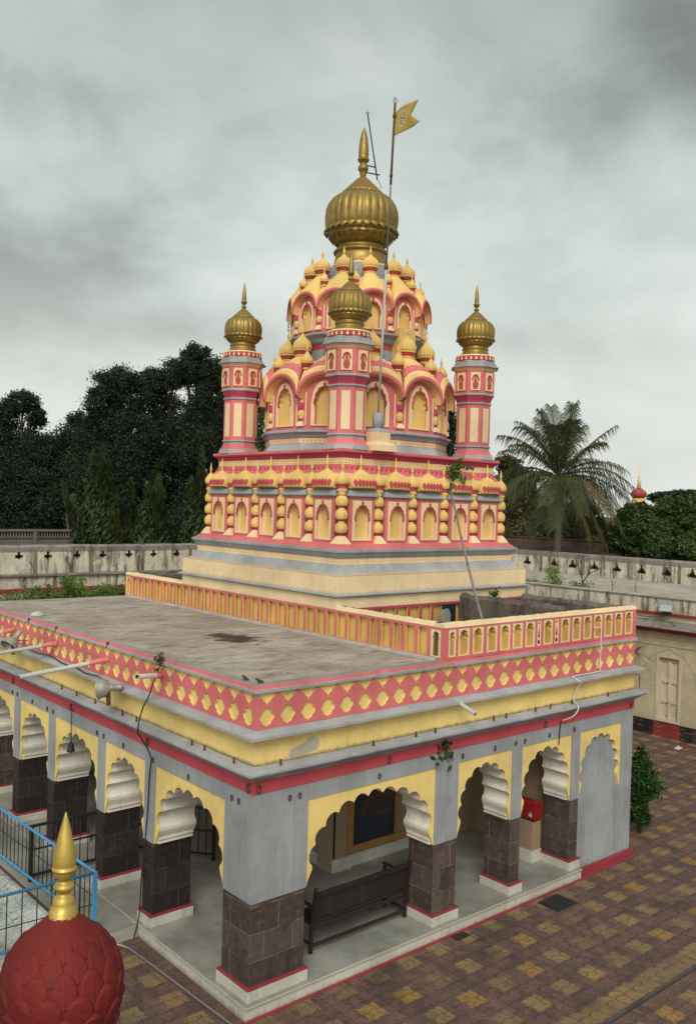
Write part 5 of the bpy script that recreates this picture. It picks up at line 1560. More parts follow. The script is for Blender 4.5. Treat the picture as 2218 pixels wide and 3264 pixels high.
tree('broadleaf_tree', 'dark tree at the far left edge with a rounded top above lower boughs', 'tree', [(52, 912, 36, 24), (12, 950, 34, 32), (82, 948, 24, 24), (35, 1020, 74, 56), (95, 1040, 50, 45), (30, 1110, 90, 80), (100, 1130, 70, 70), (50, 1190, 90, 50)], D1, 45, 'leaf_dark', 15840, .17, gp, 11, clumps=48)
tree('broadleaf_tree', 'low dark tree filling the dip between the far-left tree and the tall clump', 'tree', [(165, 1005, 45, 42), (175, 955, 22, 22), (130, 1050, 60, 55), (185, 1080, 60, 60), (150, 1150, 80, 70), (200, 1150, 60, 60), (110, 1100, 50, 60)], D1 + 5, 150, 'leaf_dark', 15840, .17, gp, 12, clumps=48)
tree('broadleaf_tree', 'tall dark tree forming the left shoulder of the big clump', 'tree', [(268, 868, 48, 32), (238, 915, 40, 40), (300, 905, 45, 45), (255, 985, 65, 60), (215, 1010, 45, 50), (310, 990, 50, 60), (300, 1060, 75, 70), (210, 1080, 60, 60), (245, 1120, 80, 80), (250, 1190, 90, 50)], D1 - 2, 260, 'leaf_dark', 15840, .17, gp, 13, clumps=48)
tree('broadleaf_tree', 'dark tree in the middle of the big clump with sky gaps in its crown', 'tree', [(350, 868, 50, 30), (395, 850, 40, 32), (360, 935, 60, 50), (385, 1010, 65, 60), (350, 1090, 80, 80), (390, 1170, 80, 70)], D1 + 1, 365, 'leaf_dark', 13640, .17, gp, 14, clumps=40, tight=.17)
tree('broadleaf_tree', 'tallest dark tree just left of the spire turret', 'tree', [(448, 812, 36, 28), (482, 848, 30, 40), (422, 848, 36, 32), (470, 925, 42, 55), (450, 1000, 60, 65), (480, 1080, 60, 80), (455, 1170, 75, 70), (520, 950, 40, 80)], D1 - 1, 455, 'leaf_dark', 15400, .17, gp, 15, clumps=44)
tree('broadleaf_tree', 'dark tree glimpsed between the left turret and the spire', 'tree', [(600, 960, 30, 55), (610, 1030, 40, 60), (580, 1100, 50, 60)], D1 - 6, 600, 'leaf_mid', 6000, .17, gp, 16)
tree('broadleaf_tree', 'dark tree glimpsed between the spire and the right turret', 'tree', [(1015, 975, 26, 50), (1005, 1050, 35, 50), (1030, 1100, 40, 50)], D1 - 6, 1015, 'leaf_dark', 7700, .17, gp, 17)
# columnar ashoka trees
def ashoka(label, spires, depth, seed, n=1500):
    r = np.random.RandomState(seed)
    u0 = spires[0][0]
    g0 = at(u0 * DK, 1230 * DK, depth)
    t = thing('ashoka_tree', label, 'tree', (g0.x, g0.y, 0), group='columnar trees behind the left rampart')
    k = DK * depth / FPX
    P = []; g = MB()
    for u, v, hw, lean in spires:
        tip = np.array(at(u * DK, v * DK, depth)); bot = np.array(at((u - lean) * DK, 1245 * DK, depth)); 
        H = tip[2]
        g.tube([(bot[0] - g0.x, bot[1] - g0.y, -.05), ((bot[0] + tip[0]) / 2 - g0.x, (bot[1] + tip[1]) / 2 - g0.y, H * .6), (tip[0] - g0.x, tip[1] - g0.y, H - .05)], [.09, .06, .01], 'bark', 6)
        m = int(n * hw / 30)
        s = r.uniform(0, 1, m) ** .75                     # 0 at tip, 1 at the foot
        h0 = H - 3.0 if H > 4 else 1.0
        zz = H - s * (H - min(3.0, H * .45))
        wdt = hw * k * np.clip(.10 + 1.25 * s ** .75, 0, 1.15) * (1 + .2 * np.sin(s * 26 + r.uniform(0, 6)))
        a = r.uniform(0, 2 * PI, m); q = r.uniform(.35, 1.05, m)
        fx = (H - zz) / max(H - bot[2], .1)
        cx_ = tip[0] + (bot[0] - tip[0]) * np.clip(fx, 0, 1) - g0.x; cy_ = tip[1] + (bot[1] - tip[1]) * np.clip(fx, 0, 1) - g0.y
        P.append(np.stack([cx_ + np.cos(a) * wdt * q, cy_ + np.sin(a) * wdt * q, zz + (1 - q) * .25], 1))
    g.build('trunk', t)
    leaves('crown', np.concatenate(P), .24, 'leaf_ashoka', t, .75, .34, seed)
ashoka('tall twin-tipped columnar tree in front of the dark wood', [(237, 1018, 40, 8), (212, 1036, 38, -6)], 33, 21, 3200)
ashoka('leaning columnar tree bending left beside the twin-tipped one', [(143, 1100, 22, -50), (165, 1130, 26, -30)], 32.5, 22, 2100)
ashoka('smallest columnar tree, low between the twin-tipped one and its right neighbours', [(264, 1136, 24, 6)], 32, 23, 2300)
ashoka('slim dark columnar tree with a single sharp tip', [(298, 1092, 24, 4)], 34, 24, 2300)
ashoka('broad columnar tree with two leaning tips right of the slim one', [(362, 1080, 34, 10), (336, 1104, 34, 2)], 32.5, 25, 3000)
ashoka('yellowish columnar tree beside the left corner of the spire base', [(460, 1020, 26, 14), (432, 1090, 22, 4)], 32, 26, 2600)
# right-hand growth
gr = 'trees behind the right rampart'
tree('broadleaf_tree', 'dusty dark tree just right of the spire base behind the palm', 'tree', [(1152, 1052, 32, 16), (1165, 1105, 50, 45), (1150, 1170, 45, 50), (1195, 1160, 40, 50), (1180, 1215, 50, 30)], 46, 1165, 'leaf_dry', 4200, .20, gr, 31)
tree('broadleaf_tree', 'dark thicket tree under the palm crown', 'tree', [(1250, 1190, 45, 35), (1310, 1180, 50, 40), (1350, 1205, 45, 30), (1280, 1225, 60, 22)], 45, 1290, 'leaf_dark', 4200, .2, gr, 32)
tree('broadleaf_tree', 'broad sunlit green tree at the right edge above the rampart', 'tree', [(1530, 1160, 55, 30), (1590, 1165, 50, 40), (1475, 1185, 45, 28), (1530, 1205, 70, 40), (1600, 1220, 50, 50)], 40, 1540, 'leaf_mid', 7500, .17, gr, 33, clumps=70, tight=.15)
tree('broadleaf_tree', 'rounded green tree between the palm and the right edge', 'tree', [(1435, 1190, 42, 35), (1448, 1160, 32, 20), (1420, 1235, 40, 25), (1470, 1235, 50, 30)], 37, 1440, 'leaf_mid', 6000, .16, gr, 34, clumps=60, tight=.15)
tree('broadleaf_tree', 'low dark green bush top in front of the broad sunlit tree at the right', 'tree', [(1545, 1250, 50, 26), (1490, 1252, 30, 18), (1590, 1262, 30, 22)], 34, 1545, 'leaf_mid', 5200, .15, gr, 36, clumps=60, tight=.15)
tree('broadleaf_tree', 'small far-off dark treetop on the right skyline', 'tree', [(1505, 1128, 32, 10), (1545, 1125, 30, 12), (1575, 1128, 25, 14)], 75, 1540, 'leaf_dark', 2500, .28, gr, 35)
tree('broadleaf_tree', 'bright young leafy treetop just above the tiled roof', 'tree', [(1345, 1226, 16, 10), (1330, 1234, 12, 7)], 39, 1340, 'leaf_bright', 420, .16, gr, 37, trunk_r=.06)

# coconut palm
pc = at(1268 * DK, 1085 * DK, 36)
palm = thing('coconut_palm', 'coconut palm with a wide shaggy crown behind the right rampart', 'palm tree', (pc.x, pc.y, 0))
g = MB()
g.tube([(0.3, .1, -.1), (.2, .08, 2), (.06, .02, 5), (0, 0, pc.z)], [.22, .17, .15, .15], 'palm_bark', 10); g.build('trunk', palm)
kp = DK * 36 / FPX
def frond(i, du, dv, sag, dep, mat, ln=34, wid=1.0):
    """du,dv: tip offset (display px) from the crown; dep: offset along the view"""
    r = random.Random(100 + i)
    tipv = RT * (du * kp) - UP * (dv * kp) + FW * dep
    c0 = Vector((0, 0, pc.z))
    mid = c0 + tipv * .5 + Vector((0, 0, sag))
    pts = []
    for q in range(21):
        t = q / 20
        pts.append(c0 * (1 - t) ** 2 + mid * 2 * t * (1 - t) + (c0 + tipv) * t ** 2)
    g = MB()
    g.tube(pts, [.035 * (1 - .85 * q / 20) + .004 for q in range(21)], mat, 5)
    L_ = tipv.length
    for q in range(ln * 2):
        t = .10 + .90 * q / (ln * 2 - 1)
        f = t * 20; a = int(min(f, 19)); fr = f - a
        p = pts[a].lerp(pts[a + 1], fr); tg = (pts[min(a + 1, 20)] - pts[a]).normalized()
        side = tg.cross(Vector((0, 0, 1)))
        side = side.normalized() if side.length > .05 else tg.orthogonal().normalized()
        upv = side.cross(tg)
        sg = 1 if q % 2 else -1
        ll = (.42 + .62 * math.sin(PI * min(1, t * .88 + .06))) * wid * r.uniform(.85, 1.15)
        dr = (side * sg * .75 + tg * .75 + upv * .12).normalized()
        p1 = p + dr * ll * .5 + Vector((0, 0, -.05 * ll)); p2 = p + dr * ll * .88 + Vector((0, 0, -.58 * ll * r.uniform(.5, 1.5)))
        wv = tg * .024
        g.add([p - wv, p + wv, p1 + wv * .9, p1 - wv * .9, p2], [(0, 1, 2, 3), (3, 2, 4)], mat)
    g.build('frond', palm, recalc=False)
FR = [(-10, -165, .5, .6, 0), (20, -160, .4, -.7, 0), (-45, -150, .55, -.2, 0), (38, -168, .3, .2, 0), (-75, -130, .6, 1.0, 0), (62, -120, .5, 1.0, 0), (115, -112, .35, -.4, 0), (-122, -98, .75, .5, 0), (-128, -60, .8, -.6, 0), (-95, -110, .8, -1.0, 0),
      (150, -20, .95, .4, 0), (105, -35, .9, 1.4, 0), (145, 15, 1.05, -.9, 0), (135, 60, 1.0, .3, 0), (-135, -5, .8, .8, 0), (-120, 45, .9, -.5, 0), (-80, 95, .95, .3, 0), (-105, 75, .9, 1.2, 0), (-28, 110, 1.05, -1.5, 0), (25, 80, 1.25, -2.0, 0), (95, 85, 1.1, -1.6, 1), (110, 115, .95, .2, 0), (80, 130, .8, 1.0, 0), (60, 125, .8, -.5, 1), (-55, 100, 1.0, -1.2, 0), (-10, 130, .7, .8, 1), (128, 130, .8, 1.0, 1), (10, -120, .6, -1.6, 0), (-30, -110, .8, -1.8, 0), (165, 35, 1.1, .5, 0), (120, 90, 1.0, -.6, 0), (150, 85, 1.0, .9, 0), (60, 150, .9, .6, 0), (-75, 130, .9, -.6, 0), (-110, 20, .9, 1.5, 0), (-130, 25, .9, -.8, 0), (100, 150, .85, -.2, 1), (75, 60, 1.0, 1.8, 0), (-60, 60, 1.0, -2.0, 0), (140, 115, .9, .2, 1), (-145, 60, 1.0, .2, 0), (168, 62, 1.05, .0, 0), (-25, -140, .5, 1.4, 0), (-100, -75, .7, -.2, 0), (80, -75, .5, -.9, 0)]
for i, (du, dv, sg, dp, old) in enumerate(FR): frond(i, du, dv, sg, dp, 'leaf_palm_old' if old else 'leaf_palm', 36, 1.0)
for q in range(5):
    g = MB(); a = q * 1.3
    g.lathe([(.02, -.16), (.09, -.11), (.11, 0), (.08, .09), (.02, .12)], 10, 'leaf_palm_old', (.22 * math.cos(a), .22 * math.sin(a), pc.z - .25)); g.build('coconut', palm)

# bush beside the right-hand corner
bp = Vector((9.86, .52, 0))
bush = thing('shrub', 'glossy dark green shrub standing at the right-hand corner of the temple', 'shrub', bp)
r = np.random.RandomState(5)
g = MB()
for q in range(9):
    a = q * .7; g.tube([(0, 0, -.02), (.12 * math.cos(a), .12 * math.sin(a), .5), (.3 * math.cos(a), .3 * math.sin(a), 1.1 + .05 * q)], [.022, .016, .006], 'bark', 5)
g.build('stem', bush)
bl_ = [(np.array([-.02, 0, 1.55]), .13, .13, .2), (np.array([-.05, 0, 1.32]), .24, .24, .2), (np.array([.06, -.03, 1.08]), .33, .32, .22), (np.array([.09, -.03, .86]), .34, .34, .17), (np.array([-.14, .05, 1.0]), .28, .3, .26), (np.array([-.12, 0, .55]), .18, .2, .2), (np.array([.0, .03, .30]), .22, .22, .16), (np.array([.14, -.03, .36]), .13, .12, .12)]
leaves('foliage', blob_points(bl_, 900, r, 26, .24), .075, 'leaf_bush', bush, .15, .45, 3)
def shrub(label, base, blobs, n, size, mat, seed, cat='shrub', name='shrub', stems=6, group=None):
    t = thing(name, label, cat, base, group=group)
    r = np.random.RandomState(seed)
    g = MB()
    for q in range(stems):
        c = blobs[q % len(blobs)][0]
        e_ = np.array(c) + r.normal(size=3) * np.array(blobs[q % len(blobs)][1:4]) * .4
        g.tube([(0, 0, -.03), tuple(e_ * .5 + r.normal(size=3) * .04), tuple(e_)], [.02, .013, .004], 'bark', 5)
    g.build('stem', t)
    leaves('foliage', blob_points([(np.array(b[0]), *b[1:4]) for b in blobs], n, r, 16, .26), size, mat, t, .1, .5, seed)
    return t
shrub('feathery bright green bush behind the hall roof, left part of the row', (2.9, 15, 0), [((-.1, 0, 3.55), .5, .4, .30), ((.45, 0, 3.62), .45, .4, .32), ((0, 0, 2.9), .6, .5, .6)], 1800, .075, 'leaf_lime', 41, stems=8)
shrub('tallest bright green bush in the row behind the hall roof', (4.2, 15.1, 0), [((0, 0, 3.85), .42, .4, .35), ((.35, 0, 3.6), .45, .4, .33), ((-.4, 0, 3.5), .4, .4, .3), ((0, 0, 2.9), .7, .5, .6)], 2000, .075, 'leaf_lime', 42, stems=8)
shrub('bright green bush beside the parapet corner behind the hall roof', (5.35, 14.9, 0), [((0, 0, 3.68), .42, .4, .33), ((.35, 0, 3.55), .3, .3, .28), ((-.35, 0, 3.45), .4, .4, .3), ((0, 0, 2.9), .6, .5, .6)], 1800, .075, 'leaf_lime', 43, stems=8)
shrub('upright bright green bush on the right terrace edge', (18.0, 8.75, 4.0), [((0, 0, .10), .28, .28, .25), ((0, .05, .40), .24, .24, .22), ((0, -.12, -.1), .3, .3, .2)], 420, .075, 'leaf_bright', 44)
shrub('low pale green bush on the right terrace beside the spire base', (18.0, 9.6, 4.0), [((0, 0, -.05), .34, .34, .2), ((0, .25, -.1), .25, .25, .16)], 420, .075, 'leaf_bright', 45)
s_ = shrub('half bare bush with dead branches on the right terrace', (18.0, 7.6, 4.0), [((0, .25, .05), .26, .26, .2), ((0, -.15, -.05), .3, .3, .22), ((0, 0, -.1), .3, .3, .18)], 260, .075, 'leaf_bright', 46)
g = MB()
for pts in ([(0, .0, -.2), (0, .05, .3), (0, .12, .75), (0, .2, 1.0)], [(0, .02, .15), (0, -.2, .45), (0, -.5, .6), (0, -.7, .95)], [(0, -.5, .6), (0, -.62, .66)], [(0, .05, .3), (0, .2, .6), (0, .3, .95)], [(0, .12, .75), (0, .06, .95)], [(0, -.2, .45), (0, -.25, .75)]):
    g.tube(pts, [.022, .017, .012, .006][:len(pts)], 'bark', 5)
g.build('dead_branch', s_)
# bare twigs along the terrace edge
for q, (y, lab) in enumerate(((6.35, 'thin bare forked twig on the right terrace edge'), (5.55, 'single straight bare twig nearest the floodlight on the terrace edge'))):
    g = MB(); g.tube([(17.75, y, 3.98), (17.75, y + .03, 4.25), (17.75, y - .02, 4.5)], [.012, .009, .004], 'bark', 5)
    if q == 0: g.tube([(17.75, y + .02, 4.15), (17.75, y - .14, 4.38)], [.008, .003], 'bark', 4); g.tube([(17.75, y + .02, 4.2), (17.75, y + .13, 4.42)], [.008, .003], 'bark', 4)
    tag(g.build('twig'), lab, 'twig')
def sprout(name, label, base, dirs, size, mat, seed, nl=9, group=None, hang=.0):
    """a small wall plant: arching stems carrying individual leaves"""
    t = thing(name, label, 'plant', base, group=group)
    r = np.random.RandomState(seed); g = MB(); P = []
    for d in dirs:
        d = np.array(d, float)
        pts = [d * q + np.array([0, 0, -hang * q * q]) for q in (0, .35, .7, 1.0)]
        g.tube([tuple(p) for p in pts], [.008, .006, .004, .002], 'bark', 4)
        for q in range(nl):
            f = .25 + .75 * q / nl
            P.append(d * f + np.array([0, 0, -hang * f * f]) + r.normal(size=3) * size * .35)
    g.build('stem', t); leaves('foliage', P, size, mat, t, .35, .55, seed)
    return t
sprout('wall_plant', 'leafy fig sapling sprouting from the crimson cornice on the right side', (6.58, 2.93, 7.16), [(-.15, -.25, .15), (.12, -.22, .22), (.0, -.3, -.02), (.55, -.2, .22), (.35, -.22, .20), (-.3, -.2, .08), (.2, -.2, -.12), (-.1, -.2, -.2), (.05, -.18, .35)], .10, 'leaf_bush', 51, 16, hang=.12)
sprout('wall_plant', 'small broad-leaved fig seedling hanging from the red band over the front pillar', (3.42, -.03, 2.93), [(-.05, -.06, -.06), (-.2, -.1, -.16), (-.28, -.08, -.28), (.04, -.1, -.2), (.03, -.05, .03), (.08, -.06, -.34)], .11, 'leaf_bush', 52, 6, hang=.05)
sprout('wall_plant', 'dry grassy tuft on the coping above the short drain spout', (.0, 2.38, 4.05), [(-.05, -.03, .18), (-.08, .06, .10), (-.06, -.1, .06), (-.1, 0, -.08), (-.04, .04, .14)], .07, 'leaf_dry', 53, 14)
sprout('wall_plant', 'green fern growing in the side terrace wall near the leaning pole', (7.1, 2.2, 4.70), [(0, -.1, .18), (.12, -.1, .10), (-.12, -.05, .14), (.1, 0, .2)], .08, 'leaf_mid', 54, 12)
g = MB(); r = random.Random(8)
for q in range(16):
    a = r.uniform(-1.3, 1.3); b_ = r.uniform(-.8, 1.0); l_ = r.uniform(.18, .42)
    d = Vector((math.cos(a) * .9, -.3 + .4 * math.sin(a), b_)).normalized() * l_
    p0 = Vector((XE + .01, .02, 3.83))
    g.tube([p0, p0 + d * .5 + Vector((0, 0, .02)), p0 + d], [.006, .004, .002], 'bark', 4)
    g.tube([p0 + d * .5, p0 + d * .8 + Vector((.05, -.04, .05))], [.003, .001], 'bark', 4)
tag(g.build('dead_plant'), 'dry leafless twigs sprouting from the right end of the leaf frieze', 'plant')
# low far-off woodland closing the horizon all round
r = np.random.RandomState(77)
n_ = 26000
az = r.uniform(R(-25), R(125), n_); dist = r.uniform(84, 104, n_)
hh = 4.2 + 1.3 * np.sin(az * 23) + .9 * np.sin(az * 61 + 1) + .5 * np.sin(az * 140)
P = np.stack([CAM.x + dist * np.cos(az), CAM.y + dist * np.sin(az), hh * r.uniform(0.02, 1, n_) ** .6], 1)
fw_ = leaves('distant_woodland', P, .75, 'leaf_dark', None, .1, .6, 6)
fw_['kind'] = 'stuff'; tag(fw_, 'low dark band of distant woodland along the horizon', 'woodland')

# ================================================================== THINGS ON AND AROUND THE TEMPLE
# flag pole with swallow-tailed flag
fb = ony(1203, 1402, 3.08); fb.z = 7.45
dep = (fb - CAM).dot(FW)
ftop = at(1259, 330, dep - .10)
sock = at(1200, 1330, dep)
fl = thing('flagpole', 'tall thin steel flagpole flying a swallow-tailed yellow flag from the spire platform', 'flagpole', fb)
def fbld(g, name, par=None, **k):
    o = g.build(name, par or fl, **k)
    if par is None: o.location = -fb
    return o
g = MB()
x, y = fb.x, fb.y
L4 = lambda c0, c1: (lambda e: [(x - e, y - e), (x + e, y - e), (x + e, y + e), (x - e, y + e)])
sq = L4(0, 0)
g.stack(sq, [(.26, 7.44, 'sand_paint'), (.25, 7.55, 'sand_paint'), (.165, 7.62, 'sand_paint'), (.165, 7.80, 'light_grey_paint'), (.17, 7.80, 'light_grey_paint'), (.12, 7.86, 'light_grey_paint')])
g.lathe([(.105, 7.84), (.105, 8.13), (.085, 8.15), (.03, 8.155)], 24, 'light_grey_paint', (x, y, 0)); fbld(g, 'pedestal')
g = MB()
b0 = Vector((x, y, 8.12)); dv_ = ftop - b0
g.tube([b0, b0 + dv_ * .475], .024, 'white_pipe', 10); g.tube([b0 + dv_ * .47, b0 + dv_], .018, 'steel', 10)  # lower length takes the pale pipe colour to paint in its lit look
g.tube([b0 + dv_ * .468, b0 + dv_ * .483], .036, 'rust', 10)
fbld(g, 'pole')
g = MB()
g.tube([b0 + dv_ * .74, b0 + dv_ * 1.0], .021, 'rust', 8)
for sx in (-1, 0, 1):
    q = ftop + RT * (.028 * sx)
    g.tube([ftop, ftop + RT * (.034 * sx) + UP * .02, q + UP * .07, q * 1 + UP * (.11 + (.015 if sx == 0 else 0)) - RT * (.012 * sx)], .006, 'rust', 5)
g.tube([b0 + dv_ * .955, b0 + dv_ * .965], .032, 'rust', 8); g.tube([b0 + dv_ * .765, b0 + dv_ * .775], .030, 'rust', 8)
fbld(g, 'trident_tip')
# cloth: parameter a along the fly, b up the hoist
kf = .2409 * dep / FPX
h1 = at(1000 + 1082 * .2409, 300 + 235 * .2409, dep - .1); h0 = at(1000 + 1066 * .2409, 300 + 550 * .2409, dep - .1)
def cloth(a, b):
    top = [(1085, 235), (1135, 185), (1200, 152), (1310, 115), (1388, 60)]
    bot = [(1066, 550), (1120, 515), (1200, 480), (1320, 435), (1398, 380)]
    mid = [(1076, 390), (1128, 350), (1200, 318), (1250, 296), (1282, 285)]
    def ev(P, a):
        f = a * 4; i = min(int(f), 3); t = f - i
        return (P[i][0] * (1 - t) + P[i + 1][0] * t, P[i][1] * (1 - t) + P[i + 1][1] * t)
    T_, M_, B_ = ev(top, a), ev(mid, a), ev(bot, a)
    if b >= .5: t = (b - .5) * 2; u = M_[0] * (1 - t) + T_[0] * t; v = M_[1] * (1 - t) + T_[1] * t
    else: t = b * 2; u = B_[0] * (1 - t) + M_[0] * t; v = B_[1] * (1 - t) + M_[1] * t
    return at(1000 + u * .2409, 300 + v * .2409, dep - .1) + FW * (.05 * math.sin(a * 5.2 + b * 1.4) * (.3 + a))
g = MB(); na, nb_ = 24, 14; vs = []
for off in (-.004, .004):
    for i in range(na + 1):
        for j in range(nb_ + 1): vs.append(cloth(i / na, j / nb_) + FW * off)
n1_ = (na + 1) * (nb_ + 1); fs = []
for i in range(na):
    for j in range(nb_):
        a = i * (nb_ + 1) + j
        fs.append((a, a + 1, a + nb_ + 2, a + nb_ + 1)); fs.append((n1_ + a + nb_ + 1, n1_ + a + nb_ + 2, n1_ + a + 1, n1_ + a))
edge = [(i, 0) for i in range(na)] + [(na, j) for j in range(nb_)] + [(i, nb_) for i in range(na, 0, -1)] + [(0, j) for j in range(nb_, 0, -1)]
for (i, j), (i2, j2) in zip(edge, edge[1:] + edge[:1]):
    a, b = i * (nb_ + 1) + j, i2 * (nb_ + 1) + j2
    fs.append((a, b, n1_ + b, n1_ + a))
g.add(vs, fs, 'flag_cloth', True); flag = fbld(g, 'flag')
# white emblem: ring of petals round a few brush strokes
g = MB()
ea, eb_ = .40, .53
def em(rx, ang):
    return cloth(ea + .20 * rx * math.cos(ang), eb_ + .30 * rx * math.sin(ang))
for sgn in (-1, 1):
    for q in range(26):
        a = 2 * PI * q / 26
        P = [em(.80, a - .05), em(.80, a + .05), em(1.06, a + .075), em(1.06, a - .075)]
        P = [p + FW * (.0065 * sgn) for p in P]
        g.add(P + [p + FW * (.002 * sgn) for p in P], [(0, 1, 2, 3), (4, 5, 6, 7), (0, 1, 5, 4), (1, 2, 6, 5), (2, 3, 7, 6), (3, 0, 4, 7)], 'flag_white')
    for st in (((.55, 2.6), (.3, 2.2), (.45, 1.5), (.55, .9)), ((.55, 3.6), (.35, 4.2), (.6, 4.8), (.5, 5.6)), ((.1, .5), (.4, .2), (.5, 6.0)), ((.2, 3.3), (.15, 4.6), (.4, 5.2)), ((.5, 1.9), (.15, 1.4), (.3, .4)), ((.62, 4.0), (.66, 4.7), (.62, 5.3))):
        g.tube([em(rr, a) + FW * (.008 * sgn) for rr, a in st], .007, 'flag_white', 5)
o = g.build('emblem', flag)
# lightning rod on the dome
g = MB()
ra_ = at(1171.5, 362, (Vector((CX, CY, 13)) - CAM).dot(FW) + .25); rb_ = at(1202, 572, (Vector((CX, CY, 13)) - CAM).dot(FW) + .25)
g.tube([rb_, ra_], .014, 'black_iron', 8)
for sx in (-1, 0, 1): g.tube([ra_, ra_ + RT * (.045 * sx) + UP * (.03 if sx else .06)], .006, 'black_iron', 5)
dm = (Vector((CX, CY, 13)) - CAM).dot(FW)
for (u0, v0), (u1, v1) in (((1149, 522), (1198, 534)), ((1146, 546), (1210, 558))):
    g.tube([at(u0, v0, dm), at(u1, v1, dm + .25)], .014, 'rust', 6)
g.tube([rb_, rb_ + RT * .06 - UP * .10, rb_ + RT * .09 - UP * .2], .006, 'cable_black', 5)
tag(g.build('lightning_rod'), 'black lightning rod clamped beside the spike of the big golden dome', 'lightning rod')
# leaning bamboo pole from the side terrace to the platform
g = MB()
pa = Vector((5.15, .62, 4.18)); pb = ony(1433, 1545, 2.9)
pts = [pa.lerp(pb, t) + Vector((0, 0, -.12 * math.sin(PI * t))) for t in np.linspace(0, 1, 13)]
g.tube(pts, [.026 - .006 * t for t in np.linspace(0, 1, 13)], 'steel', 8)
for t in (3, 6, 8): g.tube([pts[t] - (pts[t + 1] - pts[t]) * .015, pts[t] + (pts[t + 1] - pts[t]) * .015], .029, 'rust', 8)
tag(g.build('leaning_pole'), 'long thin pole leaning from the side terrace against the spire cornice', 'pole')
# slab by the doorway and lumber on the side terrace
g = MB()
g.plate([(5.80, 4.19), (5.80, 4.44), (5.84, 4.52), (6.0, 4.535), (6.05, 4.42), (6.04, 4.19)], [], T_y(2.33), -.06, .0, 'concrete')
tag(g.build('stone_slab'), 'weathered stone slab leaning at the small dark doorway of the spire base', 'slab')

# drain spouts
def spout(base, tip, label, red=.32, rad=.034, grp='white drain spouts along the left front'):
    t = thing('drain_spout', label, 'drain spout', base, group=grp)
    d = Vector(tip) - Vector(base); g = MB()
    ln = d.length; dn = d.normalized(); sd_ = dn.orthogonal().normalized(); s2 = dn.cross(sd_)
    n = 12; vs = []; fs = []; ms = []
    rows = [(0.0, rad + .006), (red, rad + .006), (red + .005, rad), (1.0, rad), (1.0, rad * .78), (.75, rad * .76)]
    for t_, r_ in rows:
        for k in range(n):
            a = 2 * PI * k / n; vs.append(dn * ln * t_ + (sd_ * math.cos(a) + s2 * math.sin(a)) * r_)
    for i in range(len(rows) - 1):
        for k in range(n): fs.append((i * n + k, i * n + (k + 1) % n, (i + 1) * n + (k + 1) % n, (i + 1) * n + k)); ms.append(['pink_paint', 'pink_paint', 'white_pipe', 'white_pipe', 'rust'][i])
    g.add(vs, fs, ms, True); g.build('pipe', t)
    return t
spout((0, 4.08, 3.87), onz(170 * .38, 2000 + 415 * .38, 3.67), 'second drain spout from the front corner, white with a red root, full length in view', .22)
spout((0, 6.09, 3.85), onz(-20 * .38, 2000 + 218 * .38, 3.67), 'third drain spout from the front corner, running out of the left edge', .25)
spout((0, 8.13, 3.84), onz(-200 * .38, 2000 + 100 * .38, 3.68), 'farthest drain spout at the left edge, beyond the downturned horn loudspeaker', .3)
t = spout((0, 2.36, 3.90), onx(1150 * .38, 2000 + 412 * .38, -.62), 'short broken drain spout nearest the front corner below a grassy tuft', .28, .034)
sp_ = spout((3.62, 0, 3.56), ony(1450 + 145 * .4433, 2150 + 285 * .4433, -.42), 'bare grey pipe spout sticking out of the right-hand cornice', .0, .032, 'pipe spouts on the right front')

# horn loudspeakers
def horn(c, axis, label, s=1.0):
    t = thing('loudspeaker', label, 'loudspeaker', c, group='horn loudspeakers on the left cornice')
    ax = Vector(axis).normalized(); sd_ = ax.orthogonal().normalized(); s2 = ax.cross(sd_)
    def rev(prof, mat, n=28):
        g = MB(); vs = []; fs = []
        for a_, r_ in prof:
            for k in range(n):
                q = 2 * PI * k / n; vs.append(ax * a_ * s + (sd_ * math.cos(q) + s2 * math.sin(q)) * r_ * s)
        for i in range(len(prof) - 1):
            for k in range(n): fs.append((i * n + k, i * n + (k + 1) % n, (i + 1) * n + (k + 1) % n, (i + 1) * n + k))
        g.add(vs, fs, mat, True); return g
    rev([(.22, .19), (.235, .20), (.225, .185), (.10, .175), (.04, .12), (.02, .06), (-.06, .045)], 'horn_metal')
    g = rev([(.235, .195), (.23, .205), (.215, .205), (.20, .19), (.12, .178), (.06, .14), (.02, .085), (-.02, .06), (-.05, .052)], 'horn_metal'); g.build('bell_mouth', t)
    g = rev([(.225, .192), (.10, .165), (.05, .10), (.04, .0)], 'horn_metal'); g.build('inner_throat', t)
    g = rev([(-.05, .05), (-.052, .062), (-.20, .062), (-.215, .05), (-.24, .048), (-.245, .0)], 'horn_metal', 20); g.build('driver', t)
    g = MB(); z = Vector((0, 0, 1))
    g.bar(ax * .02 - z * .06, ax * .0 - z * .26, .05, .012, 'rust'); g.bar(ax * .05 - z * .06, ax * .03 - z * .27, .014, .05, 'rust'); g.bar(ax * .0 - z * .04 - Vector((.0, 0, 0)), ax * 0 - z * .05 + Vector((.26, 0, 0)), .03, .012, 'rust'); g.build('bracket', t)
    return t
horn(onx(930 * .38, 2000 + 505 * .38, -.28), (-.70, .70, -.10), 'horn loudspeaker turned sideways on the cornice, nearer the front corner', .80)
horn(onx(125 * .38, 2000 + 95 * .38, -.26), tuple(-RT * .35 - UP * .62 - FW * .62), 'horn loudspeaker tilted downwards on the cornice near the left edge', .80)
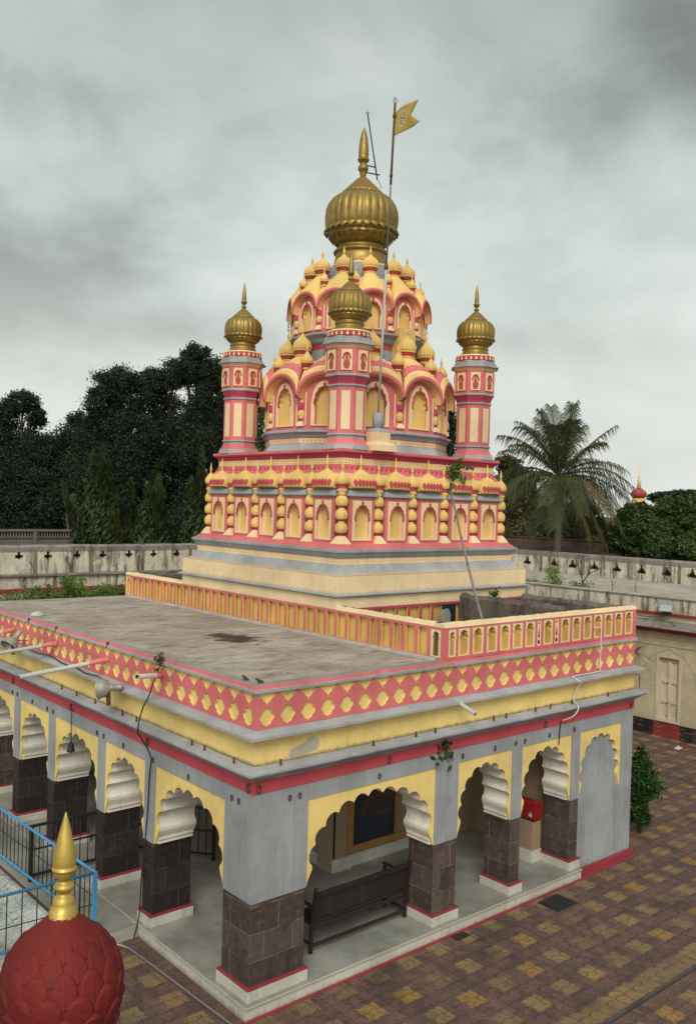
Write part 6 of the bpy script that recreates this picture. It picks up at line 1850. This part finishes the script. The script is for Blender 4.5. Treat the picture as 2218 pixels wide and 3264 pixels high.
# hanging bell
bt = onx(605 * .38, 2000 + 700 * .38, -.06)
bz = onx(600 * .38, 2000 + 965 * .38, -.06)
bell = thing('temple_bell', 'small dark temple bell hanging on a chain in front of the left arcade', 'bell', (-.06, bt.y, bz.z))
g = MB(); g.lathe([(.062, -.145), (.07, -.15), (.066, -.13), (.052, -.09), (.045, -.04), (.038, -.012), (.018, .0), (.008, .004)], 20, 'black_iron'); g.lathe([(.012, -.185), (.02, -.165), (.006, -.14)], 8, 'black_iron'); g.tube([(0, 0, 0), (0, 0, .05)], .012, 'black_iron', 6); g.build('bell_body', bell)
g = MB(); nln = int((bt.z - bz.z - .05) / .028)
for q in range(nln):
    z = .05 + q * .028; r_ = .011
    g.tube([(r_ * math.cos(a) if q % 2 else 0, 0 if q % 2 else r_ * math.cos(a), z + .02 * math.sin(a) + .01) for a in np.linspace(0, 2 * PI, 7)], .0042, 'black_iron', 4)
g.tube([(0, 0, bt.z - bz.z - .02), (.05, 0, bt.z - bz.z + .02)], .008, 'black_iron', 5)
g.build('chain', bell)
# cables
def cable(name, pts, rad, mat, label):
    g = MB(); P = [Vector(p) for p in pts]; Q = []
    for i in range(len(P) - 1):
        p0, p1, p2, p3 = P[max(i - 1, 0)], P[i], P[i + 1], P[min(i + 2, len(P) - 1)]
        for k in range(6):
            t = k / 6
            Q.append(.5 * ((2 * p1) + (p2 - p0) * t + (2 * p0 - 5 * p1 + 4 * p2 - p3) * t * t + (3 * p1 - p0 - 3 * p2 + p3) * t ** 3))
    Q.append(P[-1]); g.tube(Q, rad, mat, 6)
    return tag(g.build(name), label, 'cable')
cable('hanging_cable', [(-.10, 2.40, 3.86), (-.17, 2.42, 3.62), (-.22, 2.52, 3.40), (-.23, 2.62, 3.08), (-.16, 2.63, 2.95), (-.05, 2.57, 2.72), (-.035, 2.56, 2.6), (-.03, 2.60, 2.40), (-.03, 2.63, 1.9), (-.04, 2.66, 1.45), (-.06, 2.70, .9), (-.09, 2.68, .4), (-.13, 2.66, .22), (-.2, 2.62, .05)], .010, 'cable_black', 'black cable hanging from the short spout down a left pillar to the ground')
cable('conduit', [(7.20, -.03, 4.385), (7.40, -.03, 4.385), (7.43, -.03, 4.36), (7.43, -.03, 4.08), (7.44, -.045, 4.03), (7.44, -.03, 3.95), (7.44, -.02, 3.64), (7.42, -.04, 3.60), (6.62, -.05, 3.595), (6.57, -.08, 3.58), (6.66, -.17, 3.50), (6.68, -.10, 3.42), (6.62, -.06, 3.2), (6.52, -.23, 3.10), (6.42, -.20, 2.96), (6.34, -.03, 2.86)], .011, 'cable_white', 'thin white cable running down from the right parapet over the cornice')
cable('conduit', [(6.33, -.025, 2.86), (6.31, -.02, 2.75), (6.31, -.012, 2.6), (6.31, -.005, 2.45)], .009, 'cable_black', 'short dark wire dropping from the red band to the third arch')
cable('speaker_wire', [(-.10, 7.2, 3.62), (-.09, 6.8, 3.60), (-.06, 6.2, 3.61), (-.09, 5.6, 3.58), (-.08, 5.1, 3.59), (-.11, 4.7, 3.57), (-.13, 4.2, 3.60), (-.16, 3.9, 3.60), (-.24, 3.6, 3.64)], .010, 'cable_black', 'thin wire lying along the left cornice between the two horn loudspeakers')
# metal hoop at the right end of the eave
g = MB()
g.tube([(XE + .0, .03, 3.40), (XE + .16, .0, 3.40), (XE + .185, 0, 3.38), (XE + .19, 0, 3.02), (XE + .17, 0, 2.99), (XE + .0, .02, 2.99)], .012, 'steel', 6)
tag(g.build('pipe_bracket'), 'bent steel bracket hoop at the right end of the eave', 'bracket')
# white dome light on the roof
g = MB(); g.lathe([(.13, 4.138), (.135, 4.15), (.125, 4.175), (.09, 4.20), (.045, 4.215), (.01, 4.22)], 28, 'white_pipe', (.28, 7.72, 0))
tag(g.build('roof_cap'), 'round white dish-shaped cap lying on the hall roof at the left edge', 'roof cap')
# two small birds on the coping at the corner
def bird(c, h, label):
    g = MB(); hx, hy = math.cos(h), math.sin(h)
    kb = .75
    prof = [(-.085, .030, .008), (-.06, .036, .012), (-.03, .045, .024), (0, .052, .031), (.028, .062, .029), (.042, .076, .021), (.052, .084, .019), (.064, .083, .013), (.074, .080, .004), (.088, .078, .001)]
    prof = [(a * kb, z * kb, r_ * kb) for a, z, r_ in prof]
    vs = []; fs = []; n = 10
    for a, z, r_ in prof:
        for k in range(n):
            q = 2 * PI * k / n; l = r_ * math.cos(q); v = r_ * math.sin(q)
            vs.append((c[0] + hx * a - hy * l, c[1] + hy * a + hx * l, c[2] + z + v))
    for i in range(len(prof) - 1):
        for k in range(n): fs.append((i * n + k, i * n + (k + 1) % n, (i + 1) * n + (k + 1) % n, (i + 1) * n + k))
    g.add(vs, fs, 'bird_brown', True)
    for sg in (-1, 1): g.tube([(c[0] - hy * .012 * sg, c[1] + hx * .012 * sg, c[2] + .03), (c[0] - hy * .012 * sg + hx * .004, c[1] + hx * .012 * sg + hy * .004, c[2] - .001)], .003, 'rust', 4)
    tag(g.build('bird'), label, 'bird', 'small birds at the roof corner')
bird((.07, .36, 4.152), 1.9, 'small brown bird on the roof edge, a little left of the front corner')
bird((.10, .09, 4.156), 2.7, 'small brown bird right at the front corner of the roof')

# painting in a wooden frame on the sanctum wall
pf = thing('painting', 'large dark blue painting in a brown wooden frame inside the hall', 'painting', (3.66, 2.38, .46))
def pb_(g, n):
    o = g.build(n, pf); o.location = (-3.66, -2.38, -.46); return o
T = T_y(2.384)
g = MB(); g.plate(boxpath(3.66, 5.46, .46, 1.95), [boxpath(3.76, 5.36, .57, 1.84)], T, 0, .045, 'frame_wood'); g.plate(boxpath(3.735, 5.385, .545, 1.865), [boxpath(3.76, 5.36, .57, 1.84)], T, .046, .055, 'frame_wood'); pb_(g, 'frame')
g = MB(); g.plate(boxpath(3.755, 5.365, .565, 1.845), [], T, .004, .016, 'picture_blue')
def arcs(c, r0, r1, a0, a1, mat, d):
    o = [(c[0] + r1 * math.cos(t), c[1] + r1 * .8 * math.sin(t)) for t in np.linspace(a0, a1, 14)] + [(c[0] + r0 * math.cos(t), c[1] + r0 * .8 * math.sin(t)) for t in np.linspace(a1, a0, 14)]
    g.plate(o, [], T, d, d + .003, mat)
arcs((4.42, 1.02), .36, .50, .1, PI - .1, 'picture_gold', .0165); arcs((4.42, 1.02), .24, .30, .0, PI, 'picture_gold', .0165)
g.plate(boxpath(4.16, 4.68, .99, 1.04), [], T, .0165, .0195, 'picture_gold')
r = random.Random(3)
for row in range(3):
    xx = 4.86
    while xx < 5.12:
        w_ = r.uniform(.014, .035); zt = .88 - row * .035
        g.plate(boxpath(xx, xx + w_, zt - .02, zt), [], T, .0165, .019, 'white_pipe'); xx += w_ + .008
pb_(g, 'canvas')
# wooden bench, its back towards the courtyard
bn = thing('bench', 'dark wooden bench with a studded backrest standing in the first right-hand arch', 'bench', (2.28, .65, ZF))
def bnb(g, n):
    o = g.build(n, bn, bevel=.006); o.location = (-2.28, -.65, -ZF); return o
for x0 in (1.34, 3.16):
    g = MB(); g.bar((x0 + .025, .47, ZF + .004), (x0 + .025, .46, .62), .05, .05, 'dark_wood'); g.bar((x0 + .025, .46, .62), (x0 + .025, .385, 1.10), .045, .05, 'dark_wood'); g.lathe([(.02, 1.09), (.032, 1.11), (.024, 1.135), (.004, 1.145)], 10, 'dark_wood', (x0 + .025, .382, 0)); bnb(g, 'leg')
    g = MB(); g.bar((x0 + .025, .93, ZF + .004), (x0 + .025, .93, .86), .05, .05, 'dark_wood'); bnb(g, 'leg')
    g = MB(); g.bar((x0 + .025, .43, .85), (x0 + .025, .97, .87), .06, .03, 'dark_wood'); bnb(g, 'armrest')
    g = MB(); g.bar((x0 + .025, .48, .32), (x0 + .025, .92, .32), .03, .04, 'dark_wood'); bnb(g, 'stretcher')
g = MB()
for q in range(5): g.box(1.36, 3.19, .48 + q * .092, .48 + q * .092 + .082, .575, .60, 'dark_wood')
g.box(1.39, 3.16, .462, .478, .50, .57, 'dark_wood'); bnb(g, 'seat')
g = MB()
def bk(z): return .46 - (z - .62) * .155
for z0, z1, th in ((.99, 1.055, .05), (.68, .975, .02), (.615, .665, .035)):
    g.bar((1.39, bk((z0 + z1) / 2), (z0 + z1) / 2), (3.16, bk((z0 + z1) / 2), (z0 + z1) / 2), th, z1 - z0, 'dark_wood')
bkr = bnb(g, 'backrest')
g = MB()
for q in range(26):
    g.lathe([(.010, -.004), (.010, .004), (.005, .009), (.001, .010)], 6, 'steel', (1.46 + q * .066, bk(.70) - .014, .70))
bnb(g, 'studs')
g = MB(); g.bar((1.39, .47, .30), (3.16, .47, .30), .03, .05, 'dark_wood'); bnb(g, 'back_rail')
# donation box on its stand
db = thing('donation_box', 'red metal donation box with a padlock on a cream stand inside the third arch', 'donation box', (6.40, .62, ZF))
def dbb(g, n, **k):
    o = g.build(n, db, **k); o.location = (-6.40, -.62, -ZF); return o
g = MB(); g.box(6.44, 6.69, .60, .98, ZF + .004, .90, 'inner_cream'); g.box(6.40, 6.69, .57, 1.02, ZF + .003, .40, 'white_marble'); dbb(g, 'stand')
g = MB()
g.stack(lambda e: [(6.45 + e, .56 + e), (6.68 - e, .56 + e), (6.68 - e, 1.0 - e), (6.45 + e, 1.0 - e)], [(.01, .945, 'box_red'), (0, .955, 'box_red'), (0, 1.20, 'box_red'), (-.012, 1.205, 'box_red'), (-.012, 1.225, 'box_red'), (.05, 1.255, 'box_red')]); dbb(g, 'body')
g = MB(); g.box(6.436, 6.449, .62, .68, 1.0, 1.06, 'white_pipe'); g.tube([(6.44, .63, 1.06), (6.44, .63, 1.09), (6.44, .67, 1.09), (6.44, .67, 1.06)], .006, 'steel', 5); dbb(g, 'padlock')
for yy in (.62, .93):
    g = MB(); g.lathe([(.02, .902), (.024, .92), (.016, .946)], 8, 'black_iron', (6.5, yy, 0)); dbb(g, 'foot')
# floodlight on the cloister eave
fc = onx(1950 + 665 * .258, 1850 + 350 * .258, 17.15)
fd = thing('floodlight', 'floodlight with a pale glass front on the eave of the right cloister', 'floodlight', (fc.x, fc.y, 3.57))
g = MB()
nrm = Vector((-.72, -.30, .62)).normalized(); sx = nrm.cross(Vector((0, 0, 1))).normalized(); sy = sx.cross(nrm); c0 = Vector((0, 0, fc.z - 3.57 + .02))
def rc(w, h, d): return [c0 + sx * (i * w) + sy * (j * h) + nrm * d for i, j in ((-1, -1), (1, -1), (1, 1), (-1, 1))]
vs = rc(.10, .08, -.09) + rc(.185, .135, .0) + rc(.185, .135, .02) + rc(.165, .115, .02)
g.add(vs, [(3, 2, 1, 0)] + [(4 * k + i, 4 * k + (i + 1) % 4, 4 * k + 4 + (i + 1) % 4, 4 * k + 4 + i) for k in range(3) for i in range(4)], 'steel'); g.build('housing', fd)
g = MB(); g.add(rc(.166, .116, .012), [(0, 1, 2, 3)], 'glass_panel'); g.build('glass', fd, recalc=False)
g = MB(); g.bar((0, 0, 0), (0, 0, fc.z - 3.57 - .05), .03, .03, 'black_iron'); g.bar(tuple(c0 - sx * .2), tuple(c0 + sx * .2), .02, .02, 'black_iron'); g.box(-.06, .12, -.10, .06, -.0, .08, 'black_iron'); g.build('bracket', fd)
cable('eave_cable', [(17.05, fc.y - .1, 3.60), (17.3, fc.y + .3, 3.44), (17.30, fc.y + .9, 3.42), (17.34, fc.y + 1.5, 3.50), (17.38, 6.4, 3.46)], .012, 'cable_black', 'thin cable sagging along the right cloister eave from the floodlight')

# ================================================================== LEFT WALKWAY, RAILINGS, BASIN
g = MB(); g.box(-.93, -.094, 2.70, 14, 0.0, ZF - .004, 'step_stone'); g.box(-.95, -.93, 2.70, 14, 0.0, ZF, 'rust')
g.add([(-.93, 2.71, ZF), (-.094, 2.71, ZF), (-.094, 14, ZF), (-.93, 14, ZF)], [(0, 1, 2, 3)], 'marble')
struct(g.build('walkway'))
g = MB(); g.box(-6.5, -.951, 2.64, 2.80, 0, .20, 'white_marble'); g.box(-6.5, -.951, 2.80, 2.86, 0, .14, 'oxide_red'); g.box(-6.5, -6.3, 2.86, 12, 0, .2, 'white_marble')
tag(g.build('basin_kerb', bevel=.01), 'white stone kerb round the mosaic basin below the blue railing', 'kerb')
g = MB()
vs = []; n_ = 40
for i in range(n_ + 1):
    y = 2.87 + (14 - 2.87) * i / n_
    vs += [(-.955, y, .15), (-1.02, y, .155), (-1.36, y, .03), (-1.40, y, .035), (-6.3, y, .03)]
g.add(vs, [(5 * i + j, 5 * i + j + 1, 5 * i + 5 + j + 1, 5 * i + 5 + j) for i in range(n_) for j in range(4)], 'mosaic')
tag(g.build('mosaic_basin', recalc=False), 'shallow basin lined with grey and white mosaic chips at the lower left', 'basin')
def xr(y): return -.745 - .040 * (y - 2.80)
def rail(t, nm, a, b, w, mat, round_=True):
    g = MB()
    if round_: g.tube([a, b], w / 2, mat, 10)
    else: g.bar(a, b, w, w, mat)
    return g.build(nm, t)
br = thing('railing', 'sky blue pipe railing with black bars round the mosaic basin at the left', 'railing')
rail(br, 'post', (xr(2.8), 2.80, .20), (xr(2.8), 2.80, 1.09), .055, 'blue_paint', False)
rail(br, 'top_rail', (xr(2.8), 2.78, 1.08), (xr(12), 12, 1.08), .045, 'blue_paint')
rail(br, 'bottom_rail', (xr(2.8), 2.80, .30), (xr(12), 12, .30), .045, 'blue_paint')
rail(br, 'top_rail', (xr(2.8), 2.80, 1.075), (-5.5, 2.92, 1.075), .045, 'blue_paint')
rail(br, 'bottom_rail', (xr(2.8) , 2.80, .30), (-5.5, 2.92, .30), .045, 'blue_paint')
rail(br, 'middle_bar', (xr(2.8), 2.81, .72), (xr(12), 12, .72), .014, 'black_iron')
rail(br, 'middle_bar', (xr(2.8), 2.81, .62), (-5.5, 2.92, .62), .014, 'black_iron')
g = MB()
q = MB(); q.tube([(0, 0, .30), (0, 0, 1.07)], .0085, 'black_iron', 5); b0_ = q.build('baluster', br)
ys2 = np.arange(2.95, 11.5, .155)
for i, y in enumerate(ys2):
    o = b0_ if i == 0 else dup(b0_, br)
    o.location = (xr(y), y, 0)
for xx in np.arange(-.96, -4.2, -.205):
    o = dup(b0_, br); o.location = (xx, 2.80 + (xx + .745) * -.0252, 0)
bg_ = thing('iron_gate', 'low black iron gate between the blue railing and the left arcade', 'gate', (-.80, 5.06, ZF))
def gb_(g, n):
    o = g.build(n, bg_); o.location = (.80, -5.06, -ZF); return o
GY = 5.06
g = MB(); g.bar((-.785, GY, ZF), (-.785, GY, 1.10), .06, .06, 'black_iron'); gb_(g, 'post')
g = MB(); g.bar((-.785, GY, 1.085), (.75, GY, 1.085), .04, .04, 'black_iron'); g.bar((-.785, GY, .28), (.75, GY, .28), .04, .04, 'black_iron'); g.bar((-.785, GY, .70), (.75, GY, .70), .025, .025, 'black_iron'); gb_(g, 'frame')
for xx in np.arange(-.65, .74, .14):
    g = MB(); g.tube([(xx, GY, .28), (xx, GY, 1.08)], .009, 'black_iron', 5); gb_(g, 'bar')
ig = thing('iron_gate', 'black iron gate standing inside the hall behind the first left arch', 'gate', (2.03, 4.03, ZF))
dirn = Vector((-.62, .78, 0)).normalized()
g = MB(); g.bar((0, 0, 0), (0, 0, .92), .05, .05, 'black_iron'); g.build('post', ig)
g = MB()
for z in (.10, .5, .89): g.bar((0, 0, z), tuple(dirn * 1.7 + Vector((0, 0, z))), .03, .03, 'black_iron')
g.build('frame', ig)
for q in range(1, 12):
    g = MB(); p = dirn * (q * .14); g.tube([(p.x, p.y, .1), (p.x, p.y, .89)], .010, 'black_iron', 5); g.build('bar', ig)
# pipe along the foot of the plinth
cable('ground_pipe', [(-.60, 2.64, .10), (-.42, 2.45, .045), (-.38, 2.2, .04), (-.33, 1.2, .04), (-.30, .5, .04), (-.27, -.1, .04), (-.26, -.3, .04)], .018, 'steel', 'grey pipe lying on the paving along the left side of the plinth')
# drain cover and litter
g = MB(); g.box(5.58, 6.12, -.62, -.20, -.02, .012, 'cable_black'); g.box(5.63, 6.07, -.57, -.25, .012, .02, 'black_iron')
tag(g.build('drain_cover', bevel=.006), 'black square drain cover in the paving near the third right-hand pillar', 'drain cover')
g = MB(); g.box(3.58, 3.86, -.27, -.13, -.02, .010, 'black_iron')
tag(g.build('drain_hole'), 'small dark drain grating against the plinth before the second right pillar', 'drain')
g = MB()
g.add([(16.36, 3.30, .01), (16.56, 3.26, .03), (16.58, 3.42, .06), (16.40, 3.44, .02), (16.47, 3.36, .10)], [(0, 1, 4), (1, 2, 4), (2, 3, 4), (3, 0, 4), (0, 3, 2, 1)], 'white_pipe'); g.add([(16.56, 3.25, .01), (16.72, 3.22, .02), (16.70, 3.34, .05), (16.58, 3.36, .03)], [(0, 1, 2, 3)], 'box_red')
tag(g.build('litter'), 'scrap of red and white litter on the paving before the cloister door', 'litter')

r = np.random.RandomState(21)
P = []
for q in range(170):
    x = r.uniform(-.1, 8.6); P.append((x, -.16 - abs(r.normal()) * .28, .008))
for q in range(60): P.append((r.uniform(8.8, 12), r.uniform(-1.8, 1.4), .008))
for q in range(50): P.append((-.22 - abs(r.normal()) * .2, r.uniform(0, 2.5), .008))
for q in range(70): P.append((r.uniform(-1, 9), r.uniform(-2.5, -.2), .008))
lo_ = leaves('leaf_litter', P, .035, 'leaf_dry', None, 0, .6, 5)
lo_['kind'] = 'stuff'; tag(lo_, 'dry leaf scraps and grit strewn over the paving along the plinth', 'leaf litter')
# ================================================================== NEAR GATE MINARET WITH RED LOTUS BULB
mc = Vector((-3.922, -3.381, 0))
mn = thing('gate_minaret', 'red lotus-petalled bulb with a golden spike in the near lower left corner', 'minaret', mc)
prof = [(2.62, .20), (2.70, .235), (2.80, .285), (2.90, .340), (3.0, .374), (3.10, .391), (3.20, .393), (3.30, .372), (3.38, .337), (3.46, .284), (3.53, .219), (3.58, .168), (3.62, .118), (3.65, .092)]
def rad_at(z):
    for (z0, r0), (z1, r1) in zip(prof, prof[1:]):
        if z <= z1: 
            t = (z - z0) / (z1 - z0); return r0 + (r1 - r0) * t
    return prof[-1][1]
zsm = np.linspace(2.62, 3.65, 210); NT = 400
rbase = np.array([rad_at(z) for z in zsm])
ker = np.ones(9) / 9
rbase = np.convolve(np.pad(rbase, 4, mode='edge'), ker, 'valid')
arc_ = np.concatenate([[0], np.cumsum(np.hypot(np.diff(zsm), np.diff(rbase)))])
rr_ = random.Random(12)
NPET = 13
rows = []
s_top = arc_[-1] - .20
ph = .135
k_ = 0
s0 = -.05
while s0 < s_top - .05:
    rows.append((s0, k_)); s0 += ph; k_ += 1
jit = {}
def height(th, s):
    """lower rows lie over the upper ones; each petal is a rounded shield whose tip stands proud"""
    for (b, k) in rows:                 # lowest first = outermost
        f = (th / (2 * PI) * NPET + (.5 if k % 2 else 0))
        i = math.floor(f); x = (f - i - .5) * 2
        key = (i % NPET, k)
        if key not in jit: jit[key] = (rr_.uniform(-.012, .012), rr_.uniform(.75, 1.25))
        jz, jh = jit[key]
        L = .205 + jz
        t = (s - b) / L
        if t < 0: return .0
        ax_ = abs(x)
        edge = (1 - ax_ ** 2.8) ** .5 if ax_ < 1 else 0
        d = min((edge - t) * 1.0, (.97 - ax_) * .55)
        if d > 0:
            rise = min(1.0, d / .10); rise = rise * (2 - rise)
            return .002 + (.008 + .021 * jh * t ** 1.2) * rise * (1 - .25 * x * x) + .005 * (1 - min(1, ax_ / .08)) * rise + .002 * math.sin(5 * x + i * 2.3 + 4 * t)
    return 0.0
vs = []; fs = []
for j, (z, r0, s) in enumerate(zip(zsm, rbase, arc_)):
    fade = 1.0 if s < s_top else max(0, 1 - (s - s_top) / .06)
    for k in range(NT):
        th = 2 * PI * k / NT
        h = height(th, s) * fade if s < s_top + .06 else 0
        h += .002 * math.sin(th * 9 + z * 31) * math.sin(z * 47 + th * 4)
        vs.append(((r0 + h) * math.cos(th), (r0 + h) * math.sin(th), z))
for j in range(len(zsm) - 1):
    for k in range(NT): fs.append((j * NT + k, j * NT + (k + 1) % NT, (j + 1) * NT + (k + 1) % NT, (j + 1) * NT + k))
g = MB(); g.add(vs, fs, 'bulb_red', True); g.build('lotus_bulb', mn)
g = MB()
fp = [(.098, 3.628), (.100, 3.645), (.093, 3.652), (.094, 3.668), (.088, 3.674), (.088, 3.684), (.078, 3.692), (.072, 3.73), (.068, 3.755), (.052, 3.772), (.040, 3.782), (.036, 3.80), (.050, 3.806), (.064, 3.82), (.068, 3.834), (.062, 3.85), (.046, 3.86), (.038, 3.868), (.036, 3.885), (.050, 3.892), (.066, 3.906), (.070, 3.935), (.071, 3.944), (.080, 3.949), (.083, 3.956), (.079, 3.963), (.073, 3.966), (.0755, 3.985), (.0735, 4.02), (.066, 4.07), (.053, 4.14), (.034, 4.225), (.018, 4.285), (.006, 4.325), (.001, 4.335)]
g.lathe(fp, 48, 'bright_gold'); g.build('finial', mn)
g = MB()
g.stack(ngon(8, PI / 8), [(.45, 2.50, 'bulb_red'), (.45, 2.56, 'bulb_red'), (.30, 2.60, 'bulb_red'), (.22, 2.66, 'bulb_red')])
g.stack(ngon(8, PI / 8), [(.34, -.045, 'sand_paint'), (.34, 2.5, 'sand_paint')])
g.build('shaft', mn)
# dark rim of the neighbouring bowl just inside the frame corner
